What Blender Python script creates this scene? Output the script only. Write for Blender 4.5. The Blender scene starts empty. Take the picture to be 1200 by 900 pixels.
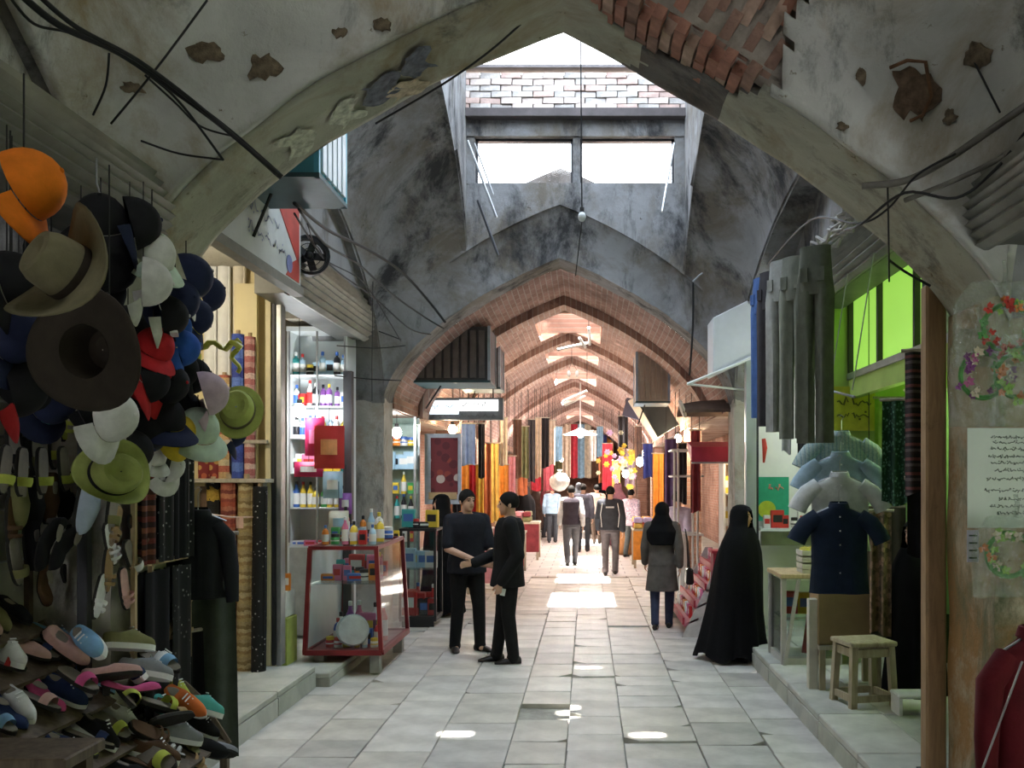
import bpy, bmesh, math, random
import numpy as np
from mathutils import Vector, Matrix, Euler, noise as mnoise
R = math.radians
PI = math.pi
sc = bpy.context.scene
COL = sc.collection

# ------------------------------------------------------------------ camera, sky, sun, exposure
F, VX, VY, EYE = 1100.0, 688.0, 562.0, 1.85
cam_data = bpy.data.cameras.new('camera')
cam = bpy.data.objects.new('camera', cam_data)
COL.objects.link(cam)
cam.location = (0, 0, EYE)
cam.rotation_euler = (PI / 2, 0, 0)
cam_data.sensor_width = 36.0
cam_data.lens = 36.0 * F / 1200.0
cam_data.shift_x = -(VX - 600.0) / 1200.0
cam_data.shift_y = (VY - 450.0) / 1200.0
cam_data.clip_start = 0.05
cam_data.clip_end = 300
sc.camera = cam

world = bpy.data.worlds.new('sky'); sc.world = world
world.use_nodes = True
bg = world.node_tree.nodes['Background']
bg.inputs['Color'].default_value = (0.93, 0.96, 1.0, 1)
bg.inputs['Strength'].default_value = 7.5

SUN_TILT = (0.045, -0.11)          # horizontal drift of the sunbeam per metre of fall (x, y)
sun_data = bpy.data.lights.new('sun', 'SUN')
sun_data.energy = 70.0
sun_data.color = (1.0, 0.95, 0.88)
sun_data.angle = R(0.9)
sun = bpy.data.objects.new('sun', sun_data); COL.objects.link(sun)
sun.rotation_euler = Vector((SUN_TILT[0], SUN_TILT[1], -1)).to_track_quat('-Z', 'Y').to_euler()
sun.location = (0, 8, 14)

sc.view_settings.view_transform = 'Standard'
sc.view_settings.look = 'None'
sc.view_settings.gamma = 1.0
sc.view_settings.use_curve_mapping = False
sc.view_settings.exposure = 0.12
sc.cycles.max_bounces = 7
sc.cycles.diffuse_bounces = 4
sc.cycles.glossy_bounces = 3
sc.cycles.transmission_bounces = 5
sc.cycles.transparent_max_bounces = 10
sc.cycles.sample_clamp_indirect = 6.0
sc.cycles.caustics_reflective = False
sc.cycles.caustics_refractive = False

rnd = random.Random(7)
def P(px, py, Y):
    """Point seen at photo pixel (px, py) at distance Y."""
    return Vector(((px - VX) / F * Y, Y, EYE - (py - VY) / F * Y))

# ------------------------------------------------------------------ materials
MATS = {}
def _nodes(name):
    m = bpy.data.materials.new(name); m.use_nodes = True
    nt = m.node_tree
    return m, nt, nt.nodes, nt.links, nt.nodes['Principled BSDF']
def _mix(nt, a, b, fac, mode='MIX'):
    n = nt.nodes.new('ShaderNodeMix'); n.data_type = 'RGBA'; n.blend_type = mode
    for sock, v in ((n.inputs[6], a), (n.inputs[7], b), (n.inputs[0], fac)):
        if hasattr(v, 'is_output'): nt.links.new(v, sock)
        elif isinstance(v, (int, float)): sock.default_value = v
        else: sock.default_value = (*v[:3], 1)
    return n.outputs[2]
def _noise(nt, scale, detail=4, rough=.55, co=None, dist=0):
    n = nt.nodes.new('ShaderNodeTexNoise')
    n.inputs['Scale'].default_value = scale; n.inputs['Detail'].default_value = detail
    n.inputs['Roughness'].default_value = rough; n.inputs['Distortion'].default_value = dist
    if co is not None: nt.links.new(co, n.inputs['Vector'])
    return n.outputs['Fac']
def _ramp(nt, v, lo, hi):
    n = nt.nodes.new('ShaderNodeMapRange'); n.clamp = True
    n.inputs['From Min'].default_value = lo; n.inputs['From Max'].default_value = hi
    nt.links.new(v, n.inputs['Value'])
    return n.outputs['Result']
def _co(nt, kind='Object', scale=None):
    t = nt.nodes.new('ShaderNodeTexCoord')
    o = t.outputs[kind]
    if scale:
        m = nt.nodes.new('ShaderNodeMapping'); m.inputs['Scale'].default_value = scale
        nt.links.new(o, m.inputs['Vector']); o = m.outputs['Vector']
    return o
def _bump(nt, b, h, strength, dist=.01):
    n = nt.nodes.new('ShaderNodeBump'); n.inputs['Strength'].default_value = strength
    n.inputs['Distance'].default_value = dist
    nt.links.new(h, n.inputs['Height']); nt.links.new(n.outputs['Normal'], b.inputs['Normal'])
def M(name, col, rough=.7, var=.2, scale=9, metal=0, bump=.0, spec=.4, col2=None):
    """Plain procedural material: a colour with soft mottling and fine relief."""
    if name in MATS: return MATS[name]
    m, nt, N, L, b = _nodes(name)
    co = _co(nt)
    f = _noise(nt, scale, 5, .6, co)
    dark = col2 if col2 else tuple(c * (1 - var) for c in col)
    lite = tuple(min(1, c * (1 + var * .6)) for c in col)
    L.new(_mix(nt, dark, lite, _ramp(nt, f, .3, .7)), b.inputs['Base Color'])
    b.inputs['Roughness'].default_value = rough; b.inputs['Metallic'].default_value = metal
    b.inputs['Specular IOR Level'].default_value = spec
    if bump: _bump(nt, b, _noise(nt, scale * 6, 3, .6, co), bump)
    MATS[name] = m
    return m
def EM(name, col, strength):
    if name in MATS: return MATS[name]
    m, nt, N, L, b = _nodes(name)
    b.inputs['Base Color'].default_value = (*col, 1)
    b.inputs['Emission Color'].default_value = (*col, 1)
    b.inputs['Emission Strength'].default_value = strength
    MATS[name] = m
    return m
def GLASS(name='clear_glass', tint=(.93, .97, .96), gloss=.12):
    if name in MATS: return MATS[name]
    m = bpy.data.materials.new(name); m.use_nodes = True
    nt = m.node_tree; nt.nodes.remove(nt.nodes['Principled BSDF'])
    tr = nt.nodes.new('ShaderNodeBsdfTransparent'); tr.inputs[0].default_value = (*tint, 1)
    gl = nt.nodes.new('ShaderNodeBsdfGlossy'); gl.inputs['Roughness'].default_value = .06
    fr = nt.nodes.new('ShaderNodeLayerWeight'); fr.inputs['Blend'].default_value = .25
    mp = nt.nodes.new('ShaderNodeMapRange'); mp.inputs['To Min'].default_value = gloss * .5; mp.inputs['To Max'].default_value = .5
    nt.links.new(fr.outputs['Facing'], mp.inputs['Value'])
    mx = nt.nodes.new('ShaderNodeMixShader')
    nt.links.new(mp.outputs[0], mx.inputs[0]); nt.links.new(tr.outputs[0], mx.inputs[1]); nt.links.new(gl.outputs[0], mx.inputs[2])
    nt.links.new(mx.outputs[0], nt.nodes['Material Output'].inputs[0])
    MATS[name] = m
    return m
def FILM():
    """Crinkled clear plastic bag."""
    if 'plastic_film' in MATS: return MATS['plastic_film']
    m = bpy.data.materials.new('plastic_film'); m.use_nodes = True
    nt = m.node_tree; nt.nodes.remove(nt.nodes['Principled BSDF'])
    tr = nt.nodes.new('ShaderNodeBsdfTransparent'); tr.inputs[0].default_value = (.92, .96, .93, 1)
    gl = nt.nodes.new('ShaderNodeBsdfGlossy'); gl.inputs['Roughness'].default_value = .18
    co = _co(nt); f = _noise(nt, 22, 4, .6, co, 1.5)
    bp = nt.nodes.new('ShaderNodeBump'); bp.inputs['Strength'].default_value = 1.0; bp.inputs['Distance'].default_value = .03
    nt.links.new(f, bp.inputs['Height']); nt.links.new(bp.outputs[0], gl.inputs['Normal'])
    mx = nt.nodes.new('ShaderNodeMixShader'); mx.inputs[0].default_value = .2
    nt.links.new(tr.outputs[0], mx.inputs[1]); nt.links.new(gl.outputs[0], mx.inputs[2])
    nt.links.new(mx.outputs[0], nt.nodes['Material Output'].inputs[0])
    MATS['plastic_film'] = m
    return m
def PLASTER(name, base, stain, soot, s1=.46, s2=.56, tint=None):
    """Old lime plaster: mottled, with brown water stains and sooty blotches of their own shape."""
    if name in MATS: return MATS[name]
    m, nt, N, L, b = _nodes(name)
    co = _co(nt)
    c = _mix(nt, tuple(x * .78 for x in base), base, _ramp(nt, _noise(nt, 2.2, 6, .62, co, .6), .35, .65))
    c = _mix(nt, c, stain, _ramp(nt, _noise(nt, 1.15, 8, .7, co, .5), s2 - .04, s2 + .13))
    c2 = _co(nt, 'Object', (1.0, 1.0, .45))
    c = _mix(nt, c, soot, _ramp(nt, _noise(nt, 1.7, 9, .75, c2, .35), s2 + .0, s2 + .14))
    sp = _noise(nt, 9, 6, .75, co)
    c = _mix(nt, c, tuple(x * .55 for x in stain), _ramp(nt, sp, .64, .7))
    L.new(c, b.inputs['Base Color'])
    b.inputs['Roughness'].default_value = .93; b.inputs['Specular IOR Level'].default_value = .15
    _bump(nt, b, _noise(nt, 14, 8, .7, co), .55, .02)
    MATS[name] = m
    return m
def BRICKWALL(name, c1, c2, mortar, sx=1, kind='Object', width=.22, row=.065, swap=None):
    if name in MATS: return MATS[name]
    m, nt, N, L, b = _nodes(name)
    co = _co(nt, kind)
    if swap:
        sep = nt.nodes.new('ShaderNodeSeparateXYZ'); cmb = nt.nodes.new('ShaderNodeCombineXYZ')
        L.new(co, sep.inputs[0])
        for i, k in enumerate(swap):
            if k in 'XYZ': L.new(sep.outputs[k], cmb.inputs[i])
        bc = cmb.outputs[0]
    else: bc = co
    t = nt.nodes.new('ShaderNodeTexBrick')
    L.new(bc, t.inputs['Vector'])
    t.inputs['Color1'].default_value = (*c1, 1); t.inputs['Color2'].default_value = (*c2, 1); t.inputs['Mortar'].default_value = (*mortar, 1)
    t.inputs['Scale'].default_value = 1; t.inputs['Brick Width'].default_value = width; t.inputs['Row Height'].default_value = row
    t.inputs['Mortar Size'].default_value = .008; t.inputs['Mortar Smooth'].default_value = .3
    c = _mix(nt, t.outputs['Color'], tuple(x * .5 for x in c1), _ramp(nt, _noise(nt, 1.3, 6, .65, co), .45, .75))
    c = _mix(nt, c, tuple(min(1, x * 1.5 + .06) for x in c2), _ramp(nt, _noise(nt, 2.3, 5, .65, co), .58, .75))
    L.new(c, b.inputs['Base Color']); b.inputs['Roughness'].default_value = .92; b.inputs['Specular IOR Level'].default_value = .15
    inv = nt.nodes.new('ShaderNodeMath'); inv.operation = 'SUBTRACT'; inv.inputs[0].default_value = 1; L.new(t.outputs['Fac'], inv.inputs[1])
    _bump(nt, b, inv.outputs[0], .7, .012)
    MATS[name] = m
    return m
def STRIPE(name, cols, axis='Z', freq=12, rough=.75, wob=.0):
    """Woven stripes in the listed colours along one object axis."""
    if name in MATS: return MATS[name]
    m, nt, N, L, b = _nodes(name)
    co = _co(nt)
    sep = nt.nodes.new('ShaderNodeSeparateXYZ'); L.new(co, sep.inputs[0])
    mul = nt.nodes.new('ShaderNodeMath'); mul.operation = 'MULTIPLY'; mul.inputs[1].default_value = freq; L.new(sep.outputs[axis], mul.inputs[0])
    v = mul.outputs[0]
    if wob:
        add = nt.nodes.new('ShaderNodeMath'); add.operation = 'MULTIPLY_ADD'; add.inputs[1].default_value = wob
        L.new(_noise(nt, 20, 2, .5, co), add.inputs[0]); L.new(v, add.inputs[2]); v = add.outputs[0]
    fr = nt.nodes.new('ShaderNodeMath'); fr.operation = 'FRACT'; L.new(v, fr.inputs[0])
    cr = nt.nodes.new('ShaderNodeValToRGB'); cr.color_ramp.interpolation = 'CONSTANT'
    el = cr.color_ramp.elements
    while len(el) < len(cols): el.new(.5)
    for i, c in enumerate(cols):
        el[i].position = i / len(cols); el[i].color = (*c, 1)
    L.new(fr.outputs[0], cr.inputs[0])
    L.new(_mix(nt, cr.outputs[0], (0, 0, 0), _ramp(nt, _noise(nt, 60, 3, .6, co), .4, 1.3)), b.inputs['Base Color'])
    b.inputs['Roughness'].default_value = rough; b.inputs['Specular IOR Level'].default_value = .25
    MATS[name] = m
    return m
def SPOTS(name, base, spots, scale=14, thr=.5, rough=.7):
    """Printed cloth or packaging: coloured cells over a ground."""
    if name in MATS: return MATS[name]
    m, nt, N, L, b = _nodes(name)
    co = _co(nt)
    v = nt.nodes.new('ShaderNodeTexVoronoi'); v.inputs['Scale'].default_value = scale; L.new(co, v.inputs['Vector'])
    cr = nt.nodes.new('ShaderNodeValToRGB'); cr.color_ramp.interpolation = 'CONSTANT'
    el = cr.color_ramp.elements
    while len(el) < len(spots): el.new(.5)
    for i, c in enumerate(spots):
        el[i].position = i / len(spots); el[i].color = (*c, 1)
    L.new(v.outputs['Color'], cr.inputs[0])
    f = _ramp(nt, v.outputs['Distance'], thr, thr - .05)
    L.new(_mix(nt, base, cr.outputs[0], f), b.inputs['Base Color'])
    b.inputs['Roughness'].default_value = rough; b.inputs['Specular IOR Level'].default_value = .3
    MATS[name] = m
    return m
def WOOD(name, c1, c2, axis=(1, 1, 8), rough=.6):
    if name in MATS: return MATS[name]
    m, nt, N, L, b = _nodes(name)
    co = _co(nt, 'Object', tuple(1.0 / a for a in axis))
    f = _noise(nt, 26, 5, .6, co, .7)
    c = _mix(nt, c1, c2, _ramp(nt, f, .35, .65))
    c = _mix(nt, c, tuple(x * .4 for x in c1), _ramp(nt, _noise(nt, 4, 5, .7, _co(nt)), .58, .78))
    L.new(c, b.inputs['Base Color']); b.inputs['Roughness'].default_value = rough
    b.inputs['Specular IOR Level'].default_value = .3
    _bump(nt, b, f, .25, .004)
    MATS[name] = m
    return m

# ------------------------------------------------------------------ mesh building
class MB:
    def __init__(s): s.v = []; s.f = []; s.m = []; s.tf = Matrix.Identity(4); s.mi = 0
    def add(s, vs, fs, mi=None):
        o = len(s.v); t = s.tf
        s.v += [tuple(t @ Vector(p)) for p in vs]
        s.f += [tuple(i + o for i in f) for f in fs]
        s.m += [s.mi if mi is None else mi] * len(fs)
    def box(s, c, d, rot=None, mi=None, taper=1.0):
        x, y, z = d[0] / 2, d[1] / 2, d[2] / 2
        vs = [(-x, -y, -z), (x, -y, -z), (x, y, -z), (-x, y, -z), (-x * taper, -y * taper, z), (x * taper, -y * taper, z), (x * taper, y * taper, z), (-x * taper, y * taper, z)]
        mt = Matrix.Translation(c)
        if rot is not None: mt = mt @ (Euler(rot).to_matrix().to_4x4() if not isinstance(rot, Matrix) else rot.to_4x4())
        s.add([mt @ Vector(p) for p in vs], [(3, 2, 1, 0), (4, 5, 6, 7), (0, 1, 5, 4), (1, 2, 6, 5), (2, 3, 7, 6), (3, 0, 4, 7)], mi)
    def hexa(s, b4, t4, mi=None):
        """box from four bottom and four top corners, both counter-clockwise seen from above"""
        s.add(list(b4) + list(t4), [(3, 2, 1, 0), (4, 5, 6, 7), (0, 1, 5, 4), (1, 2, 6, 5), (2, 3, 7, 6), (3, 0, 4, 7)], mi)
    def tube(s, path, r, n=8, mi=None, caps=True, flat=1.0):
        path = [Vector(p) for p in path]; k = len(path)
        rs = r if isinstance(r, (list, tuple)) else [r] * k
        rings = []; up = None
        for i, p in enumerate(path):
            d = (path[min(i + 1, k - 1)] - path[max(i - 1, 0)])
            if d.length < 1e-9: d = Vector((0, 0, 1))
            d.normalize()
            if up is None:
                up = d.orthogonal().normalized()
            else:
                up = (up - d * up.dot(d))
                up = up.normalized() if up.length > 1e-6 else d.orthogonal().normalized()
            w = d.cross(up)
            rings.append([p + (up * math.cos(2 * PI * j / n) + w * (math.sin(2 * PI * j / n) * flat)) * rs[i] for j in range(n)])
        s.loft(rings, mi, caps)
    def loft(s, rings, mi=None, caps=True, closed=True):
        n = len(rings[0]); vs = [p for r in rings for p in r]; fs = []
        for i in range(len(rings) - 1):
            for j in range(n if closed else n - 1):
                a, b = i * n + j, i * n + (j + 1) % n
                fs.append((a, b, b + n, a + n))
        if caps and closed:
            fs.append(tuple(range(n - 1, -1, -1))); fs.append(tuple((len(rings) - 1) * n + j for j in range(n)))
        s.add(vs, fs, mi)
    def lathe(s, prof, n=16, c=(0, 0, 0), mi=None, caps=True, sx=1, sy=1):
        c = Vector(c)
        s.loft([[c + Vector((r * math.cos(2 * PI * j / n) * sx, r * math.sin(2 * PI * j / n) * sy, z)) for j in range(n)] for r, z in prof], mi, caps)
    def ball(s, c, r, n=12, m=8, mi=None):
        c = Vector(c); r = Vector(r) if not isinstance(r, (int, float)) else Vector((r, r, r))
        prof = [(math.sin(PI * (i + .02) / (m + .04)), -math.cos(PI * (i + .02) / (m + .04))) for i in range(m + 1)]
        s.loft([[c + Vector((q * math.cos(2 * PI * j / n) * r.x, q * math.sin(2 * PI * j / n) * r.y, z * r.z)) for j in range(n)] for q, z in prof], mi)
    def grid(s, fn, nu, nv, mi=None, keep=None):
        vs = [fn(i / nu, j / nv) for j in range(nv + 1) for i in range(nu + 1)]
        fs = []
        for j in range(nv):
            for i in range(nu):
                if keep is None or keep((i + .5) / nu, (j + .5) / nv):
                    a = j * (nu + 1) + i
                    fs.append((a, a + 1, a + nu + 2, a + nu + 1))
        s.add(vs, fs, mi)
    def mesh(s, name, mats, smooth=False, bev=0):
        me = bpy.data.meshes.new(name)
        me.from_pydata(s.v, [], s.f)
        for m in mats if isinstance(mats, (list, tuple)) else [mats]: me.materials.append(m)
        if any(s.m): me.polygons.foreach_set('material_index', s.m)
        bm = bmesh.new(); bm.from_mesh(me)
        bmesh.ops.recalc_face_normals(bm, faces=bm.faces)
        if bev:
            es = [e for e in bm.edges if len(e.link_faces) == 2 and e.calc_face_angle(0) > .6]
            bmesh.ops.bevel(bm, geom=es, offset=bev, segments=1, affect='EDGES', clamp_overlap=True)
        bm.to_mesh(me); bm.free()
        if smooth:
            me.polygons.foreach_set('use_smooth', [True] * len(me.polygons))
            if smooth != 'all': me.set_sharp_from_angle(angle=R(smooth if smooth is not True else 40))
        return me
    def build(s, name, mats, parent=None, smooth=False, bev=0, loc=None, rot=None):
        return link(name, s.mesh(name, mats, smooth, bev), parent, loc, rot)
def link(name, data, parent=None, loc=None, rot=None):
    o = bpy.data.objects.new(name, data); COL.objects.link(o)
    if loc is not None: o.location = loc
    if rot is not None: o.rotation_euler = rot
    if parent is not None: o.parent = parent
    return o
LABELS = {}
def tag(o, label, cat, group=None, kind=None):
    o['label'] = label; o['category'] = cat
    if group: o['group'] = group
    if kind: o['kind'] = kind
    LABELS.setdefault(label, []).append(o.name)
    return o
def thing(name, label, cat, loc=(0, 0, 0), rot=(0, 0, 0), group=None):
    o = link(name, None, None, loc, rot if not isinstance(rot, (int, float)) else (0, 0, rot))
    o.empty_display_size = .1
    return tag(o, label, cat, group)
def struct(o, label, cat='structure'):
    o['kind'] = 'structure'; o['label'] = label; o['category'] = cat
    return o
def copy_tree(o, parent=None, loc=None, rot=None, label=None, name=None):
    c = o.copy(); COL.objects.link(c); c.parent = parent
    if loc is not None: c.location = loc
    if rot is not None: c.rotation_euler = rot
    if label:
        c['label'] = label; LABELS.setdefault(label, []).append(c.name)
    for ch in KIDS.get(o.name, []) if o.name in KIDS else [x for x in COL.objects if x.parent == o]:
        copy_tree(ch, c)
    return c
KIDS = {}
def freeze(o):
    """remember a prototype's children so that copies are quick"""
    KIDS[o.name] = [x for x in COL.objects if x.parent == o]
    for k in KIDS[o.name]: KIDS[k.name] = [x for x in COL.objects if x.parent == k]
    return o
def lamp(name, loc, col, watts, size=.06, parent=None):
    d = bpy.data.lights.new(name, 'POINT'); d.energy = watts; d.color = col; d.shadow_soft_size = size
    o = bpy.data.objects.new(name, d); COL.objects.link(o); o.location = loc
    if parent: o.parent = parent
    return o
def fold(x, seed, amp=1.0):
    return amp * (math.sin(x * 1.0 + seed) * .6 + math.sin(x * 2.3 + seed * 1.7) * .4)
ORD = ['first', 'second', 'third', 'fourth', 'fifth', 'sixth', 'seventh', 'eighth', 'ninth', 'tenth', 'eleventh', 'twelfth', 'thirteenth', 'fourteenth', 'fifteenth', 'sixteenth']
# ------------------------------------------------------------------ shared materials
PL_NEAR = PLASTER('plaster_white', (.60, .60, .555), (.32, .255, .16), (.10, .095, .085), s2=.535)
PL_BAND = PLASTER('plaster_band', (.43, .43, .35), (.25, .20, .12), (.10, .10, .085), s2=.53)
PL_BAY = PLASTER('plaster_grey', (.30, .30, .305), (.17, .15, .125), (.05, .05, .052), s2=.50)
PL_PIER = PLASTER('plaster_pier', (.52, .49, .43), (.33, .24, .16), (.14, .13, .12), s2=.55)
PL_WALL = PLASTER('plaster_wall', (.46, .44, .38), (.28, .22, .15), (.1, .1, .09), s2=.56)
BRICK_M = [M('brick_red', (.36, .17, .12), .9, .35, 12, bump=.4), M('brick_brown', (.27, .16, .12), .9, .35, 12, bump=.4), M('brick_pale', (.42, .29, .22), .9, .35, 12, bump=.4)]
BRICK_P = [M('brick_limed', (.62, .52, .47), .9, .3, 12, bump=.4), M('brick_limed_pink', (.55, .40, .35), .9, .3, 12, bump=.4), M('brick_limed_grey', (.50, .46, .43), .9, .3, 12, bump=.4)]
MORTAR = M('mortar', (.30, .26, .22), .95, .4, 7, bump=.5)
VAULTBRICK = BRICKWALL('vault_brick', (.27, .16, .135), (.37, .235, .205), (.42, .34, .31), kind='UV', width=.24, row=.075)
RIBBRICK = BRICKWALL('rib_brick', (.30, .18, .15), (.42, .28, .235), (.46, .38, .34), swap='YXZ', width=.24, row=.075)
FARWALL = BRICKWALL('far_wall_brick', (.36, .20, .15), (.46, .27, .2), (.44, .35, .29), swap='YZX', width=.24, row=.075)
STEEL = M('grey_steel', (.42, .43, .44), .42, .25, 5, metal=.7)
DARKSTEEL = M('dark_steel', (.055, .055, .06), .5, .3, 5, metal=.4)
SHUTTER = M('shutter_steel', (.27, .27, .24), .5, .35, 3, metal=.35, bump=.05)
SHUTTER_D = M('shutter_dark', (.15, .15, .14), .5, .35, 3, metal=.3)
CABLE = M('black_cable', (.012, .012, .013), .55, .2, 5)
WHITE = M('white_paint', (.78, .79, .77), .5, .12, 6)
GREYWOOD = WOOD('weathered_wood', (.36, .32, .25), (.50, .45, .36))
DARKWOOD = WOOD('dark_wood', (.09, .065, .045), (.16, .12, .08))
TANWOOD = WOOD('tan_wood', (.42, .30, .16), (.58, .44, .26))
POSTWOOD = WOOD('post_wood', (.24, .15, .08), (.36, .23, .12))
BULB = EM('bulb_white', (.95, .98, 1.0), 60)
BULBW = EM('bulb_warm', (1.0, .80, .50), 50)
CLEAR = GLASS()

# ------------------------------------------------------------------ floor: stone slabs in a mortar bed
FLX0, FLX1 = -2.42, 1.65
bed = MB(); bed.box(((FLX0 + FLX1) / 2, 7.0, -.09), (FLX1 - FLX0 + .1, 22.0, .1))
floor = struct(bed.build('floor', M('mortar_bed', (.33, .32, .29), .95, .4, 6, bump=.4)), 'worn stone slab floor running down the covered lane', 'floor')
far = MB(); far.box((-.4, 32.5, -.06), (5.2, 29.2, .12))
def floor_far_mat():
    m, nt, N, L, b = _nodes('far_slabs'); co = _co(nt)
    t = nt.nodes.new('ShaderNodeTexBrick'); L.new(co, t.inputs['Vector'])
    t.inputs['Color1'].default_value = (.50, .47, .43, 1); t.inputs['Color2'].default_value = (.60, .56, .52, 1); t.inputs['Mortar'].default_value = (.24, .22, .2, 1)
    t.inputs['Scale'].default_value = 1; t.inputs['Brick Width'].default_value = .5; t.inputs['Row Height'].default_value = .42; t.inputs['Mortar Size'].default_value = .012
    L.new(_mix(nt, t.outputs['Color'], (.3, .27, .24), _ramp(nt, _noise(nt, 1.4, 5, .6, co), .5, .8)), b.inputs['Base Color'])
    b.inputs['Roughness'].default_value = .5
    return m
far.build('far_paving', floor_far_mat(), floor)
SLABM = [M('slab_%s' % n, c, .5, .34, 2.6, bump=.22, spec=.45) for n, c in (('grey', (.49, .485, .455)), ('pale', (.55, .54, .505)), ('buff', (.515, .50, .45)), ('dark', (.42, .41, .38)), ('cream', (.57, .56, .515)))]
srnd = random.Random(3)
x = FLX0; colw = []
while x < FLX1 - .02:
    w = srnd.choice((.40, .44, .48, .52))
    if FLX1 - (x + w) < .25: w = FLX1 - x
    colw.append((x, w)); x += w
for x, w in colw:
    y = 4.4 + srnd.uniform(0, .4)
    while y < 17.6:
        d = srnd.choice((.40, .46, .52, .60))
        cx, cy = x + w / 2, y + d / 2
        if not (abs(cx + .48) < .23 and 7.25 < cy < 7.75):
            mb = MB(); t = .045; g = .0035
            j = lambda: srnd.uniform(-.003, .003)
            z = srnd.uniform(-.005, .0)
            if srnd.random() < .06: z -= .014
            a, b_, c_, e = (-w / 2 + g, -d / 2 + g), (w / 2 - g, -d / 2 + g), (w / 2 - g, d / 2 - g), (-w / 2 + g, d / 2 - g)
            k = srnd.uniform(.05, .14); r_ = srnd.random()
            top = [(a[0] + k, a[1]), b_, c_, e, (a[0], a[1] + k)] if r_ < .12 else [a, (b_[0] - k, b_[1]), (b_[0], b_[1] + k), c_, e] if r_ < .22 else [a, b_, c_, e]
            top = [(p[0] + j(), p[1] + j(), z + srnd.uniform(-.002, .002)) for p in top]
            mb.loft([[(p[0], p[1], z - t) for p in top], top, [(p[0] * .985, p[1] * .985, p[2] + .003) for p in top]])
            mb.build('stone_slab', SLABM[srnd.choices(range(5), (4, 4, 3, 1, 3))[0]], floor, loc=(cx, cy, 0))
        y += d

# ------------------------------------------------------------------ raised platforms and kerbs in front of the shops
def platform(name, x0, x1, y0, y1, z, label, kx, mats, seed):
    r_ = random.Random(seed)
    mb = MB(); mb.box(((x0 + x1) / 2, (y0 + y1) / 2, z / 2 - .03), (abs(x1 - x0), y1 - y0, z - .03 + .0))
    o = struct(mb.build(name, M('platform_core', (.36, .36, .31), .9, .35, 2, bump=.3)), label, 'kerb')
    sgn = 1 if kx == max(x0, x1) else -1
    yy = y0
    while yy < y1 - .01:
        L_ = min(r_.uniform(.75, 1.15), y1 - yy)
        if y1 - yy - L_ < .3: L_ = y1 - yy
        s = MB(); s.box((0, 0, 0), (.46, L_ - .012, .05)); s.build('kerb_stone', r_.choice(mats), o, bev=.008, loc=(kx - sgn * .225, yy + L_ / 2, z - .02))
        f = MB(); f.box((0, 0, 0), (.03, L_ - .02, z - .05)); f.build('kerb_face_stone', r_.choice(mats), o, loc=(kx - sgn * .005, yy + L_ / 2, (z - .05) / 2))
        # inner row
        w2 = abs(x1 - x0) - .47
        if w2 > .2:
            q = MB(); q.box((0, 0, 0), (min(w2, .7), L_ - .012, .05)); q.build('platform_slab', r_.choice(mats), o, bev=.006, loc=(kx - sgn * (.46 + min(w2, .7) / 2), yy + L_ / 2, z - .022))
        yy += L_
    return o
KM = [M('kerb_grey', (.44, .45, .40), .75, .25, 3, bump=.2), M('kerb_green', (.42, .44, .37), .75, .25, 3, bump=.2), M('kerb_pale', (.52, .52, .47), .75, .25, 3, bump=.2)]
platform('platform_left', -4.7, -2.42, 2.0, 8.35, .19, 'grey stone kerb and raised shop step along the fabric shop', -2.42, KM, 1)
platform('step_left', -4.7, -2.30, 8.36, 10.75, .12, 'lower stone step under the red framed glass showcase', -2.30, KM, 2)
platform('platform_right', 1.65, 4.4, 2.0, 10.9, .18, 'pale stone kerb and raised step before the clothes shop', 1.65, KM, 3)

# ------------------------------------------------------------------ vault geometry
def prof(u, w):
    u = min(1, abs(u)); return w * (1 - u) + (1 - w) * math.sqrt(max(0, 1 - u * u))
A1 = dict(c=-.13, h=2.2, s=2.6, r=1.73, w=.65, wl=.40)      # near arch
A2 = dict(c=-.32, h=2.03, s=2.7, r=1.7, w=.45, wl=.45)      # second arch and the brick vault
def arch_z(a, x): return a['s'] + a['r'] * prof((x - a['c']) / a['h'], a['w'] if x > a['c'] else a['wl'])
def arch_pt(a, u): return a['c'] + a['h'] * u, a['s'] + a['r'] * prof(u, a['w'] if u > 0 else a['wl'])
def lerp_arch(a, b, t): return {k: a[k] * (1 - t) + b[k] * t for k in a}
def bay_z(x, y, y0, y1, a, b, B):
    t = (y - y0) / (y1 - y0); q = lerp_arch(a, b, t)
    return arch_z(q, x) + B * prof(2 * t - 1, .2)
def bay_pt(u, t, y0, y1, a, b, B):
    q = lerp_arch(a, b, t); x, z = arch_pt(q, u)
    return (x, y0 + (y1 - y0) * t, z + B * prof(2 * t - 1, .2))
def ucos(s):      # finer sampling near the springing
    return -math.cos(PI * s)
def lump(p, s=2.3, a=.02):
    return a * mnoise.noise(Vector(p) * s)

# bay over the viewer
B0 = (-1.4, 4.6, A1, A1, 1.9)
def patch0(x, y): # fallen plaster beside the arch crown
    n = mnoise.noise(Vector((x * 3.1, bay_z(x, y, *B0) * 3.1, 4.2))) * .3 + mnoise.noise(Vector((x * 9, bay_z(x, y, *B0) * 9, 1.2))) * .08
    return .16 + n < x < .93 + n * 1.1 + (4.6 - y) * .25 and y > 3.72 + n
def hole0(x, y): return -.6 < x < .35 and .5 < y < 1.85
NU, NV = 110, 110
def v0(s, t):
    tt = .5 - .5 * math.cos(PI * t)
    x, y, z = bay_pt(ucos(s), tt, *B0)
    return (x, y, z + lump((x, y, z)))
mb = MB()
mb.grid(v0, NU, NV, keep=lambda s, t: not (lambda p: hole0(p[0], p[1]) or patch0(p[0], p[1]))(v0(s, t)))
ceiling0 = struct(mb.build('ceiling', PL_NEAR, smooth='all'), 'stained white plaster vault springing towards the near arch', 'vault')
sm = ceiling0.modifiers.new('plaster_thickness', 'SOLIDIFY'); sm.thickness = .05; sm.offset = -1
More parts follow.
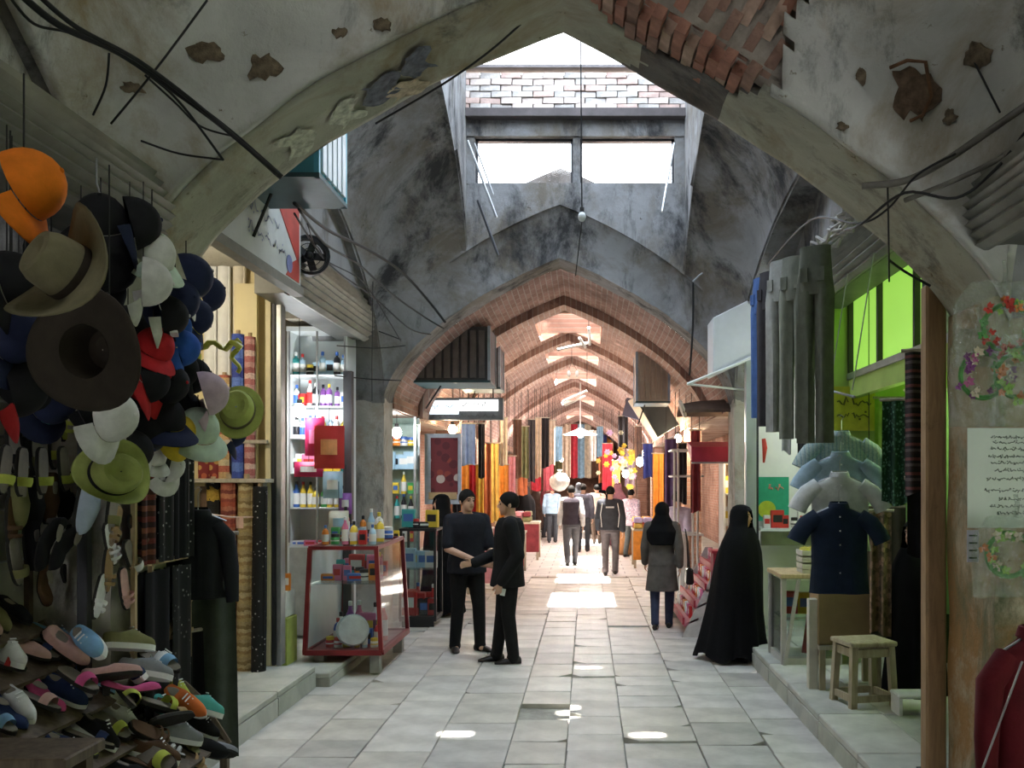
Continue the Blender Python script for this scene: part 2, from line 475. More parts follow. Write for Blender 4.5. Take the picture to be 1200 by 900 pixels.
mb = MB(); mb.grid(lambda s, t: tuple(Vector(v0(.48 + .36 * s, .66 + .34 * t)) + Vector((0, -.0, .11))), 24, 24)
mb.build('brick_backing', MORTAR, ceiling0)
# bricks laid bare in that patch, course by course up the vault
brk = random.Random(5)
def brick_mesh(nm, mats, d, seeds=4):
    out = []
    for m in mats:
        for k in range(seeds):
            b = MB(); b.box((0, 0, 0), d)
            b.v = [tuple(c + brk.uniform(-.004, .004) for c in p) for p in b.v]
            out.append(b.mesh(nm, m))
    return out
BR = brick_mesh('brick', BRICK_M, (.056, .2, .07))
def place_brick(parent, p, tang, along, meshes):
    n = tang.cross(along).normalized(); along = n.cross(tang).normalized()
    m = Matrix((tang.normalized(), along, n)).transposed().to_4x4(); m.translation = p
    o = link('brick', brk.choice(meshes), parent); o.matrix_world = m
    return o
x = .0; k = 0
while x < 1.45:
    y = 4.58 - (.1 if k % 2 else 0)
    while y > 3.4:
        if patch0(x, y) or patch0(x + .05, y) or patch0(x - .05, y):
            f = lambda X, Y: Vector((X, Y, bay_z(X, Y, *B0)))
            p = f(x, y); tx = (f(x + .01, y) - p).normalized(); ty = (f(x, y - .01) - p).normalized()
            n = tx.cross(ty); n = n if n.z > 0 else -n
            place_brick(ceiling0, p + n.normalized() * .045 + Vector((0, 0, brk.uniform(-.006, .006))), tx, ty, BR)
        g = bay_z(x, y, *B0) - bay_z(x, y - .02, *B0)
        y -= .212 / math.sqrt(1 + (g / .02) ** 2)
    g = (arch_z(A1, x + .02) - arch_z(A1, x)) / .02
    x += .066 / math.sqrt(1 + g * g); k += 1

# near arch: soffit band, with bricks bare at the right of the crown
YF, YB = 4.6, 5.2
def patch1(u, v):
    n = mnoise.noise(Vector((u * 6, v * 3, 1.7))) * .16
    return .07 < u + n < .40 and v < .42 + n * 1.5
def soff(s, t):
    u = ucos(s); x, z = arch_pt(A1, u)
    return (x, YF + (YB - YF) * t, z - .012 + lump((x, t * 2, z), 3, .018))
mb = MB(); mb.grid(soff, 150, 16, keep=lambda s, t: not patch1(ucos(s), t))
for fi, f_ in enumerate(mb.f):
    cx = sum(mb.v[i][0] for i in f_) / 4; cy = sum(mb.v[i][1] for i in f_) / 4
    if .25 + .3 * mnoise.noise(Vector((cx * 3, cy * 3, 2.2))) < cx < .75 + .35 * mnoise.noise(Vector((cx * 4, cy * 4, 7.2))) or (-.75 < cx + .3 * mnoise.noise(Vector((cx * 4, cy * 4, 9))) < -.15 and False): mb.m[fi] = 1
PL_SOOT = PLASTER('plaster_sooty', (.17, .16, .15), (.12, .09, .07), (.05, .05, .05), s2=.5)
arch1 = struct(mb.build('beam_near_arch', [PL_BAND, PL_SOOT], smooth='all'), 'pointed plaster arch nearest the viewer with broken patches of brick', 'arch')
sm = arch1.modifiers.new('plaster_thickness', 'SOLIDIFY'); sm.thickness = .035; sm.offset = 1
mb = MB(); mb.grid(lambda s, t: (lambda x, z: (x, YF + .01 + (YB - YF) * t, z + .09))(*arch_pt(A1, -.05 + s * .6)), 20, 4); mb.build('brick_backing', MORTAR, arch1)
u = .0; k = 0
while u < .48:
    x, z = arch_pt(A1, u); x2, z2 = arch_pt(A1, u + .002)
    tx = Vector((x2 - x, 0, z2 - z)).normalized(); nn = Vector((-tx.z, 0, tx.x)); nn = nn if nn.z > 0 else -nn
    for yy in ([4.70, 4.915, 5.12] if k % 2 else [4.62, 4.81, 5.02]):
        v = (yy - YF) / (YB - YF)
        if patch1(u, v) or patch1(u + .03, v - .1) or patch1(u - .03, v + .1):
            place_brick(arch1, Vector((x, yy, z)) + nn * (.028 + brk.uniform(-.006, .006)), tx, Vector((0, 1, 0)), BR)
    u += .066 / math.hypot(x2 - x, z2 - z) * .002; k += 1
mb = MB(); mb.grid(lambda s, t: (lambda x, z: (x, YF + .012, z + .015 + .5 * t))(*arch_pt(A1, -.15 + s * 1.05)), 40, 2); mb.build('brick_core', MORTAR, arch1)
# scraps of old posters pasted on the left of the arch band
for i, (u0, u1, t0, t1, mt) in enumerate(((-.47, -.39, .35, .75, 'scrap_dark'), (-.37, -.31, .2, .6, 'scrap_dark'), (-.55, -.49, .4, .8, 'scrap_pale'), (-.42, -.34, .62, .9, 'scrap_tan'), (-.66, -.6, .35, .8, 'scrap_pale'))):
    mb = MB()
    mb.grid(lambda s, t: (lambda uu, tt: (arch_pt(A1, uu)[0], YF + (YB - YF) * tt, arch_pt(A1, uu)[1] - .036 + lump((s * 3, t * 3, i), 2, .008)))(u0 + (u1 - u0) * s + .012 * math.sin(t * 7 + i), t0 + (t1 - t0) * t + .04 * math.sin(s * 6 + i)), 8, 6)
    mb.build('poster_scrap', M(mt, {'scrap_dark': (.13, .14, .17), 'scrap_pale': (.5, .52, .42), 'scrap_tan': (.46, .38, .27)}[mt], .9, .5, 22), arch1)
# iron bracket box and holes on the right pendentive
p = P(1068, 105, 4.2); p = Vector((p.x, 4.28, bay_z(p.x, 4.28, *B0) - .02))

# bay with the skylight
B1 = (5.2, 10.8, A1, A2, 1.9)
LX0, LX1, LY0, LY1, LZ = -1.36, 1.10, 6.3, 10.6, 6.5
def v1(s, t):
    tt = .5 - .5 * math.cos(PI * t)
    x, y, z = bay_pt(ucos(s), tt, *B1)
    return (x, y, z + lump((x, y, z), 2.0, .025))
mb = MB(); mb.grid(v1, 100, 100, keep=lambda s, t: not (lambda p: LX0 < p[0] < LX1 and LY0 < p[1] < LY1)(v1(s, t)))
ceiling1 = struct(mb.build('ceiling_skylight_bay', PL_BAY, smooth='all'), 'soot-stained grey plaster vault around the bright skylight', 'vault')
# lantern walls rising from the vault opening
def b1z(x, y): return bay_z(x, y, *B1) - .03
mb = MB()
def wallstrip(mb, p0, p1, out, ztop, zbot=None, n=16):
    rings = []
    for i in range(n + 1):
        t = i / n; x = p0[0] * (1 - t) + p1[0] * t; y = p0[1] * (1 - t) + p1[1] * t
        zb = b1z(x, y) if zbot is None else zbot
        rings.append([(x, y, zb), (x + out[0], y + out[1], zb), (x + out[0], y + out[1], ztop), (x, y, ztop)])
    mb.loft(rings)
wallstrip(mb, (LX0, LY0 - .2), (LX0, LY1), (-.22, 0), LZ + .3)
wallstrip(mb, (LX1, LY0 - .2), (LX1, LY1), (.22, 0), LZ + .3)
wallstrip(mb, (LX0, LY0), (LX1, LY0), (0, -.22), LZ + .3)
wz0, wz1 = 5.20, 5.73
wallstrip(mb, (LX0 - .2, LY1), (LX1 + .2, LY1), (0, .25), wz0)
wallstrip(mb, (LX0 - .2, LY1), (LX1 + .2, LY1), (0, .25), 6.0, wz1)
for xa, xb in ((LX0 - .2, -1.27), (-.16, -.08), (.99, LX1 + .2)):
    wallstrip(mb, (xa, LY1 + .02), (xb, LY1 + .02), (0, .2), wz1, wz0, 2)
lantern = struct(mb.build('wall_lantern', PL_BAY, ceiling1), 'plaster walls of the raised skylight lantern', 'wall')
del lantern['category']; lantern['label'] = 'grey plaster lantern walls'
# limed brick parapet above the windows
bp = MB(); bp.box(((LX0 + LX1) / 2, LY1 + .1, 6.21), (LX1 - LX0 + .9, .2, .42))
par = bp.build('brick_parapet', MORTAR, ceiling1)
BRP = brick_mesh('parapet_brick', BRICK_P, (.225, .09, .062), 3)
for r_ in range(6):
    x = LX0 - .42 + (.11 if r_ % 2 else 0)
    while x < LX1 + .42:
        o = link('brick', brk.choice(BRP), par, (x + .11, LY1 - .02 + brk.uniform(-.012, .012), 6.035 + r_ * .07 + brk.uniform(-.004, .004)), (brk.uniform(-.03, .03), brk.uniform(-.02, .02), brk.uniform(-.03, .03)))
        x += .236
mb = MB(); mb.box(((LX0 + LX1) / 2 + .05, LY1 - .06, 5.955), (3.6, .14, .09)); mb.build('steel_beam', M('rusty_beam', (.10, .085, .085), .7, .3, 6, metal=.3), ceiling1)
mb = MB(); mb.box(((LX0 + LX1) / 2, LY1 - .03, 6.475), (3.2, .16, .03)); mb.build('coping', M('coping', (.2, .18, .18), .9, .3, 6), ceiling1)
# frosted roof lights over the lantern, with broken-out pieces that let the sun through
PANE = EM('frosted_daylight', (.72, .85, 1.0), 7.0)
SUNZ = 6.92
gaps = [(-1.17, -.72, 6.78, 6.88), (.31, .54, 6.75, 6.83), (-.56, -.4, 9.77, 9.87), (.03, .22, 9.87, 9.96), (-.19, -.12, 7.3, 7.38), (-.6, -.53, 6.78, 6.82), (-.05, .03, 9.2, 9.26), (-.19, -.12, 7.55, 7.66)]
ny, nx = 6, 3
xs0 = [LX0 - .02, -.56, .26, LX1 + .02]
bar = MB()
ys0 = [LY0 - .05 + i * (LY1 + .05 - LY0 + .05) / ny for i in range(ny + 1)]
for i in range(nx):
    for jj in range(ny):
        x0, x1, y0, y1 = xs0[i], xs0[i + 1], ys0[jj], ys0[jj + 1]
        cuts_x = sorted({x0, x1} | {min(max(g[k], x0), x1) for g in gaps for k in (0, 1)})
        cuts_y = sorted({y0, y1} | {min(max(g[k] - SUN_TILT[1] * SUNZ, y0), y1) for g in gaps for k in (2, 3)})
        m_ = MB()
        for a in range(len(cuts_x) - 1):
            for b in range(len(cuts_y) - 1):
                cx, cy = (cuts_x[a] + cuts_x[a + 1]) / 2, (cuts_y[b] + cuts_y[b + 1]) / 2
                if any(g[0] - SUN_TILT[0] * SUNZ < cx < g[1] - SUN_TILT[0] * SUNZ and g[2] < cy + SUN_TILT[1] * SUNZ < g[3] for g in gaps): continue
                m_.box((cx, cy, SUNZ), (cuts_x[a + 1] - cuts_x[a], cuts_y[b + 1] - cuts_y[b], .01))
        m_.build('roof_pane', PANE, ceiling1)
for x in xs0[1:-1]: bar.box((x, (LY0 + LY1) / 2, SUNZ - .03), (.03, LY1 - LY0, .04))
bar.build('glazing_bar', DARKSTEEL, ceiling1)
# window sash in the two clerestory windows
for xa, xb, n in ((-1.27, -.16, 'window_1'), (-.08, .99, 'window_2')):
    w = MB()
    for a, b, c, d in ((xa, xb, wz0, wz0 + .025), (xa, xb, wz1 - .025, wz1), (xa, xa + .025, wz0, wz1), (xb - .025, xb, wz0, wz1)):
        w.box(((a + b) / 2, LY1 + .12, (c + d) / 2), (b - a, .04, d - c))
    o = struct(w.build(n, DARKSTEEL), 'bright clerestory window below the brick parapet, ' + ('left of the hanging bulb wire' if n == 'window_1' else 'right of the hanging bulb wire'), 'window')
    g = MB(); g.box(((xa + xb) / 2, LY1 + .13, (wz0 + wz1) / 2), (xb - xa - .04, .008, wz1 - wz0 - .04)); g.build('pane', GLASS('window_glass', (.97, .98, 1.0), .05), o)

# second arch: front wall (spandrel between vault and opening), soffit and piers
Y2, Y2B = 10.8, 11.3
mb = MB()
NA = 80
for side in (0, 1):
    yy = Y2 if side == 0 else Y2B
    mb.grid(lambda s, t: (lambda x, z: (x, yy, z - .0 + t * (.22 if side == 0 else 1.2)))(*arch_pt(A2, ucos(s))), NA, 3)
mb.grid(lambda s, t: (lambda x, z: (x, Y2 - .02 + (Y2B - Y2 + .02) * t, z - .005 + lump((x, t, z), 4, .02)))(*arch_pt(A2, ucos(s))), NA, 5)
struct(mb.build('beam_second_arch', PL_BAY, smooth=30), 'grey plaster arch opening onto the brick vaulted lane', 'arch')
def pier(name, x0, x1, y0, y1, z1, mat, label, seed=0):
    m_ = MB(); n = 14
    def face(ax, bx, ay, by):
        m_.grid(lambda s, t: (lambda x, y, z: (x + lump((y, z, seed), 3, .015), y + lump((x, z, seed + 5), 3, .015), z))(ax + (bx - ax) * s, ay + (by - ay) * s, z1 * t), 8, 24)
    face(x0, x1, y0, y0); face(x1, x1, y0, y1); face(x1, x0, y1, y1); face(x0, x0, y1, y0)
    m_.grid(lambda s, t: (x0 + (x1 - x0) * s, y0 + (y1 - y0) * t, z1), 1, 1)
    return struct(m_.build(name, mat, smooth='all'), label, 'pier')
pier('pillar_far_left', -2.80, -2.34, 10.8, 11.3, 3.9, PL_PIER, 'pale plaster pier beside the cosmetics shop', 2)
pier('pillar_far_right', 1.70, 2.2, 10.8, 11.3, 2.95, PL_PIER, 'plaster pier behind the silver pipe post', 3)
pier('pillar_near_left', -3.0, -2.33, 4.6, 5.2, 2.75, PL_PIER, 'plaster pier behind the hanging hats', 4)
PL_MURAL = PLASTER('plaster_mural', (.50, .44, .32), (.30, .17, .07), (.13, .14, .08), s2=.44)
pier('pillar_near_right', 2.0, 2.9, 4.6, 5.2, 2.75, PL_MURAL, 'stained ochre pier behind the plastic bags', 6)

# added flanges outside the vault edges, sealing out light from above the vaults
for nm, bb, par in (('light_seal_flange', B0, ceiling0), ('light_seal_flange', B1, ceiling1)):
    for sg in (-1, 1):
        h_ = MB(); h_.grid(lambda s, t: (lambda p: (p[0] + sg * .75 * s - sg * .02, p[1], p[2] + .03))(bay_pt(sg, .5 - .5 * math.cos(PI * t), *bb)), 2, 40)
        h_.build(nm, PL_BAY, par)
# walls above the shops, shop partitions, backs and ceilings
def wall(name, x0, x1, y0, y1, z0, z1, mat, label):
    m_ = MB(); m_.box(((x0 + x1) / 2, (y0 + y1) / 2, (z0 + z1) / 2), (abs(x1 - x0), abs(y1 - y0), z1 - z0))
    return struct(m_.build(name, mat), label, 'wall')
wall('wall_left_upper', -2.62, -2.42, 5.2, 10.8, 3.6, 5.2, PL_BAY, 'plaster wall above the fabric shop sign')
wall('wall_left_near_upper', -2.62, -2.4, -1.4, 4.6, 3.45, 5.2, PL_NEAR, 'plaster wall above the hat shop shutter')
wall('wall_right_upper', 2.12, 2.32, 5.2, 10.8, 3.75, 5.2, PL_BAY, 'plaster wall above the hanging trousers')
wall('wall_right_near_upper', 2.1, 2.3, -1.4, 4.6, 3.3, 5.2, PL_NEAR, 'plaster wall above the near shutter')
YELLOWWALL = M('cream_wall', (.72, .62, .36), .7, .12, 3)
wall('wall_left_back', -4.7, -4.55, -2, 11.3, 0, 3.9, PL_WALL, 'back wall of the shops at the fabric rolls')
wall('wall_left_partition_fabric', -4.6, -2.82, 8.45, 8.55, .1, 3.75, YELLOWWALL, 'cream side wall behind the standing fabric rolls')
wall('wall_left_partition_hats', -4.6, -2.9, 5.2, 5.3, .1, 3.75, PL_WALL, 'partition between hat shop and fabric shop')
wall('wall_left_partition_cosmetics', -4.6, -2.8, 10.75, 10.95, .0, 3.9, PL_WALL, 'partition behind the cosmetics cabinet')
wall('ceiling_left_shops', -4.7, -2.5, -2, 11.3, 3.75, 3.9, PL_WALL, 'ceiling of the shops beside the hat stall')
LIME = M('lime_wall', (.45, .62, .16), .7, .15, 2.5)
wall('wall_right_back', 4.3, 4.45, -2, 11.3, 0, 3.9, LIME, 'lime green back wall of the clothes shop')
wall('wall_right_partition_clothes', 2.2, 4.4, 8.9, 9.0, .1, 3.9, LIME, 'green side wall behind the shirts on hangers')
wall('wall_right_partition_food', 1.95, 4.4, 10.7, 10.8, .1, 3.9, M('white_wall', (.85, .86, .82), .6, .08, 3), 'bright white wall behind the green poster')
wall('ceiling_right_shops', 2.1, 4.45, -2, 11.3, 3.9, 4.0, PL_WALL, 'ceiling of the shops beside the clothes stall')
wall('wall_right_partition_near', 2.75, 4.4, 5.2, 5.3, .1, 3.9, LIME, 'partition behind the ochre pier')

for nm, x0, x1, lb in (('roof_sky_block_left', -6.5, -1.75, 'unseen roof slab added to block sky at the hat stall side'), ('roof_sky_block_right', 1.35, 6, 'unseen roof slab added to block sky at the clothes side')):
    wall(nm, x0, x1, -9, 10.9, 5.35, 5.5, PL_WALL, lb)  # unseen slabs added to stop sky and sun leaking past the vaults
    wall(nm + '_far', x0 if x0 < 0 else 1.6, x1 if x1 > 0 else -2.25, 10.7, 44.5, 3.9, 4.05, PL_WALL, lb + ', beyond the second arch')
for nm, x0, lb in (('wall_outer_left', -5.0, 'outer wall behind the hat and fabric shops'), ('wall_outer_right', 4.6, 'outer wall behind the clothes shop')):
    wall(nm, x0, x0 + .2, -9, 44, 0, 5.4, PL_WALL, lb)

# brick barrel vault of the far lane, with sun wells in the crown
Y3 = 44.0
WELLS = [(14.1, 15.9), (17.3, 18.9), (20.3, 23.2), (27.0, 29.5), (34.0, 36.5)]
WX0, WX1 = -.78, .22
mb = MB()
ys = sorted({11.3 + i * .6 for i in range(55)} | {v for w in WELLS for v in w} | {Y3})
us = sorted({ucos(i / 60) for i in range(61)} | {(WX0 - A2['c']) / A2['h'], (WX1 - A2['c']) / A2['h']})
vv = []; ff = []
for yy in ys:
    for u in us:
        x, z = arch_pt(A2, u); vv.append((x, yy, z - .02 * (yy > 11.4)))
nu = len(us)
for j in range(len(ys) - 1):
    for i in range(nu - 1):
        xm = A2['c'] + A2['h'] * (us[i] + us[i + 1]) / 2; ym = (ys[j] + ys[j + 1]) / 2
        if WX0 < xm < WX1 and any(a < ym < b for a, b in WELLS): continue
        a = j * nu + i; ff.append((a, a + 1, a + nu + 1, a + nu))
mb.add(vv, ff)
vault = struct(mb.build('ceiling_brick_vault', VAULTBRICK, smooth='all'), 'reddish brick barrel vault over the far lane', 'vault')
zc = A2['s'] + A2['r']
arcl = [0.0]
for i in range(1, nu):
    xa, za = arch_pt(A2, us[i - 1]); xb, zb = arch_pt(A2, us[i]); arcl.append(arcl[-1] + math.hypot(xb - xa, zb - za))
uvl = vault.data.uv_layers.new(name='courses')
for lp in vault.data.loops:
    uvl.data[lp.index].uv = (vault.data.vertices[lp.vertex_index].co.y, arcl[lp.vertex_index % nu])
for a, b in WELLS:
    w = MB()
    for x in (WX0, WX1): w.box((x + (.04 if x > 0 else -.04), (a + b) / 2, zc + .22), (.08, b - a + .16, .66))
    for yy in (a - .04, b + .04): w.box(((WX0 + WX1) / 2, yy, zc + .24), (WX1 - WX0, .08, .6))
    w.build('sun_well', FARWALL, vault)
for yy in (12.9, 15.9 + .35, 19.5, 24.3, 31.0, 38):
    m_ = MB()
    ring = []
    for i in range(61):
        x, z = arch_pt(A2, ucos(i / 60)); x2 = A2['c'] + (x - A2['c']) * .955; z2 = 2.45 + (z - 2.45) * .925
        ring.append([(x2, yy, z2), (x2, yy + .46, z2), (x, yy + .46, z + .05), (x, yy, z + .05)])
    m_.loft(ring)
    m_.build('vault_rib', RIBBRICK, vault, smooth=30)
def far_side(name, x0, x1, label):
    m_ = MB()
    m_.box(((x0 + x1) / 2, 27.7, 3.3), (abs(x1 - x0), 32.8, 1.2))      # lintel wall above shop openings
    for yy in (16.3, 19.7, 24.5, 31.2, 38.2): m_.box(((x0 + x1) / 2, yy + .2, 1.4), (abs(x1 - x0), .5, 2.8))
    m_.box((x0 + (x1 - x0) * 6.5, 27.7, 1.9), (.1, 33, 3.8))
    m_.box(((x0 + x1) / 2 + (x1 - x0) * 3, 27.7, 3.05), (abs(x1 - x0) * 7, 33, .1))
    return struct(m_.build(name, FARWALL), label, 'wall')
far_side('wall_far_left', -2.32, -2.62, 'brick shop fronts along the far side by the lit sign')
far_side('wall_far_right', 1.68, 1.98, 'brick shop fronts along the far side by the flower stall')
for nm, xx, lb in (('platform_far_left', -3.35, 'shop floor beyond the dark showcase'), ('platform_far_right', 2.72, 'shop floor beyond the red stepped stand')):
    m_ = MB(); m_.box((xx, 28.2, .05), (2.0, 34.5, .12)); struct(m_.build(nm, KM[0]), lb, 'floor')
m_ = MB(); m_.box((-.3, Y3 + .1, 2.4), (14, .2, 5)); struct(m_.build('wall_far_end', FARWALL), 'brick end wall behind the far crowd', 'wall')
# the lane behind the viewer, so that daylight is enclosed as in a bazaar
m_ = MB()
m_.grid(lambda s, t: (lambda x, z: (x, -9 + 7.6 * t, z))(*arch_pt(A1, ucos(s))), 40, 4)
struct(m_.build('ceiling_behind', PL_NEAR, smooth='all'), 'plaster vault behind the viewer', 'vault')
m_ = MB(); m_.box((-.3, -4, -.09), (8, 13, .1)); struct(m_.build('floor_behind', SLABM[0]), 'stone floor behind the viewer', 'floor')
wall('wall_light_block_behind', -3, 3, -9.2, -9.0, 0, 4.6, PL_WALL, 'unseen wall added far behind the viewer to cut frontal light')  # added to close the open lane end and dim the stall
wall('wall_behind_left', -2.8, -2.4, -9, -1.4, 0, 3.2, PL_WALL, 'wall behind the viewer at the hat shop side')
wall('wall_behind_right', 2.1, 2.5, -9, -1.4, 0, 3.2, PL_WALL, 'wall behind the viewer at the red garment side')
# ------------------------------------------------------------------ kit of repeatable things
FAB = lambda n, c, v=.25: M('cloth_' + n, c, .85, v, 10, bump=.15, spec=.2)
BLACKCLOTH = M('cloth_chador', (.007, .007, .008), .9, .2, 10, bump=.1, spec=.1)
def cap_meshes(nm, mc, mv, mesh_back=None):
    c = MB(); n = 18
    out = [(.098 * math.cos(a), .115 * math.sin(a)) for a in [i * PI / 2 / 7 for i in range(8)]]
    out = [(r, z) for r, z in out[:-1]] + [(.006, .115)]
    inn = [(r * .95, z * .95) for r, z in reversed(out)]
    c.lathe([(r, z) for r, z in out + inn], n, caps=False, sx=1.08)
    crown = c.mesh('crown', mc, smooth=True)
    v = MB()
    def vis(s, t, dz):
        a = R(-62 + 124 * s); r0 = .097; r1 = .097 + .082 * math.cos(a * .85)
        r = r0 + (r1 - r0) * t
        return (r * math.cos(a) * 1.08, r * math.sin(a), -.004 - .022 * t * t - .03 * (math.sin(a) ** 2) * t + dz)
    v.grid(lambda s, t: vis(s, t, 0), 10, 4); v.grid(lambda s, t: vis(s, t, -.004), 10, 4)
    visor = v.mesh('visor', mv, smooth=True)
    b = MB(); b.ball((0, 0, .116), (.009, .009, .006), 8, 4)
    return crown, visor, b.mesh('button', mv)
def cap(label, loc, rot, cols, s=1.0, logo=None, cord=3.04):
    t = thing('baseball_cap', label, 'cap', loc, rot, 'caps hanging in the hat stall'); t.scale = (s, s, s)
    cr, vi, bu = cap_meshes('cap', cols[0], cols[-1])
    c_ = link('crown', cr, t); link('visor', vi, t); link('button', bu, c_)
    if cord:
        iv = Euler(rot).to_matrix().inverted(); g = MB(); g.tube([iv @ Vector((0, 0, .02 / s)), iv @ Vector((0, 0, (cord - loc[2]) / s))], .003 / s, 4); link('hanging_cord', g.mesh('hanging_cord', CABLE), t)
    if logo:
        g = MB(); g.box((.097, 0, .045), (.012, .05, .035)); link('front_badge', g.mesh('front_badge', logo), t)
    return t
def brimhat(label, loc, rot, mat, bandmat, Rb=.19, curl=.05, crown_h=.11, s=1.0, dent=.02, lining=None):
    t = thing('brimmed_hat', label, 'hat', loc, rot, 'brimmed hats hanging in the hat stall'); t.scale = (s, s, s)
    n = 36
    def rim(a, r, dz):
        k = (r - .09) / (Rb - .09)
        return (r * 1.12 * math.cos(a), r * .95 * math.sin(a), curl * k * k * (math.sin(a) ** 2) * 1.6 - .012 * k * abs(math.cos(a)) + dz)
    b = MB()
    rs = [.09 + (Rb - .09) * i / 6 for i in range(7)]
    b.loft([[rim(2 * PI * j / n, r, .0) for j in range(n)] for r in rs] + [[rim(2 * PI * j / n, r, .005) for j in range(n)] for r in reversed(rs)], caps=False)
    b.build('brim', mat, t, smooth='all')
    c = MB()
    prof_ = [(.092, 0), (.09, crown_h * .4), (.084, crown_h * .75), (.07, crown_h * .97), (.05, crown_h), (.02, crown_h - dent), (.004, crown_h - dent)]
    inn = [(max(.003, r - .004), z - .004 if z else 0) for r, z in reversed(prof_)]
    c.lathe(prof_ + inn, n, caps=False, sx=1.12, sy=.95); cw = c.build('crown', lining or mat, t, smooth=True)
    d = MB(); d.lathe([(.0935, .004), (.0935, .026), (.0905, .026), (.0905, .004)], n, caps=False, sx=1.12, sy=.95); d.build('hat_band', bandmat, cw, smooth=True)
    return t
# ---- shoes
def _swid(x):      # half-width of a sole along its length, x 0 heel .. 1 toe
    return .034 + .012 * math.sin(PI * min(1, x * 1.15)) - (.03 * ((x - .82) / .18) ** 2 if x > .82 else 0) - (.026 * ((.1 - x) / .1) ** 2 if x < .1 else 0)
def shoe_data(kind, mu, ms, ma):
    """list of (part name, mesh) for a shoe 26 cm long pointing to +X"""
    L_ = .26; parts = []
    xs = [0, .03, .1, .25, .4, .55, .7, .82, .9, .96, 1.0]
    heel = .045 if kind == 'pump' else 0
    zf = lambda x: heel * max(0, 1 - x / .55) ** 1.3
    th = {'sneaker': .028, 'sandal': .016, 'slipper': .018, 'pump': .008, 'loafer': .016}[kind]
    s = MB()
    s.loft([[(x * L_, _swid(x), zf(x) + th), (x * L_, -_swid(x), zf(x) + th), (x * L_, -_swid(x) * .96, zf(x)), (x * L_, _swid(x) * .96, zf(x))] for x in xs])
    parts.append(('sole', s.mesh('sole', ms)))
    u = MB(); n = 9
    def arc(x, h, w=1.02, thin=0):
        return [(x * L_, math.cos(PI * j / n) * (_swid(x) * w - thin), zf(x) + th + math.sin(PI * j / n) ** .8 * max(.004, h - thin)) for j in range(n + 1)]
    if kind in ('sneaker', 'loafer', 'pump'):
        hs = {'sneaker': [.05, .07, .075, .07, .085, .078, .06, .046, .04, .03, .008], 'loafer': [.045, .055, .058, .048, .05, .055, .048, .04, .034, .026, .008], 'pump': [.03, .04, .042, .03, .02, .018, .03, .034, .03, .022, .006]}[kind]
        op = .52 if kind != 'pump' else .68
        rings = []
        for x, h in zip(xs, hs):
            a = arc(x, h)
            if x < op:     # foot opening: walls only
                a = [(p[0], p[1], min(p[2], zf(x) + th + h * .72)) if 2 <= j <= n - 2 else p for j, p in enumerate(a)]
            rings.append(a)
        u.loft(rings, closed=False); u.loft([[(p[0], p[1] * .92, p[2] - .004) for p in r] for r in rings], closed=False)
        parts.append(('upper', u.mesh('upper', mu, smooth=True)))
        o_ = MB(); ring = [(L_ * (.26 + .2 * math.cos(q)), .024 * math.sin(q), th + zf(.25) + (.052 if kind == 'sneaker' else .036)) for q in [2 * PI * j / 14 for j in range(14)]]
        o_.loft([ring, [(p[0], p[1] * .7, p[2] + .002) for p in ring]]); parts.append(('lining', o_.mesh('lining', ma)))
        if kind == 'sneaker':
            l = MB()
            for k in range(4): l.box((L_ * (.52 + .06 * k), 0, th + .083 - k * .011), (.007, .04, .004), (0, .35, 0))
            parts.append(('laces', l.mesh('laces', ms)))
        if kind == 'pump':
            h_ = MB(); h_.box((.022, 0, heel / 2 - .002), (.024, .03, heel), taper=1.4); parts.append(('heel', h_.mesh('heel', ms)))
    else:
        sp = [(.62, .80)] if kind == 'slipper' else [(.6, .68), (.76, .83)]
        for x0, x1 in sp:
            st = MB(); hh = .05 if kind == 'slipper' else .042
            st.loft([arc(x0, hh), arc((x0 + x1) / 2, hh * 1.02), arc(x1, hh * .86)], closed=False)
            st.loft([arc(x0, hh, thin=.003), arc((x0 + x1) / 2, hh * 1.02, thin=.003), arc(x1, hh * .86, thin=.003)], closed=False)
            parts.append(('strap', st.mesh('strap', mu, smooth=True)))
        f = MB(); f.loft([[(x * L_, _swid(x) * .93, th + .001), (x * L_, -_swid(x) * .93, th + .001), (x * L_, -_swid(x) * .93, th + .004), (x * L_, _swid(x) * .93, th + .004)] for x in xs[1:-1]])
        parts.append(('insole', f.mesh('insole', ma)))
    return parts
SHOE_CACHE = {}
def shoe(kind, col, label, loc, rot, s=1.0, group='shoes on the sloping stand', m=None):
    key = (kind, col)
    if key not in SHOE_CACHE:
        mu = FAB('shoe_' + col, SHOECOL[col]); ms = SHOESOLE.get(col, WHITE if kind == 'sneaker' else FAB('sole_dark', (.03, .028, .025)))
        SHOE_CACHE[key] = shoe_data(kind, mu, ms, FAB('shoe_lining', (.25, .22, .18)) if kind != 'sandal' else mu)
    t = thing(kind if kind != 'pump' else 'heeled_shoe', label, 'shoe', loc, rot, group); t.scale = (s, s, s)
    if m is not None: t.matrix_world = m
    up_ = None
    for n, d in SHOE_CACHE[key]:
        o_ = link(n, d, up_ if (up_ and n in ('laces', 'lining')) else t)
        if n == 'upper': up_ = o_
    return t
SHOECOL = {'black': (.012, .012, .013), 'brown': (.10, .055, .03), 'pink': (.62, .10, .26), 'pale pink': (.62, .38, .34), 'navy': (.025, .04, .11), 'sky blue': (.22, .42, .62), 'white': (.7, .7, .68),
           'yellow-green': (.50, .56, .10), 'teal': (.10, .42, .36), 'tan': (.34, .22, .11), 'orange': (.65, .16, .04), 'grey': (.24, .25, .26), 'silver blue': (.36, .42, .50), 'red': (.42, .04, .04), 'olive': (.20, .19, .08)}
SHOESOLE = {}
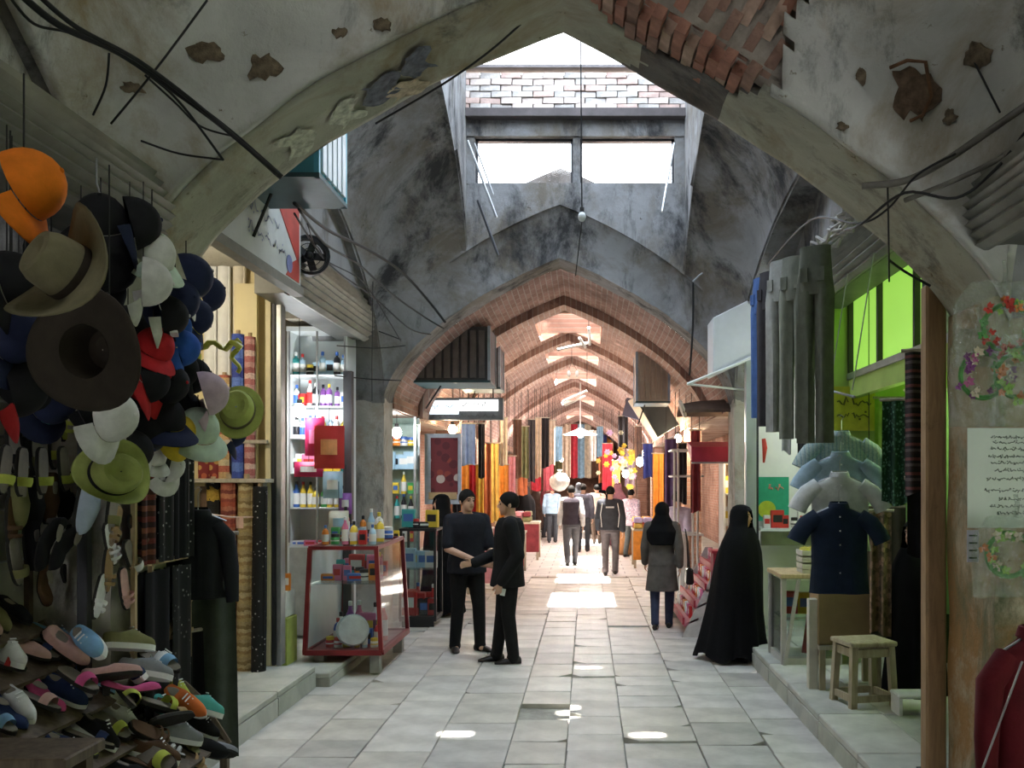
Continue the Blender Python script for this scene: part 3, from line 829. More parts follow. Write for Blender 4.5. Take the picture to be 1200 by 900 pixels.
# ---- clothes
def ring_el(z, w, d, n, seed, amp, cx=0, cy=0, k=5):
    return [(cx + (w + amp * math.sin(k * a + seed) + amp * .5 * math.sin((k * 2 + 1) * a + seed * 2.1)) * math.cos(a), cy + (d + amp * math.sin(k * a + seed)) * math.sin(a), z) for a in [2 * PI * j / n for j in range(n)]]
def shirt(label, loc, rot, mat, sleeve='short', length=.68, w=.235, group=None, collar=None, buttons=True, s=1.0, hook=.16, cat='shirt', name='shirt'):
    """shirt on a wire hanger; origin at the collar, front faces local -Y"""
    t = thing(name, label, cat, loc, rot, group); t.scale = (s, s, s)
    b = MB(); n = 30; seed = rnd.random() * 6
    zs = [(0, .062, .05, 0), (-.025, .085, .055, 0), (-.055, .15, .06, .0), (-.085, w - .02, .062, .002), (-.14, w, .07, .004), (-.3, w - .008, .075, .007), (-.48, w - .012, .07, .010), (-length + .02, w, .068, .014), (-length, w + .003, .066, .015)]
    b.loft([ring_el(z, ww, d, n, seed, a) for z, ww, d, a in zs], caps=False)
    b.loft([ring_el(z, ww - .006, d - .006, n, seed, a) for z, ww, d, a in zs], caps=False)
    b.build('shirt_body', mat, t, smooth='all')
    for sg in (-1, 1):
        q = MB()
        if sleeve == 'short': path = [(sg * (w - .06), 0, -.085), (sg * (w + .03), -.005, -.15), (sg * (w + .09), -.01, -.235), (sg * (w + .115), -.012, -.29)]; rs = [.07, .078, .08, .082]
        else: path = [(sg * (w - .06), 0, -.085), (sg * (w + .02), 0, -.17), (sg * (w + .045), -.01, -.36), (sg * (w + .055), -.02, -.58)]; rs = [.068, .07, .06, .045]
        q.tube(path, rs, 14, flat=.72); q.build('sleeve', mat, t, smooth=50)
    c = MB()
    c.loft([[((.066 + e) * math.cos(a), (.053 + e) * math.sin(a) - .004, z + (.012 * (math.sin(a) > .0))) for a in [2 * PI * j / 20 for j in range(20)]] for e, z in ((0, -.012), (-.004, .018), (.006, .014), (.018, -.022))], caps=False)
    c.build('collar', collar or mat, t, smooth=True)
    pl = MB(); pl.grid(lambda u, v: (-.014 + .028 * u, -.068 - .008 * math.sin(v * 3) - .012 * (v > .1) * min(1, v * 2), -.03 - (length - .05) * v), 1, 14); pk = pl.build('placket', mat, t)
    if buttons:
        for k in range(5):
            bt = MB(); bt.box((0, -.084 + .008 * (k == 0), -.09 - k * .11), (.011, .006, .011)); bt.build('button', WHITE, pk)
    h = MB(); h.tube([(-.17, 0, -.06), (0, 0, .015), (.17, 0, -.06)], .005, 6); h.tube([(0, 0, .015), (0, 0, hook - .05), (.02, 0, hook - .015), (.0, 0, hook), (-.02, 0, hook - .02)], .003, 6)
    h.build('hanger', STEEL, t)
    return t
def trousers(label, loc, rot, mat, h=1.3, w=.19, group=None, s=1.0, pocket=True):
    """trousers hanging from the waistband; origin at the waistband, front faces -Y"""
    t = thing('trousers', label, 'trousers', loc, rot, group); t.scale = (s, s, s)
    seed = rnd.random() * 6; n = 22
    b = MB()
    b.loft([ring_el(0, w, .045, n, seed, .003), ring_el(-.12, w + .012, .06, n, seed, .005), ring_el(-.26, w + .03, .065, n, seed, .006), ring_el(-.34, w + .032, .06, n, seed, .006)])
    b.build('seat', mat, t, smooth=50)
    for sg in (-1, 1):
        q = MB(); q.loft([ring_el(z, ww, d, 18, seed + sg, a, sg * cx, 0, 4) for z, ww, d, cx, a in ((-.2, .105, .055, .10, .003), (-.34, .118, .06, .112, .006), (-.6, .105, .058, .112, .010), (-.9, .098, .055, .113, .012), (-h, .098, .05, .115, .013))])
        q.build('trouser_leg', mat, t, smooth=50)
    wb = MB(); wb.loft([ring_el(z, w + .005, .05, n, seed, .003) for z in (.012, -.035)]); wb.build('waistband', mat, t, smooth=50)
    if pocket:
        for sg in (-1, 1):
            p_ = MB(); p_.box((sg * .1, -.066, -.2), (.09, .012, .1)); p_.build('pocket', mat, t)
    return t
def textile(label, loc, rot, mat, w, h, group=None, folds=3, amp=.025, name='hanging_textile', cat='textile', taper=1.0, bar=True, s2=None, top=None):
    """cloth length hung from a bar; origin at the top middle, faces -Y"""
    t = thing(name, label, cat, loc, rot, group); seed = rnd.random() * 9
    b = MB(); nu, nv = 22, 8
    def f(u, v, d):
        k = .35 + .65 * v
        return ((u - .5) * w * (1 + (taper - 1) * v), amp * k * math.sin(u * folds * 2 * PI + seed) + amp * .4 * math.sin(u * folds * 5.3 + seed) + d, -h * v - .02 * math.sin(u * 5 + seed) * v)
    b.grid(lambda u, v: f(u, v, -.006), nu, nv); b.grid(lambda u, v: f(u, v, .006), nu, nv)
    b.build('cloth', mat, t, smooth='all')
    if bar:
        r_ = MB(); r_.tube([(-w / 2 - .02, 0, .012), (w / 2 + .02, 0, .012)], .012, 6); r_.build('hanging_bar', GREYWOOD, t)
        if top:
            for sx in (-1, 1): r_ = MB(); r_.tube([(sx * w * .4, 0, .012), (sx * w * .4, 0, top - loc[2])], .006, 4); r_.build('hanging_cord', CABLE, t)
    return t
# ---- goods
def bottle_parts(kind, col, capcol):
    b = MB(); prof_ = {'spray': [(.0, 0), (.026, 0), (.028, .01), (.028, .13), (.022, .145), (.01, .155), (.009, .165)], 'shampoo': [(0, 0), (.034, 0), (.037, .02), (.036, .12), (.028, .15), (.012, .165), (.012, .172)],
                       'jar': [(0, 0), (.036, 0), (.04, .008), (.04, .06), (.036, .066)], 'tall': [(0, 0), (.03, 0), (.032, .015), (.03, .16), (.014, .2), (.012, .225)]}[kind]
    b.lathe([(max(r, .001), z) for r, z in prof_], 12)
    zt = prof_[-1][1]; c = MB(); rr = max(.013, prof_[-1][0] + .002); c.lathe([(rr, zt), (rr, zt + .028), (rr * .7, zt + .032), (.001, zt + .032)], 10)
    l = MB(); r0 = max(p[0] for p in prof_) + .0012; z0, z1 = .03, zt * .62; l.lathe([(r0, z0), (r0, z1)], 12, caps=False)
    return b, c, l
PROD = {}
PCOL = {'white': (.82, .82, .8), 'blue': (.06, .16, .5), 'green': (.08, .4, .12), 'red': (.55, .04, .04), 'yellow': (.75, .55, .06), 'pink': (.7, .2, .36), 'pale blue': (.4, .6, .75), 'purple': (.28, .1, .4), 'orange': (.75, .25, .04), 'black': (.02, .02, .025), 'teal': (.05, .38, .38)}
def PM(c): return M('plastic_' + c.replace(' ', '_'), PCOL[c], .35, .08, 6)
def product(kind, col, capc, label, loc, s=1.0, group=None, rz=0):
    key = (kind, col, capc)
    if key not in PROD:
        if kind in ('box', 'flatbox', 'packet'):
            d = {'box': (.07, .05, .12), 'flatbox': (.12, .07, .05), 'packet': (.13, .05, .17)}[kind]
            b = MB(); b.box((0, 0, d[2] / 2), d); l = MB(); l.box((0, -d[1] / 2 - .001, d[2] * .55), (d[0] * .72, .002, d[2] * .42))
            f = MB(); f.box((0, 0, d[2] + .003), (d[0] * .96, d[1] * .9, .006))
            PROD[key] = [('carton', b.mesh('carton', PM(col), bev=.003)), ('print_label', l.mesh('print_label', PM(capc))), ('lid_flap', f.mesh('lid_flap', PM(col)))]
        else:
            b, c, l = bottle_parts(kind, col, capc)
            PROD[key] = [('bottle_body', b.mesh('bottle_body', PM(col), smooth=True)), ('bottle_cap', c.mesh('bottle_cap', PM(capc), smooth=True)), ('print_label', l.mesh('print_label', PM('white' if col != 'white' else capc), smooth=True))]
    nm = {'box': 'carton_box', 'flatbox': 'soap_box', 'packet': 'detergent_packet', 'spray': 'spray_can', 'shampoo': 'shampoo_bottle', 'jar': 'cream_jar', 'tall': 'tall_bottle'}[kind]
    t = thing(nm, label, {'box': 'box', 'flatbox': 'box', 'packet': 'packet', 'jar': 'jar', 'spray': 'can'}.get(kind, 'bottle'), loc, rz, group); t.scale = (s, s, s)
    b_ = None
    for n, d in PROD[key]:
        o_ = link(n, d, b_ or t); b_ = b_ or o_
    return t
PNAME = {'box': 'carton', 'flatbox': 'soap box', 'packet': 'packet', 'spray': 'spray can', 'shampoo': 'shampoo bottle', 'jar': 'cream jar', 'tall': 'tall bottle'}
# ---- writing: short cursive strokes like the blurred lettering in the photo
def script(mb, x0, x1, z, h, seed, r=.004, y=0, right=True):
    q = random.Random(seed); x = x1
    while x > x0 + h * .5:
        wlen = min(q.uniform(1.0, 2.6) * h, x - x0); n = max(5, int(wlen / h * 5)); pts = []
        ph = q.uniform(0, 6)
        for i in range(n + 1):
            k = i / n
            pts.append((x - wlen * k, y, z + h * (.18 * math.sin(ph + k * 9) + (.5 * max(0, math.sin(ph * 2 + k * 5.2)) ** 3 if q.random() < .8 else -.2))))
        mb.tube(pts, r, 4)
        for _ in range(q.choice((0, 1, 2))):
            dx = q.uniform(0, wlen); mb.box((x - dx, y, z + q.choice((-.42, .55)) * h), (r * 2.6, r * 1.4, r * 2.6))
        x -= wlen + h * q.uniform(.25, .5)
# ------------------------------------------------------------------ people
def capsule(mb, a, ra, b, rb, n=12, fx=1.0, fy=1.0):
    """closed tapered capsule from a to b; fx, fy flatten the world x / y extent of the section"""
    a, b = Vector(a), Vector(b); d = b - a; L_ = d.length
    if L_ < 1e-5: d = Vector((0, 0, 1))
    d.normalize(); up = Vector((0, 1, 0)) if abs(d.y) < .9 else Vector((1, 0, 0))
    w = d.cross(up).normalized(); v = w.cross(d).normalized()
    rings = []
    def ring(c, r): return [c + (w * math.cos(t) * fx + v * math.sin(t) * fy) * r for t in [2 * PI * j / n for j in range(n)]]
    for k in range(5):
        t = (k + .15) / 5.15 * PI / 2; rings.append(ring(a - d * ra * math.cos(t), ra * math.sin(t)))
    rings.append(ring(a, ra)); rings.append(ring(b, rb))
    for k in range(4, -1, -1):
        t = (k + .15) / 5.15 * PI / 2; rings.append(ring(b + d * rb * math.cos(t), rb * math.sin(t)))
    mb.loft(rings)
def remesh(name, mb, mat, parent, voxel=.012, smooth=4):
    me = mb.mesh(name + '_raw', mat); o = link(name, me)
    r_ = o.modifiers.new('r', 'REMESH'); r_.mode = 'VOXEL'; r_.voxel_size = voxel; r_.use_smooth_shade = True
    if smooth:
        s_ = o.modifiers.new('s', 'SMOOTH'); s_.factor = .5; s_.iterations = smooth
    dg = bpy.context.evaluated_depsgraph_get(); dg.update()
    m2 = bpy.data.meshes.new_from_object(o.evaluated_get(dg)); m2.name = name
    o.modifiers.clear(); o.data = m2; bpy.data.meshes.remove(me)
    if not m2.materials: m2.materials.append(mat)
    o.parent = parent
    return o
SKIN = M('skin', (.55, .33, .23), .55, .1, 12)
HAIR = M('black_hair', (.008, .007, .006), .75, .3, 30, spec=.15)
LEATHER = M('black_leather', (.015, .013, .012), .35, .2, 12)
def hand(mb, wrist, d, palm_n, thumb, curl=.5, s=1.0, split=.010):
    """five fingered hand: wrist point, pointing direction d, palm normal, side of the thumb"""
    wrist, d, pn, th = Vector(wrist), Vector(d).normalized(), Vector(palm_n).normalized(), Vector(thumb).normalized()
    capsule(mb, wrist - d * .03, .026 * s, wrist + d * .01, .027 * s)
    for k in (-1.2, -.4, .4, 1.2):
        capsule(mb, wrist + th * k * .008, .017 * s, wrist + d * .085 * s + th * k * .0185 * s, .0125 * s, 8)
    for k, L_ in ((1.5, .068), (.5, .078), (-.5, .072), (-1.5, .056)):
        b0 = wrist + d * .085 * s + th * k * .0185 * s; p = b0; a = 0
        for j, f in enumerate((.45, .32, .23)):
            a += curl * (.7 if j == 0 else .9); q = p + (d * math.cos(a) + pn * math.sin(a)) * L_ * f * s
            capsule(mb, p, (.0098 - .001 * j) * s, q, (.009 - .001 * j) * s, 8); p = q
    b0 = wrist + d * .025 * s + th * .026 * s; p1 = b0 + (d * .6 + th * .7 + pn * .25).normalized() * .042 * s; p2 = p1 + (d * .85 + th * .2 + pn * .4).normalized() * .034 * s
    capsule(mb, b0, .0135 * s, p1, .0115 * s, 8); capsule(mb, p1, .0115 * s, p2, .009 * s, 8)
def head(mb, c, yaw, s=1.0, tilt=0):
    """head with brow, nose, chin, ears; looks along -Y turned by yaw"""
    old = mb.tf; mb.tf = old @ Matrix.Translation(c) @ Matrix.Rotation(yaw, 4, 'Z') @ Matrix.Rotation(tilt, 4, 'X') @ Matrix.Scale(s, 4)
    mb.ball((0, .012, .03), (.076, .094, .09), 16, 12)
    mb.ball((0, -.028, -.035), (.058, .062, .075), 14, 10)
    mb.ball((0, -.062, -.088), (.026, .024, .022), 10, 8)
    capsule(mb, (0, -.088, .012), .009, (0, -.106, -.022), .0135, 8); mb.ball((0, -.094, -.028), (.018, .012, .010), 8, 6)
    capsule(mb, (-.035, -.079, .026), .011, (.035, -.079, .026), .011, 8)
    capsule(mb, (-.018, -.083, -.055), .008, (.018, -.083, -.055), .008, 8)
    for sg in (-1, 1): mb.ball((sg * .078, .016, -.008), (.011, .02, .032), 8, 8)
    capsule(mb, (0, .02, -.06), .055, (0, .03, -.15), .056)
    mb.tf = old
def face_bits(parent, c, yaw, s=1.0, moustache=False):
    m = Matrix.Translation(c) @ Matrix.Rotation(yaw, 4, 'Z') @ Matrix.Scale(s, 4)
    for sg in (-1, 1):
        e = MB(); e.tf = m; e.ball((sg * .03, -.079, .006), (.012, .008, .007), 8, 6); e.build('eye', M('eye_dark', (.03, .02, .015), .2), parent, smooth='all')
        b = MB(); b.tf = m; capsule(b, (sg * .014, -.091, .028), .0045, (sg * .046, -.084, .03), .0035, 6); b.build('eyebrow', HAIR, parent)
    l = MB(); l.tf = m; capsule(l, (-.018, -.091, -.057), .005, (.018, -.091, -.057), .005, 6); l.build('lips', M('lips', (.38, .16, .13), .5), parent)
    if moustache:
        k = MB(); k.tf = m; capsule(k, (-.02, -.094, -.043), .005, (.02, -.094, -.043), .005, 6); k.build('moustache', HAIR, parent)
def hair_cap(parent, c, yaw, s=1.0, mat=None, low=.0):
    h = MB(); h.tf = Matrix.Translation(c) @ Matrix.Rotation(yaw, 4, 'Z') @ Matrix.Scale(s, 4)
    n = 22
    rings = []
    for i in range(9):
        ph = i / 8 * PI * .70
        ring = []
        for j in range(n):
            a = 2 * PI * j / n; front = max(0, -math.sin(a)); p_ = ph * (1 - .42 * front ** 1.5)
            ring.append((math.sin(p_) * math.cos(a) * (.087 + .004 * math.sin(a * 7 + i)), .014 + math.sin(p_) * math.sin(a) * (.106 + .003 * math.sin(a * 9 + i * 2)), .03 + math.cos(p_) * .106 - low * (1 - front) * (i / 8) ** 2))
        rings.append(ring)
    h.loft(rings, caps=False); h.loft([[tuple(Vector((0, .014, .03)) + (Vector(p) - Vector((0, .014, .03))) * .88) for p in r_] for r_ in rings], caps=False)
    h.build('hair', mat or HAIR, parent, smooth='all')
def shoe_foot(parent, ankle, yaw, mat, s=1.0):
    b = MB(); b.tf = Matrix.Translation((ankle[0], ankle[1], 0)) @ Matrix.Rotation(yaw, 4, 'Z') @ Matrix.Scale(s, 4)
    rings = []
    for y, w, h in ((.075, .02, .05), (.065, .034, .075), (.02, .038, .08), (-.05, .042, .07), (-.12, .047, .05), (-.17, .042, .036), (-.2, .022, .024)):
        rings.append([(w * math.cos(t), y, max(.004, h * .5 + h * .5 * math.sin(t))) for t in [2 * PI * j / 12 for j in range(12)]])
    b.loft(rings); b.build('shoe', mat, parent, smooth=60)
def torso_rings(mb, pel, chest, wide=1.0, fat=1.0, n=18, grow=0, lean=(0, 0), yaw=0, z0=None, flare=0):
    """trunk from hip to neck base as stacked ellipses around the line pel -> chest"""
    pts = [(-.10, .155 + flare, .115 + flare * .6), (.0, .170 + flare * .6, .125 + flare * .4), (.12, .155, .115), (.22, .158, .115), (.34, .178, .122), (.44, .185, .115), (.50, .165, .095), (.545, .10, .07)]
    pel, chest = Vector(pel), Vector(chest)
    rings = []
    for z, w, d in pts:
        if z0 is not None and z < z0: continue
        k = z / .5; c = pel.lerp(chest, k); c.z = pel.z + z
        rings.append([c + Matrix.Rotation(yaw, 3, 'Z') @ Vector(((w * wide + grow) * math.cos(t), (d * fat + grow) * math.sin(t), 0)) for t in [2 * PI * j / n for j in range(n)]])
    mb.loft(rings)
def person(label, X, Y, rz, H, J, wear, hands=True, face=True, hairm=None, voxel=.010, head_yaw=0, group='people in the lane', wide=1.0, fat=1.0, hair=True, moustache=False):
    """J: joint dict in local metres for a 1.75 m figure looking along -Y. wear: list of (part, material, builder)"""
    t = thing('person', label, 'person', (X, Y, 0), rz, group)
    s = H / 1.75; t.scale = (s, s, s)
    b = MB()
    pel, ch = Vector(J['pel']), Vector(J['chest'])
    torso_rings(b, pel, ch, wide * .93, fat * .9)
    hc = Vector(J['head'])
    head(b, hc, head_yaw); capsule(b, ch + Vector((0, 0, .08)), .058, hc + Vector((0, .02, -.08)), .054)
    for sg, S in ((-1, 'l'), (1, 'r')):
        sh, el, wr = Vector(J['sh' + S]), Vector(J['el' + S]), Vector(J['wr' + S])
        capsule(b, ch + Vector((sg * .06, 0, .0)), .065, sh, .056); capsule(b, sh, .054, el, .042); capsule(b, el, .041, wr, .028)
        if hands: hand(b, wr, J.get('hd' + S, wr - el), J.get('pn' + S, (-sg, 0, 0)), J.get('th' + S, (0, -1, 0)), J.get('cu' + S, .35))
        hp, kn, an = Vector(J['hp' + S]), Vector(J['kn' + S]), Vector(J['an' + S])
        capsule(b, hp, .085, kn, .056); capsule(b, kn, .055, an, .038); capsule(b, an, .038, (an.x, an.y - .06, .04), .03)
    remesh('body', b, SKIN, t, voxel if hands else .014, 2)
    if face: face_bits(t, hc, head_yaw, moustache=moustache)
    if hair: hair_cap(t, hc, head_yaw, mat=hairm)
    for nm, mat, fn in wear:
        w_ = MB(); fn(w_, J); remesh(nm, w_, mat, t, .012, 3)
    for S in 'lr': shoe_foot(t, J['an' + S], J.get('ft' + S, 0), J.get('shoe', LEATHER))
    return t
def w_trousers(gr=.018, hem=.062):
    def f(b, J):
        pel = Vector(J['pel'])
        b.loft([[pel + Vector(((w + gr) * math.cos(a), (d + gr) * math.sin(a), z)) for a in [2 * PI * j / 18 for j in range(18)]] for z, w, d in ((-.12, .15, .12), (0, .165, .122), (.1, .152, .112))])
        for S in 'lr':
            hp, kn, an = Vector(J['hp' + S]), Vector(J['kn' + S]), Vector(J['an' + S])
            capsule(b, hp, .098 + gr * .5, kn, .068 + gr * .3); capsule(b, kn, .068 + gr * .3, an + Vector((0, -.005, -.005)), hem); capsule(b, an + Vector((0, -.01, -.005)), hem, an + Vector((0, -.012, -.02)), hem + .004)
    return f
def w_top(gr=.02, long_=True, hem=-.06, flare=.01, sleeves=1.0, wide=1.0, fat=1.0):
    def f(b, J):
        pel, ch = Vector(J['pel']), Vector(J['chest'])
        pts = [(hem, .165 + flare, .122 + flare), (.03, .168 + flare * .5, .122), (.12, .158, .118), (.22, .162, .118), (.34, .182, .124), (.44, .190, .118), (.50, .17, .10), (.54, .11, .078)]
        b.loft([[(lambda c: Vector((c.x + (w * wide + gr) * math.cos(a), c.y + (d * fat + gr) * math.sin(a), pel.z + z)))(pel.lerp(ch, z / .5)) for a in [2 * PI * j / 20 for j in range(20)]] for z, w, d in pts])
        for sg, S in ((-1, 'l'), (1, 'r')):
            sh, el, wr = Vector(J['sh' + S]), Vector(J['el' + S]), Vector(J['wr' + S])
            capsule(b, ch + Vector((sg * .07, 0, 0)), .07 + gr * .5, sh, .062 + gr * .5)
            e = sh.lerp(el, min(1, sleeves)); capsule(b, sh, .062 + gr * .5, e, .05 + gr * .7)
            if long_: capsule(b, el, .05 + gr * .7, el.lerp(wr, .93), .042 + gr * .5)
    return f
def stand(**k):
    J = dict(pel=(0, 0, .95), chest=(0, .0, 1.43), head=(0, -.025, 1.625), shl=(-.185, 0, 1.42), shr=(.185, 0, 1.42), ell=(-.23, .02, 1.13), elr=(.23, .02, 1.13), wrl=(-.24, -.03, .88), wrr=(.24, -.03, .88),
             hpl=(-.09, 0, .9), hpr=(.09, 0, .9), knl=(-.1, -.01, .5), knr=(.1, -.01, .5), anl=(-.11, .01, .085), anr=(.11, .01, .085))
    J.update(k); return J
NAVYSHIRT = FAB('shirt_black_blue', (.013, .014, .02)); SUIT = FAB('suit_black', (.010, .010, .011)); TROU = FAB('trousers_black', (.009, .009, .010))
# two men talking, joined by a handshake.   man facing the viewer three-quarter
s1 = 1.72 / 1.75
person('man in dark short-sleeved shirt facing the viewer and holding the other man\'s hand', -1.30, 10.15, R(22), 1.74,
       stand(wrr=(.20, -.40, .98), elr=(.235, -.10, 1.10), hdr=(.55, -.8, -.05), pnr=(-.8, -.3, 0), thr=(0, 0, 1), cur=.55, wrl=(.10, -.34, .96), ell=(-.235, -.09, 1.12), hdl=(.85, -.4, -.1), thl=(0, 0, 1), pnl=(.2, .9, 0), cul=.5,
             anl=(-.13, .02, .085), anr=(.13, -.06, .085), ftr=R(35), ftl=R(-10), knr=(.12, -.05, .5)),
       [('trousers', TROU, w_trousers(.022)), ('shirt', NAVYSHIRT, w_top(.028, False, -.10, .015, .85, 1.06, 1.15))], voxel=.0085, head_yaw=R(14), wide=1.06, fat=1.15, moustache=False)
# man in a black suit, seen from the side, facing left
person('man in black suit seen from the side with a paper in his lowered hand', -.80, 9.50, R(-78), 1.72,
       stand(wrr=(.20, -.10, .84), elr=(.235, .07, 1.12), cur=.9, hdr=(0, -.25, -1), pnr=(-1, 0, 0), thr=(0, -1, 0), wrl=(-.03, -.36, 1.02), ell=(-.23, -.05, 1.12), hdl=(.1, -1, -.05), pnl=(.8, 0, -.2), thl=(0, 0, 1), cul=.6,
             anl=(-.09, -.10, .085), anr=(.09, .05, .085), knl=(-.09, -.05, .5), chest=(0, .02, 1.43), head=(0, .0, 1.625)),
       [('trousers', TROU, w_trousers(.02)), ('jacket', SUIT, w_top(.03, True, -.16, .025, 1.0, 1.0, 1.05))], voxel=.0085, head_yaw=R(-6))
m_ = MB(); m_.box((0, 0, 0), (.05, .004, .07), (0, .2, 0)); tag(m_.build('folded_paper', WHITE, None, loc=(-.835, 9.30, .735)), 'small folded white paper held by the man in the suit', 'paper')
# dark jacket walking away
JKT = FAB('jacket_charcoal', (.028, .03, .038)); JTR = FAB('trousers_dusky', (.10, .085, .09))
def walk(a=.16, **k):
    return stand(anl=(-.09, -a, .085), anr=(.09, a * 1.1, .12), knl=(-.1, -a * .9, .5), knr=(.1, -.02, .5), wrl=(-.25, .08, .88), wrr=(.25, -.16, .90), ell=(-.24, .08, 1.13), elr=(.24, -.02, 1.13), **k)
jk = person('man in charcoal jacket with pale piping walking away down the lane', .45, 18.2, R(176), 1.72, walk(), [('trousers', JTR, w_trousers(.02)), ('jacket', JKT, w_top(.035, True, -.06, .02, 1.0, 1.08, 1.1))], face=False, voxel=.0105)
for sg in (-1, 1):
    m_ = MB(); m_.tube([(sg * .15, .152, 1.42), (sg * .185, .14, 1.2), (sg * .16, .155, .95)], .006, 5); m_.build('piping', WHITE, jk)
m_ = MB(); m_.box((0, .168, 1.34), (.16, .012, .03)); m_.build('back_print', M('print_grey', (.4, .4, .4), .7), jk)
# man in waistcoat and white sleeves
per = person('man in dark waistcoat and white sleeves carrying a pale sack on his shoulder', -.34, 20.2, R(184), 1.72, walk(.14, ), [('trousers', FAB('trousers_grey', (.10, .10, .11)), w_trousers(.02)), ('white_shirt', FAB('white', (.75, .74, .72)), w_top(.02, True, -.02, .0, 1.0)),
       ('waistcoat', FAB('waistcoat', (.05, .04, .05)), lambda b, J: w_top(.03, False, -.05, .01, .02)(b, dict(J, shl=(-.13, 0, 1.42), shr=(.13, 0, 1.42))))], face=False, voxel=.0105)
m_ = MB(); m_.ball((0, 0, 0), (.22, .2, .2), 18, 12); m_.v = [tuple(Vector(p) * (1 + .12 * mnoise.noise(Vector(p) * 9))) for p in m_.v]
m_.lathe([(.05, .17), (.035, .22), (.06, .27)], 10); tag(m_.build('white_sack', FAB('sack_white', (.8, .76, .70)), None, smooth='all', loc=(-.60, 20.5, 1.80)), 'round white sack on the shoulder of the man in the waistcoat', 'sack')
# woman in grey coat and black headscarf walking away
COAT = FAB('coat_grey', (.105, .095, .085)); JEAN = FAB('jean_dark', (.035, .045, .085))
def coat(b, J):
    w_top(.025, True, -.06, .02, 1.0, .93, .95)(b, J)
    pel = Vector(J['pel'])
    b.loft([[pel + Vector((w * math.cos(a), d * math.sin(a), z)) for a in [2 * PI * j / 20 for j in range(20)]] for z, w, d in ((-.42, .235, .175), (-.25, .215, .165), (-.08, .195, .15), (.1, .172, .135))])
def scarf(b, J):
    h = Vector(J['head'])
    b.ball(h + Vector((0, .025, .02)), (.105, .125, .125), 18, 14)
    b.loft([[Vector((w * math.cos(a), d * math.sin(a) + cy, z)) for a in [2 * PI * j / 18 for j in range(18)]] for z, w, d, cy in ((1.17, .15, .07, .12), (1.25, .215, .16, .03), (1.36, .225, .165, .02), (1.46, .17, .14, .0), (1.56, .11, .12, .0), (1.62, .09, .1, 0))])
person('woman in grey coat, jeans and black headscarf walking away', .93, 11.65, R(172), 1.56, walk(.1), [('trousers', JEAN, w_trousers(.01, .055)), ('coat', COAT, coat), ('headscarf', BLACKCLOTH, scarf)], face=False, hair=False, voxel=.0095)
# handbag of the woman
hb = thing('handbag', 'black shoulder bag at the side of the woman in the grey coat', 'bag', (1.26, 11.6, .66)); m_ = MB(); m_.box((0, 0, 0), (.1, .24, .2), taper=.85); m_.build('bag_body', LEATHER, hb, bev=.02)
m_ = MB(); m_.tube([(0, -.1, .09), (-.02, -.06, .42), (-.05, 0, .58), (-.02, .06, .42), (0, .1, .09)], .008, 6); m_.build('bag_strap', LEATHER, hb)
# chador wearers
def chador(label, X, Y, rz, H, lean=0, group='women in chadors', width=1.0, mat=None, trail=0, shoes=True, face=True, seed=1.0, name='person'):
    t = thing(name, label, 'person', (X, Y, 0), rz, group); s = H / 1.62; t.scale = (s, s, s)
    c = MB(); n = 56
    prof_ = [(.02, .33, .30, .0), (.06, .325, .295, 0), (.25, .30, .27, 0), (.5, .275, .24, .0), (.75, .265, .225, 0), (.95, .27, .22, 0), (1.12, .262, .205, 0), (1.24, .235, .175, 0), (1.32, .185, .15, .0), (1.38, .135, .13, .0), (1.43, .112, .125, .0), (1.49, .108, .128, .0), (1.55, .098, .115, .004), (1.59, .075, .088, .008), (1.612, .035, .045, .01), (1.616, .004, .006, .01)]
    rings = []
    for z, w, d, cy in prof_:
        k = max(0, 1 - z / 1.35); ring = []
        for j in range(n):
            a = 2 * PI * j / n
            f = 1 + k * (.07 * math.sin(6 * a + seed) + .05 * math.sin(11 * a + seed * 2 + z * 2) + .03 * math.sin(19 * a + seed)) + (.02 * math.sin(9 * a + seed * 3 + z * 4) if .3 < z < 1.3 else 0)
            tr = trail * k * max(0, math.sin(a)) * .5
            zz = z + (.035 * math.sin(5 * a + seed) * (1 if z < .1 else 0)) + (.03 if z < .1 else 0)
            ring.append((w * width * f * math.cos(a), d * f * math.sin(a) + cy + lean * (z - .8) + tr, zz))
        rings.append(ring)
    fs = len(rings)
    vs = [p for r_ in rings for p in r_]; faces = []
    for i in range(fs - 1):
        for j in range(n):
            a = 2 * PI * (j + .5) / n; zc_ = (prof_[i][0] + prof_[i + 1][0]) / 2
            if face and 1.385 < zc_ < 1.57 and math.sin(a) < -.80: continue
            p_, q_ = i * n + j, i * n + (j + 1) % n; faces.append((p_, q_, q_ + n, p_ + n))
    c.add(vs, faces); c.build('chador', mat or BLACKCLOTH, t, smooth='all')
    b = MB(); old = Matrix.Translation((0, -.012 + lean * .67, 1.475)) @ Matrix.Scale(.93, 4)
    head(b, Vector((0, -.01 + lean * .67, 1.485)), 0, .93)
    b.loft([[(w * math.cos(a), d * math.sin(a) + lean * (z - .8), z) for a in [2 * PI * j / 14 for j in range(14)]] for z, w, d in ((.8, .16, .12), (1.0, .15, .11), (1.2, .17, .11), (1.3, .13, .09), (1.4, .05, .05))])
    for sg in (-1, 1): capsule(b, (sg * .09, 0, .82), .085, (sg * .09, 0, .09), .04)
    remesh('body', b, SKIN, t, .014, 2)
    if face: face_bits(t, Vector((0, -.01 + lean * .67, 1.485)), 0, .93)
    if shoes:
        for sg in (-1, 1): shoe_foot(t, (sg * .1, -.07 * sg, 0), 0, LEATHER, .95)
    return t
w1 = chador('woman in black chador standing at the right hand food counter', 1.56, 9.6, R(60), 1.60, lean=-.03, trail=.3, seed=2.2)
chador('woman in black chador behind the man in the dark shirt', -1.99, 12.8, R(-60), 1.66, seed=.6, width=.9)
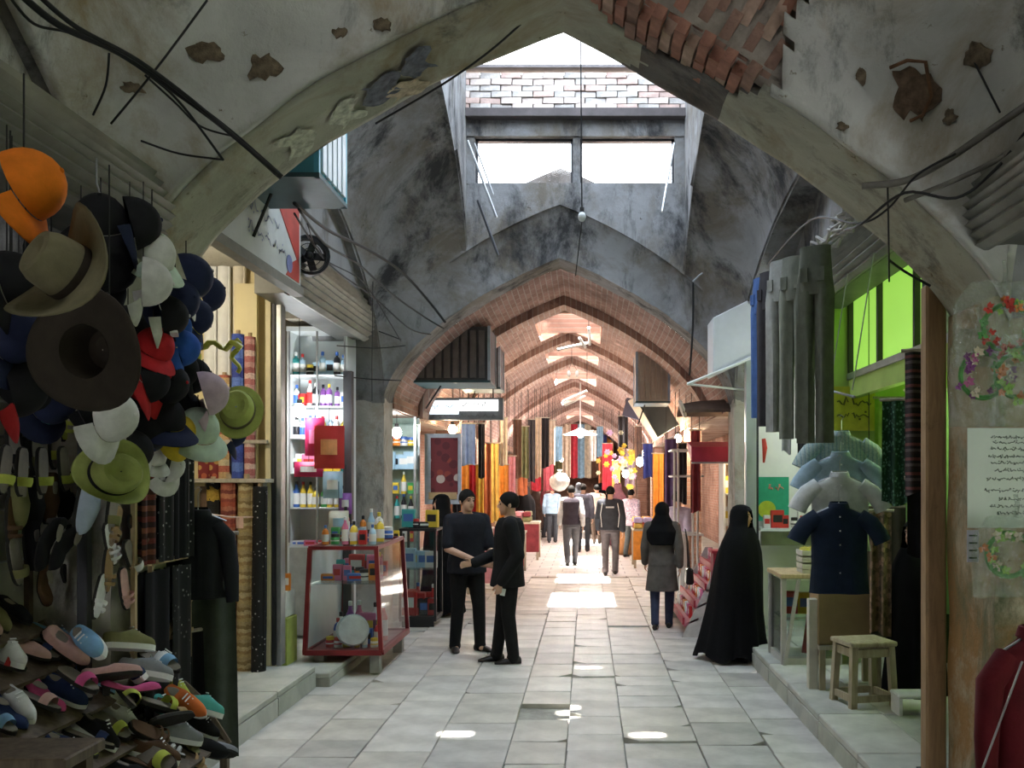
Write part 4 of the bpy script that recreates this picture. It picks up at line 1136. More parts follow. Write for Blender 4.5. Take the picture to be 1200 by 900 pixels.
chador('woman in long black chador walking beyond the suited man', -1.60, 24.2, R(170), 1.72, seed=3.1, face=False)
chador('shadowed person in black at the clothes shop door behind the stool', 2.57, 7.35, R(-60), 1.55, seed=4.4, width=.75, group='shop keepers')
# small distant crowd
def walker(label, X, Y, rz, H, top, bottom, long_=True, hairm=None, hem=-.06):
    return person(label, X, Y, rz, H, walk(.12), [('trousers', bottom, w_trousers(.02)), ('top', top, w_top(.03, long_, hem, .02))], hands=True, face=False, voxel=.014, group='far walkers', hairm=hairm)
BLUESH = FAB('shirt_sky', (.36, .52, .70)); PURP = FAB('shirt_lilac', (.55, .48, .62)); DARK = FAB('trousers_slate', (.04, .045, .055))
walker('person in light blue shirt walking beyond the woman in the chador', -1.02, 27.5, R(180), 1.68, BLUESH, DARK)
walker('man in pale lilac shirt standing by the white pipe', 1.40, 14.6, R(150), 1.66, PURP, DARK, False)
walker('person in pink patterned blouse beside the flower stall', 1.05, 22.5, R(150), 1.62, SPOTS('blouse_pink', (.55, .42, .50), [(.7, .5, .6), (.35, .3, .4), (.75, .7, .75)], 26, .5), FAB('skirt_grey', (.10, .11, .11)), True, hem=-.14)
walker('man in dark shirt ahead of the man in the waistcoat', -.1, 24.0, R(172), 1.74, FAB('shirt_slate', (.07, .07, .09)), DARK)
walker('man in maroon shirt in the far crowd', -1.25, 30.0, R(150), 1.72, FAB('shirt_maroon', (.22, .05, .06)), DARK)
walker('man in beige shirt in the far crowd', .28, 27.0, R(185), 1.7, FAB('shirt_beige', (.70, .58, .50)), FAB('trousers_brown', (.12, .09, .07)))
chador('woman in dark red chador in the far crowd', .85, 26.0, R(185), 1.78, seed=5.5, face=False, mat=FAB('chador_wine', (.09, .035, .045)))
chador('woman in black chador in the middle of the far crowd', .45, 31.0, R(180), 1.75, seed=6.5, face=False)
chador('woman in charcoal chador at the far end of the lane', -.3, 34.0, R(180), 1.75, seed=7.5, face=False, mat=FAB('chador_grey', (.05, .05, .055)))
chador('woman in brown chador beside the far left stalls', -1.75, 33.0, R(160), 1.7, seed=8.5, face=False, mat=FAB('chador_brown', (.09, .06, .05)))
# ================================================================== HAT AND SHOE STALL (near left)
def ribbed(name, label, x_out, y0, y1, z0, z1, depth, n, mat, sgn=1, cat='shutter', parts=True):
    """rolled steel shutter housing with ribs along the lane; bulges by `depth` towards the lane (sgn = +1 towards +X)"""
    t = thing(name, label, cat, (0, 0, 0), 0, 'rolled steel shutters')
    L_ = y1 - y0
    for i in range(n):
        a0, a1 = i / n, (i + 1) / n
        def pt(a, k): return (x_out - sgn * depth * (1 - math.sin(PI * (a * .85 + .1))) + sgn * k, z1 + (z0 - z1) * a)
        (xa, za), (xm, zm), (xb, zb) = pt(a0, 0), pt((a0 + a1) / 2, .03), pt(a1, 0)
        s = MB(); s.loft([[(x, y, z) for x, z in ((xa, za), (xm, zm), (xb, zb), (xb - sgn * .02, zb), (xa - sgn * .02, za))] for y in (y0, (y0 + y1) / 2, y1)])
        s.build('slat', mat, t)
    s = MB(); s.box((x_out - sgn * (depth + .16), (y0 + y1) / 2, (z0 + z1) / 2), (.25, L_, z1 - z0 - .04)); s.build('housing', SHUTTER_D, t)
    return t
ribbed('roller_shutter', 'rolled ribbed steel shutter above the hanging hats', -2.05, 2.5, 4.62, 2.98, 3.36, .10, 8, SHUTTER)
# board behind the sandals and a dark post
t = thing('display_board', 'dull beige board hung with sandals behind the shoe stand', 'board', (-2.74, 3.95, .19))
m_ = MB(); m_.box((0, 0, 1.35), (.04, 1.25, 2.5)); m_.build('panel', M('beige_board', (.34, .33, .27), .8, .25, 3), t)
for yy in (-.6, .0, .6): m_ = MB(); m_.box((.03, yy, 1.3), (.03, .035, 2.6)); m_.build('batten', DARKWOOD, t)
for i, z in enumerate((1.28, 1.52, 1.72, 1.86, 2.02)):
    m_ = MB(); m_.tube([(.045, -.62, z), (.045, .62, z)], .006, 6); m_.build('hanging_rail', STEEL, t)
m_ = MB(); m_.box((-2.42, 4.52, 1.5), (.05, .05, 2.7)); tag(m_.build('steel_post', DARKSTEEL, None, bev=.004), 'thin black steel post beside the beige sandal board', 'post')
SL = SHOECOL
def hung(kind, col, px, py, label, Y=None, X=-2.57, roll=0, s=1.0, down=True):
    Y = Y or X * F / (px - VX); p = P(px, py, Y)
    # sole against the board, toe down, lying in the plane X = const
    base = Matrix.Rotation(roll, 4, 'X') @ Matrix.Rotation(R(90), 4, 'Y')      # +X(toe) -> -Z , +Z(up) -> +X
    m = Matrix.Translation((p.x, p.y, p.z + .13 * s)) @ base @ Matrix.Scale(s, 4)
    return shoe(kind, col, label, (0, 0, 0), (0, 0, 0), group='footwear hanging on the board', m=m)
hung('sandal', 'teal', 50, 490, 'teal sandal at the top of the beige board', s=.95)
hung('sandal', 'yellow-green', 72, 488, 'yellow-green sandal beside the teal one at the top of the board', s=.95)
hung('sandal', 'black', 28, 496, 'black sandal beside the teal one on the board', s=.95)
for i, (px, py, c) in enumerate(((10, 524, 'black'), (38, 528, 'olive'), (62, 522, 'yellow-green'), (84, 518, 'olive'))):
    hung('slipper', c, px, py, '%s slipper in the second row of the board, %s from the frame edge' % (c, ORD[i]), roll=R(8 - 5 * i), s=.9)
for i, (px, py) in enumerate(((6, 551), (24, 553), (46, 552), (70, 550))):
    hung('slipper', 'yellow-green', px, py, 'yellow-green slipper in the third row of the board, %s from the frame edge' % ORD[i], roll=R(-12 + 7 * i), s=.85, X=-2.50)
for i, (px, py, c) in enumerate(((14, 588, 'olive'), (34, 590, 'black'), (53, 584, 'brown'), (74, 582, 'black'))):
    hung('loafer', c, px, py, '%s loafer in the fourth row of the board, %s from the frame edge' % (c, ORD[i]), roll=R(6 - 4 * i), s=.95)
for i, (px, py, k_, c) in enumerate(((95, 500, 'slipper', 'black'), (92, 545, 'sandal', 'olive'), (12, 610, 'sandal', 'brown'), (30, 640, 'loafer', 'black'), (10, 660, 'slipper', 'olive'), (40, 690, 'pump', 'brown'), (72, 690, 'sandal', 'black'))):
    hung(k_, c, px, py, 'stray %s %s at the edge of the sandal rows, %s from the top' % (c, 'heeled shoe' if k_ == 'pump' else k_, ORD[i]), roll=R(-20 + 9 * i), s=.9)
hung('pump', 'black', 58, 640, 'black heeled shoe dangling low on the board, toe down', roll=R(-25), X=-2.46)
hung('pump', 'black', 82, 648, 'black heeled shoe dangling low on the board beside its mate, tilted outwards', roll=R(-42), X=-2.42)
hung('loafer', 'silver blue', 104, 592, 'silvery blue pointed flat hanging from the black steel post', roll=R(-24), X=-2.38, s=1.25)
# pale shoes clustered on the pier face
for i, (px, py, k, c, rl) in enumerate(((122, 640, 'sandal', 'white', 20), (138, 620, 'sandal', 'tan', -30), (126, 668, 'sandal', 'tan', -10), (144, 660, 'slipper', 'white', 35), (120, 700, 'sandal', 'white', -25), (140, 692, 'sandal', 'pale pink', 15), (150, 630, 'sandal', 'brown', 40), (132, 600, 'slipper', 'olive', -15))):
    hung(k, c, px, py, '%s %s in the pale cluster below the olive hat, %s clockwise' % (c, k, ORD[i]), X=-2.27, roll=R(rl), s=.85)
# tiered wooden stand with shoes
t = thing('shoe_stand', 'stepped wooden stand heaped with shoes beside the kerb', 'stand', (0, 0, .19))
TIER = [(-2.06, .47, 4.25, 5.22), (-2.21, .65, 3.85, 5.22), (-2.36 + .0, .84, 3.72, 4.56), (-2.52, 1.03, 3.66, 4.5), (-2.6, 1.2, 3.66, 4.4)]
TIER[2] = (-2.36, .84, 3.72, 4.56)
for x, z, a, b in TIER:
    m_ = MB(); m_.box((x - .04, (a + b) / 2, z - .19 - .012), (.25, b - a, .022), (0, R(28), 0)); m_.build('shelf_board', DARKWOOD, t)
for yy in (3.76, 4.5, 5.18):
    x1 = -2.3 if yy > 4.6 else -2.62
    m_ = MB(); m_.tube([(-1.98, yy, .2), ((-1.98 + x1) / 2, yy, .45), (x1, yy, .98 if x1 < -2.5 else .6)], .022, 6); m_.build('side_rail', DARKWOOD, t)
    for xx, hh in ((-2.0, .2), (x1, .95 if x1 < -2.5 else .55)):
        m_ = MB(); m_.box((xx, yy, hh / 2), (.04, .04, hh)); m_.build('leg', DARKWOOD, t)
TNAME = ['lowest', 'second', 'third', 'fourth', 'top']
q = random.Random(12)
PAL = [['brown', 'black', 'olive', 'tan', 'grey', 'white', 'yellow-green', 'brown'], ['yellow-green', 'navy', 'orange', 'teal', 'brown', 'black', 'white', 'yellow-green', 'tan', 'black', 'navy'], ['sky blue', 'pink', 'navy', 'pink', 'pale pink', 'white', 'navy'], ['sky blue', 'navy', 'pale pink', 'white', 'red', 'sky blue', 'black'], ['black', 'olive', 'pale pink', 'navy', 'black', 'grey']]
KD = [['loafer', 'sandal', 'sneaker'], ['slipper', 'sneaker', 'sandal'], ['sneaker', 'slipper', 'pump'], ['sneaker', 'loafer', 'slipper'], ['loafer', 'pump']]
for k, (x, z, a, b) in enumerate(TIER):
    y = b - .07; i = 0
    while y > a:
        kd = KD[k][(i * 2 + k) % len(KD[k])]; c = PAL[k][i % len(PAL[k])]
        shoe(kd, c, '%s %s on the %s shoe stand tier, %s from the far end' % (c, 'heeled shoe' if kd == 'pump' else kd, TNAME[k], ORD[i]), (x - .14, y + q.uniform(-.02, .02), z + .065 + q.uniform(0, .02)), (R(q.uniform(-18, 18)), R(26 + q.uniform(-8, 8)), R(q.uniform(-28, 28))), q.uniform(.80, .95))
        y -= .096; i += 1
# loose shoes tossed over the lower tiers
for i, (px, py, Y, kd, c) in enumerate(((196, 812, 4.98, 'sneaker', 'orange'), (205, 828, 4.95, 'sneaker', 'teal'), (165, 790, 4.75, 'sneaker', 'navy'), (178, 782, 4.85, 'sneaker', 'white'), (140, 812, 4.5, 'slipper', 'yellow-green'), (162, 822, 4.6, 'slipper', 'yellow-green'), (150, 850, 4.45, 'sandal', 'brown'), (175, 850, 4.6, 'slipper', 'tan'), (118, 815, 4.35, 'pump', 'pink'), (70, 785, 4.25, 'slipper', 'pink'), (95, 800, 4.3, 'loafer', 'pale pink'), (48, 740, 4.35, 'loafer', 'pale pink'), (165, 880, 4.5, 'slipper', 'yellow-green'), (210, 870, 4.95, 'loafer', 'black'), (222, 882, 5.05, 'loafer', 'grey'), (190, 878, 4.75, 'sandal', 'tan'), (120, 760, 4.5, 'sneaker', 'olive'), (100, 745, 4.45, 'sneaker', 'sky blue'), (165, 765, 4.75, 'slipper', 'sky blue'), (135, 790, 4.55, 'sneaker', 'grey'))):
    p = P(px, py, Y)
    lb = '%s %s lying loose %s' % (c, 'heeled shoe' if kd == 'pump' else kd, 'on the shoe heap by the olive coat' if px > 190 else 'at the bottom of the shoe heap' if py > 840 else 'near the top of the shoe heap' if py < 775 else 'in the middle of the shoe heap')
    shoe(kd, c, lb + (', beside its twin' if lb in LABELS else ''), p, (R(q.uniform(-50, 50)), R(q.uniform(-10, 45)), R(q.uniform(-70, 70))), 1.0, group='loose shoes on the heap')
# rough bench at the frame edge
t = thing('bench', 'rough dark wooden bench below the shoe heap at the frame edge', 'bench', (-2.25, 3.42, .19))
m_ = MB(); m_.box((0, 0, .66), (.85, .28, .045)); m_.build('seat_plank', DARKWOOD, t, bev=.006)
m_ = MB(); m_.box((0, -.12, .58), (.8, .03, .09)); m_.build('apron', DARKWOOD, t)
for sx in (-1, 1):
    for sy in (-1, 1): m_ = MB(); m_.box((sx * .36, sy * .1, .32), (.05, .05, .64)); m_.build('leg', DARKWOOD, t)
# caps and hats
ORANGE = FAB('orange', (.78, .20, .015)); NAVY = FAB('navy', (.018, .024, .06)); STRAWD = FAB('straw_olive', (.19, .17, .10)); DKBROWN = FAB('felt_brown', (.045, .036, .028)); CAPW = FAB('cap_white', (.62, .62, .58)); LIMEC = FAB('straw_lime', (.42, .48, .13)); REDC = FAB('cap_red', (.45, .02, .025)); BLUEC = FAB('cap_blue', (.03, .10, .40)); PINKC = FAB('cap_pink', (.55, .42, .48)); YELC = FAB('cap_yellow', (.62, .45, .04)); MINT = FAB('cap_mint', (.50, .62, .48)); BLK = FAB('cap_black', (.012, .012, .014))
def facing(axis, spin=0):
    """rotation that points a hat's crown (+Z) along axis, visor (+X) as low as possible, then spun"""
    z = Vector(axis).normalized(); x = Vector((0, 0, -1)); x = (x - z * x.dot(z))
    x = x.normalized() if x.length > .05 else Vector((1, 0, 0)); y = z.cross(x)
    return (Matrix((x, y, z)).transposed() @ Matrix.Rotation(spin, 3, 'Z')).to_euler()
cap('bright orange baseball cap hanging with visor down at the frame edge', P(28, 218, 2.75), facing((.90, .05, .40), R(-6)), (ORANGE,), 1.02)
brimhat('olive straw cowboy hat hung above the dark brown hat', P(86, 322, 2.72), facing((-.55, -.72, .42), R(70)), STRAWD, DKBROWN, .195, .055, .12)
brimhat('large dark brown felt hat showing its hollow underside', P(98, 412, 2.98), facing((.3, .93, .2), R(80)), DKBROWN, BLK, .205, .02, .10)
capdef = [
 ('black cap at the frame edge below the orange cap', 8, 330, 3.15, (0.85, 0.25, 0.21), -21, BLK, None, 1.15), ('navy cap at the frame edge beside the brown hat', 12, 392, 3.2, (0.77, -0.20, 0.16), -10, NAVY, None, 1.15), ('black cap with red trim at the frame edge under the navy cap', 14, 455, 3.25, (0.82, 0.41, 0.20), 5, BLK, REDC, 1.15),
 ('black cap hung highest under the shutter hook', 118, 262, 3.7, (0.25, -0.55, 0.78), -14, BLK, None, 1.2), ('black and navy cap beside the hook cap', 152, 262, 3.75, (0.88, 0.43, 0.25), -16, BLK, NAVY, 1.2), ('second black cap behind the straw hat', 128, 312, 3.8, (0.88, -0.44, 0.01), -11, BLK, None, 1.2),
 ('white mesh cap with visor pointing down left', 168, 330, 3.75, (0.81, 0.32, -0.01), 23, CAPW, None, 1.1), ('white cap with green panel above the mesh cap', 178, 300, 3.85, (0.59, -0.38, 0.74), 8, CAPW, MINT, 1.05),
 ('navy cap with white front panel beside the fabric shop sign', 218, 325, 4.1, (0.87, 0.29, 0.31), 5, NAVY, CAPW, 1.15), ('navy cap under the white panel cap', 205, 352, 4.05, (0.93, -0.35, 0.08), -17, NAVY, None, 1.1), ('black cap with silver badge beside the navy caps', 192, 370, 3.95, (0.92, 0.30, 0.05), -18, BLK, CAPW, 1.0),
 ('red cap hanging among the black caps', 180, 408, 3.95, (0.49, -0.23, 0.61), -25, REDC, None, .95), ('bright blue cap beside the red cap', 210, 408, 4.1, (0.81, 0.25, 0.22), -15, BLUEC, None, .9), ('black cap with red visor left of the pink cap', 195, 450, 4.05, (0.82, -0.16, 0.04), -22, BLK, REDC, 1.0), ('black cap with red stripe beside the brown hat brim', 170, 448, 3.9, (0.93, 0.30, 0.27), -25, BLK, REDC, 1.0),
 ('black cap with navy visor in the lower row', 190, 492, 4.1, (0.39, -0.33, 0.79), 19, BLK, NAVY, 1.1), ('black cap with white visor edge in the lower row', 168, 505, 4.05, (0.94, 0.25, 0.26), 9, BLK, CAPW, 1.1), ('yellow cap peeping between black caps', 208, 505, 4.25, (0.86, -0.25, 0.08), 16, YELC, None, .85),
 ('pale pink cap in a clear wrapper', 238, 462, 4.3, (0.87, 0.34, 0.26), 24, PINKC, None, 1.15), ('pale mint cap below the pink cap', 232, 503, 4.35, (0.51, -0.56, 0.68), 9, MINT, None, 1.1), ('navy cap tucked under the round lime hat', 270, 508, 4.95, (0.89, 0.24, 0.33), 3, NAVY, None, .85),
 ('cream white cap with long visor above the olive hat', 128, 488, 3.55, (0.79, -0.13, 0.05), -12, CAPW, None, 1.1), ('black cap over the olive hat', 150, 528, 3.9, (0.88, 0.37, 0.04), 15, BLK, NAVY, 1.0), ('white and grey cap low beside the wooden rack', 178, 535, 4.3, (0.50, -0.39, 0.71), -11, CAPW, None, .75)]
for lb, px, py, Y, ax, sp, c, v, s in capdef:
    cap(lb, P(px, py, Y), facing(ax, R(sp)), (c, v or c), s * .86, logo=(CAPW if 'badge' in lb else None), cord=(3.04 if Y < 3.9 else P(px, py, Y).z + .16))
brimhat('round lime green straw hat hung beside the fabric rolls', P(279, 482, 4.9), facing((.15, -.92, .35), 0), LIMEC, STRAWD, .135, .0, .08)
brimhat('olive green cowboy hat low above the wooden rack', P(132, 557, 3.75), facing((.75, -.6, .2), R(80)), FAB('felt_olive', (.30, .34, .10)), BLK, .145, .05, .1, .95)

more_caps = [('BLK', 165, 395, 4.2), ('NAVY', 226, 372, 4.4), ('BLK', 205, 432, 4.35), ('REDC', 176, 430, 4.25), ('BLK', 222, 440, 4.45), ('NAVY', 178, 470, 4.3), ('BLK', 212, 478, 4.4), ('BLUEC', 200, 385, 4.3), ('BLK', 150, 380, 4.2), ('NAVY', 240, 345, 4.6), ('BLK', 160, 468, 4.3), ('BLK', 30, 430, 3.5), ('NAVY', 22, 360, 3.5), ('BLK', 45, 300, 3.6), ('NAVY', 60, 470, 3.7), ('BLK', 95, 480, 3.8), ('REDC', 45, 440, 3.75), ('CAPW', 195, 545, 4.5), ('BLK', 200, 525, 4.5)]
cname = {'BLK': 'black', 'NAVY': 'navy', 'REDC': 'red', 'BLUEC': 'blue', 'CAPW': 'white'}
q3 = random.Random(77); seen_ = {}
for c_, px, py, Y in sorted(more_caps, key=lambda r: r[2]):
    seen_[c_] = seen_.get(c_, 0) + 1
    cap('%s cap in the back row of caps, %s of its colour from the top' % (cname[c_], ORD[seen_[c_] - 1]), P(px, py, Y), facing((q3.uniform(.6, .95), q3.uniform(-.5, .5), q3.uniform(-.1, .5)), R(q3.uniform(-25, 25))), (globals()[c_],), q3.uniform(.78, .92), cord=(3.04 if Y < 3.9 else P(px, py, Y).z + .16))
# hooks, chain and a twisted yellow ribbon
for i, (px, py, Y, n) in enumerate(((113, 185, 3.7, 'above the black hook cap'), (168, 245, 3.85, 'above the white caps'))):
    m_ = MB(); p = P(px, py, Y); m_.tube([p, p + Vector((.0, 0, -.1)), p + Vector((.015, 0, -.14)), p + Vector((0, 0, -.16)), p + Vector((-.015, 0, -.14))], .004, 6); tag(m_.build('wire_hook', STEEL), 'steel wire hook hanging from the shutter ' + n, 'hook', 'wire hooks')
m_ = MB(); c = P(252, 405, 4.5)
m_.tube([c + Vector((-.13 + .26 * i / 12, .02 * math.sin(i), .016 * math.sin(i * 1.4))) for i in range(13)], .022, 8, flat=.5)
m_.tube([c + Vector((-.09 + .012 * math.sin(i * 1.2), 0, .09 - .2 * i / 9)) for i in range(10)], .018, 8, flat=.5); m_.tube([c + Vector((.10 + .02 * math.sin(i), 0, .03 - .16 * i / 9)) for i in range(10)], .014, 8, flat=.5)
tag(m_.build('yellow_ribbon', M('yellow_plastic', (.48, .47, .05), .4, .15, 12), None, smooth=True), 'twisted yellow ribbon bow tied between the caps and fabric rolls', 'ribbon')
# wooden rack of folded dark cloth on the pier
t = thing('cloth_rack', 'wooden rack with folded maroon and black cloths beside the olive coat', 'rack', (-2.25, 5.0, .19))
def rk(y0, z0, y1, z1, w=.025):
    m_ = MB(); m_.tube([(0, y0 - 5.0, z0 - .19), (0, y1 - 5.0, z1 - .19)], w / 2 * 1.3, 4); return m_
for yy in (4.66, 4.84, 5.3): rk(yy, .85, yy, 2.06).build('upright', TANWOOD, t)
for z in (2.02, 1.78, 1.42, 1.0): rk(4.64, z, 5.34, z).build('rail', TANWOOD, t)
rk(5.02, 1.02, 5.36, 1.2, .03).build('rail', TANWOOD, t)
MAROON = STRIPE('maroon_stripe', [(.16, .03, .02), (.05, .015, .01), (.2, .06, .03), (.03, .01, .01)], 'Z', 9)
DOTS = SPOTS('black_dotted', (.008, .008, .009), [(.25, .25, .24), (.1, .1, .1), (.4, .4, .38)], 30, .22)
for yy, w, z0, z1, mt, nm in ((4.75, .14, 1.42, 2.0, MAROON, 'folded maroon cloth'), (4.95, .16, 1.42, 2.02, DOTS, 'dotted black cloth'), (5.12, .14, 1.42, 2.02, FAB('black2', (.008, .008, .009)), 'plain black cloth'), (5.24, .1, 1.42, 2.0, DOTS, 'dotted black cloth'), (4.85, .26, .62, 1.38, FAB('black2', (.008, .008, .009)), 'black cloth drop'), (5.14, .22, .6, 1.38, DOTS, 'dotted black cloth drop')):
    m_ = MB(); m_.grid(lambda u, v: (.03 + .012 * math.sin(u * 9), yy - 5.0 - w / 2 + w * u, z1 - .19 - (z1 - z0) * v), 8, 6); m_.grid(lambda u, v: (-.02 + .012 * math.sin(u * 9), yy - 5.0 - w / 2 + w * u, z1 - .19 - (z1 - z0) * v), 8, 6)
    m_.build('folded_cloth', mt, t, smooth='all')['label'] = nm
# olive coat and black jacket hanging at the corner
textile('long olive coat hanging at the corner of the shoe stand', P(238, 628, 5.45), R(35), FAB('coat_olive', (.06, .072, .055)), .36, 1.30, 'clothes hung at the shoe stand', 2, .05, 'coat', 'coat', 1.15, True)
shirt('black jacket hanging over the olive coat', P(232, 600, 5.35), R(30), FAB('jacket_black', (.014, .015, .018)), 'long', .55, .15, 'clothes hung at the shoe stand', cat='jacket', name='jacket', s=.9, buttons=False)
textile('narrow black cloth trailing below the rack', P(222, 742, 5.40), R(60), FAB('black2', (.008, .008, .009)), .2, .62, 'clothes hung at the shoe stand', 2, .03)

# ================================================================== FABRIC SHOP
q = random.Random(4)
def roll(label, px, pyt, pyb, Y, r, mat, lean=0, group='upright fabric rolls', zb=None):
    a = P(px, pyb, Y); b = P(px + lean, pyt, Y)
    if zb is not None: a.z = zb
    t = thing('fabric_roll', label, 'fabric roll', a, 0, group); d = b - a
    m_ = MB(); n = 16
    m_.tube([d * k for k in (0, .33, .66, 1)], [r * 1.0, r * 1.03, r * .99, r], n); m_.build('cloth_roll', mat, t, smooth=40)
    c = MB(); c.tube([d * 1.0, d * 1.03], r * .35, 10); c.build('card_core', M('card', (.45, .33, .2), .8), t)
    f = MB(); f.tube([Vector((r * .9, -r * .5, 0)) + d * .02, Vector((r * .9, -r * .5, 0)) + d * .98], r * .16, 6); f.build('loose_edge', mat, t)
    return t
Yr = 8.32
RED1 = STRIPE('roll_red', [(.42, .10, .06), (.30, .07, .05), (.52, .22, .12), (.22, .06, .05), (.45, .16, .10)], 'Z', 5.5, wob=.3)
TAN1 = STRIPE('roll_tan', [(.50, .38, .18), (.38, .26, .12), (.56, .46, .26), (.30, .22, .10), (.46, .36, .2)], 'Z', 6.5, wob=.4)
BLU1 = STRIPE('roll_blue', [(.06, .10, .40), (.12, .2, .55), (.05, .07, .3)], 'Z', 4, wob=.2)
PNK1 = STRIPE('roll_pink', [(.55, .30, .28), (.45, .16, .16), (.66, .48, .44), (.35, .12, .12)], 'Z', 5, wob=.2)
YBK1 = STRIPE('roll_gold_black', [(.50, .33, .06), (.02, .02, .02), (.02, .02, .02)], 'Z', 3.2, wob=.5)
DRED = SPOTS('roll_dark_red', (.20, .03, .03), [(.45, .12, .06), (.5, .3, .1), (.1, .02, .02)], 16, .45)
BKD = SPOTS('roll_black_dots', (.01, .01, .011), [(.5, .5, .5), (.2, .2, .2)], 26, .2)
WHT = FAB('roll_white', (.80, .80, .80), .1); CRM = FAB('roll_cream', (.72, .66, .55), .1)
roll('gold and black banded fabric roll leaning behind the jacket', 254, 565, 775, Yr - .12, .06, YBK1, -4, zb=.19)
roll('brick red striped fabric roll standing on the platform', 269, 562, 775, Yr - .15, .068, RED1, -1, zb=.19)
roll('tan striped fabric roll beside the brick red one', 287, 562, 778, Yr - .15, .07, TAN1, 2, zb=.19)
roll('black speckled fabric roll leaning on the shop post', 303, 570, 780, Yr - .2, .062, BKD, 2, zb=.19)
roll('dark brown fabric roll in the shadow of the jacket', 243, 570, 770, Yr - .1, .06, FAB('roll_brown', (.14, .09, .06)), 0, zb=.19)
t = thing('roll_shelf', 'wooden shelf carrying the upper fabric rolls', 'shelf', (-3.35, 8.27, 1.84)); m_ = MB(); m_.box((0, 0, 0), (1.15, .36, .035)); m_.build('board', GREYWOOD, t, bev=.004)
for xx in (-.5, .1, .5): m_ = MB(); m_.hexa([(xx - .012, .16, -.2), (xx + .012, .16, -.2), (xx + .012, .18, -.2), (xx - .012, .18, -.2)], [(xx - .012, -.14, -.018), (xx + .012, -.14, -.018), (xx + .012, .18, -.018), (xx - .012, .18, -.018)]); m_.build('bracket', STEEL, t)
for i, (px, pt_, r_, mt, lb) in enumerate(((240, 495, .055, DRED, 'dark red printed roll on the shelf behind the caps'), (252, 500, .05, DRED, 'red printed roll on the shelf above the gold banded roll'), (263, 440, .052, STRIPE('roll_mixed', [(.6, .4, .2), (.5, .15, .1), (.65, .55, .35)], 'Z', 6), 'rust striped roll on the shelf behind the lime hat'), (279, 392, .055, BLU1, 'blue striped roll tallest on the shelf'), (293, 395, .048, PNK1, 'pink striped roll beside the blue one on the shelf'))):
    roll(lb, px, pt_, 560, Yr + .0, r_, mt, 0, 'fabric rolls on the shelf', zb=1.86)
for i, (px, lb) in enumerate(((247, 'white fabric roll nearest the hanging caps, high on the wall'), (263, 'white fabric roll between the two others, high on the wall'), (281, 'cream fabric roll nearest the cream wall, high on the wall'))):
    roll(lb, px, 308, 470, 8.40, .058, (WHT, WHT, CRM)[i], 0, 'tall white fabric rolls', zb=2.2)
m_ = MB(); m_.box((-3.2, 8.35, 2.185), (.75, .16, .03)); tag(m_.build('wall_ledge', GREYWOOD), 'narrow wooden ledge under the tall white rolls', 'shelf')
# pink string with a tag across the rolls
t = thing('string_line', 'pink string with a paper tag tied across the fabric rolls', 'string', P(268, 600, 8.05)); a, b = P(228, 600, 7.6) - t.location, P(312, 606, 8.2) - t.location
m_ = MB(); m_.tube([a, a.lerp(b, .5) + Vector((0, 0, -.02)), b], .007, 5); m_.build('string', M('pink_string', (.7, .5, .42), .7), t)
m_ = MB(); m_.box(a.lerp(b, .62) + Vector((0, -.01, -.06)), (.06, .004, .1)); m_.build('tag', M('tag_paper', (.75, .5, .4), .8), t)
# door post of the fabric shop
t = thing('shop_post', 'steel channel post between the fabric shop and the cosmetics shop', 'post', (-2.78, 8.38, .19))
for dx, w, mt in ((-.05, .05, M('cream_paint', (.66, .58, .36), .5, .15, 4)), (.0, .03, DARKSTEEL), (.045, .045, STEEL)): m_ = MB(); m_.box((dx, 0, 1.72), (w, .12, 3.42)); m_.build('channel', mt, t, bev=.004)
m_ = MB(); m_.box((-.25, -.03, 1.7), (.2, .05, 3.4)); tag(m_.build('door_jamb', M('cream_wall2', (.74, .64, .38), .6, .12, 2), None, loc=(-2.78, 8.38, .19)), 'cream painted wooden jamb beside the black speckled roll', 'jamb')
def bulb(label, loc, col, watts, r=.045, mat=None, shade=False, cord=.4):
    cord = (3.74 if loc[1] < 10.7 else max(3.0, arch_z(A2, loc[0]) - .03) if A2['c'] - A2['h'] < loc[0] < A2['c'] + A2['h'] else 3.0) - loc[2] - r * 1.9
    t = thing('light_bulb', label, 'light bulb', loc, 0, 'bare bulbs')
    m_ = MB(); m_.ball((0, 0, 0), (r, r, r * 1.25), 12, 10); m_.build('glass_bulb', mat or (BULB if col[2] > .8 else BULBW), t, smooth='all')
    m_ = MB(); m_.lathe([(r * .45, r * .95), (r * .45, r * 1.9), (.004, r * 2)], 8); m_.build('socket', DARKSTEEL, t)
    m_ = MB(); m_.tube([(0, 0, r * 1.9), (0, 0, r * 1.9 + cord)], .004, 5); m_.build('cord', CABLE, t)
    l = lamp('bulb_light', (0, 0, 0), col, watts, r * 1.3, t)
    return t
bulb('bulb lighting the fabric shop from inside its ceiling', (-3.35, 7.0, 3.3), (1.0, .88, .66), 150)
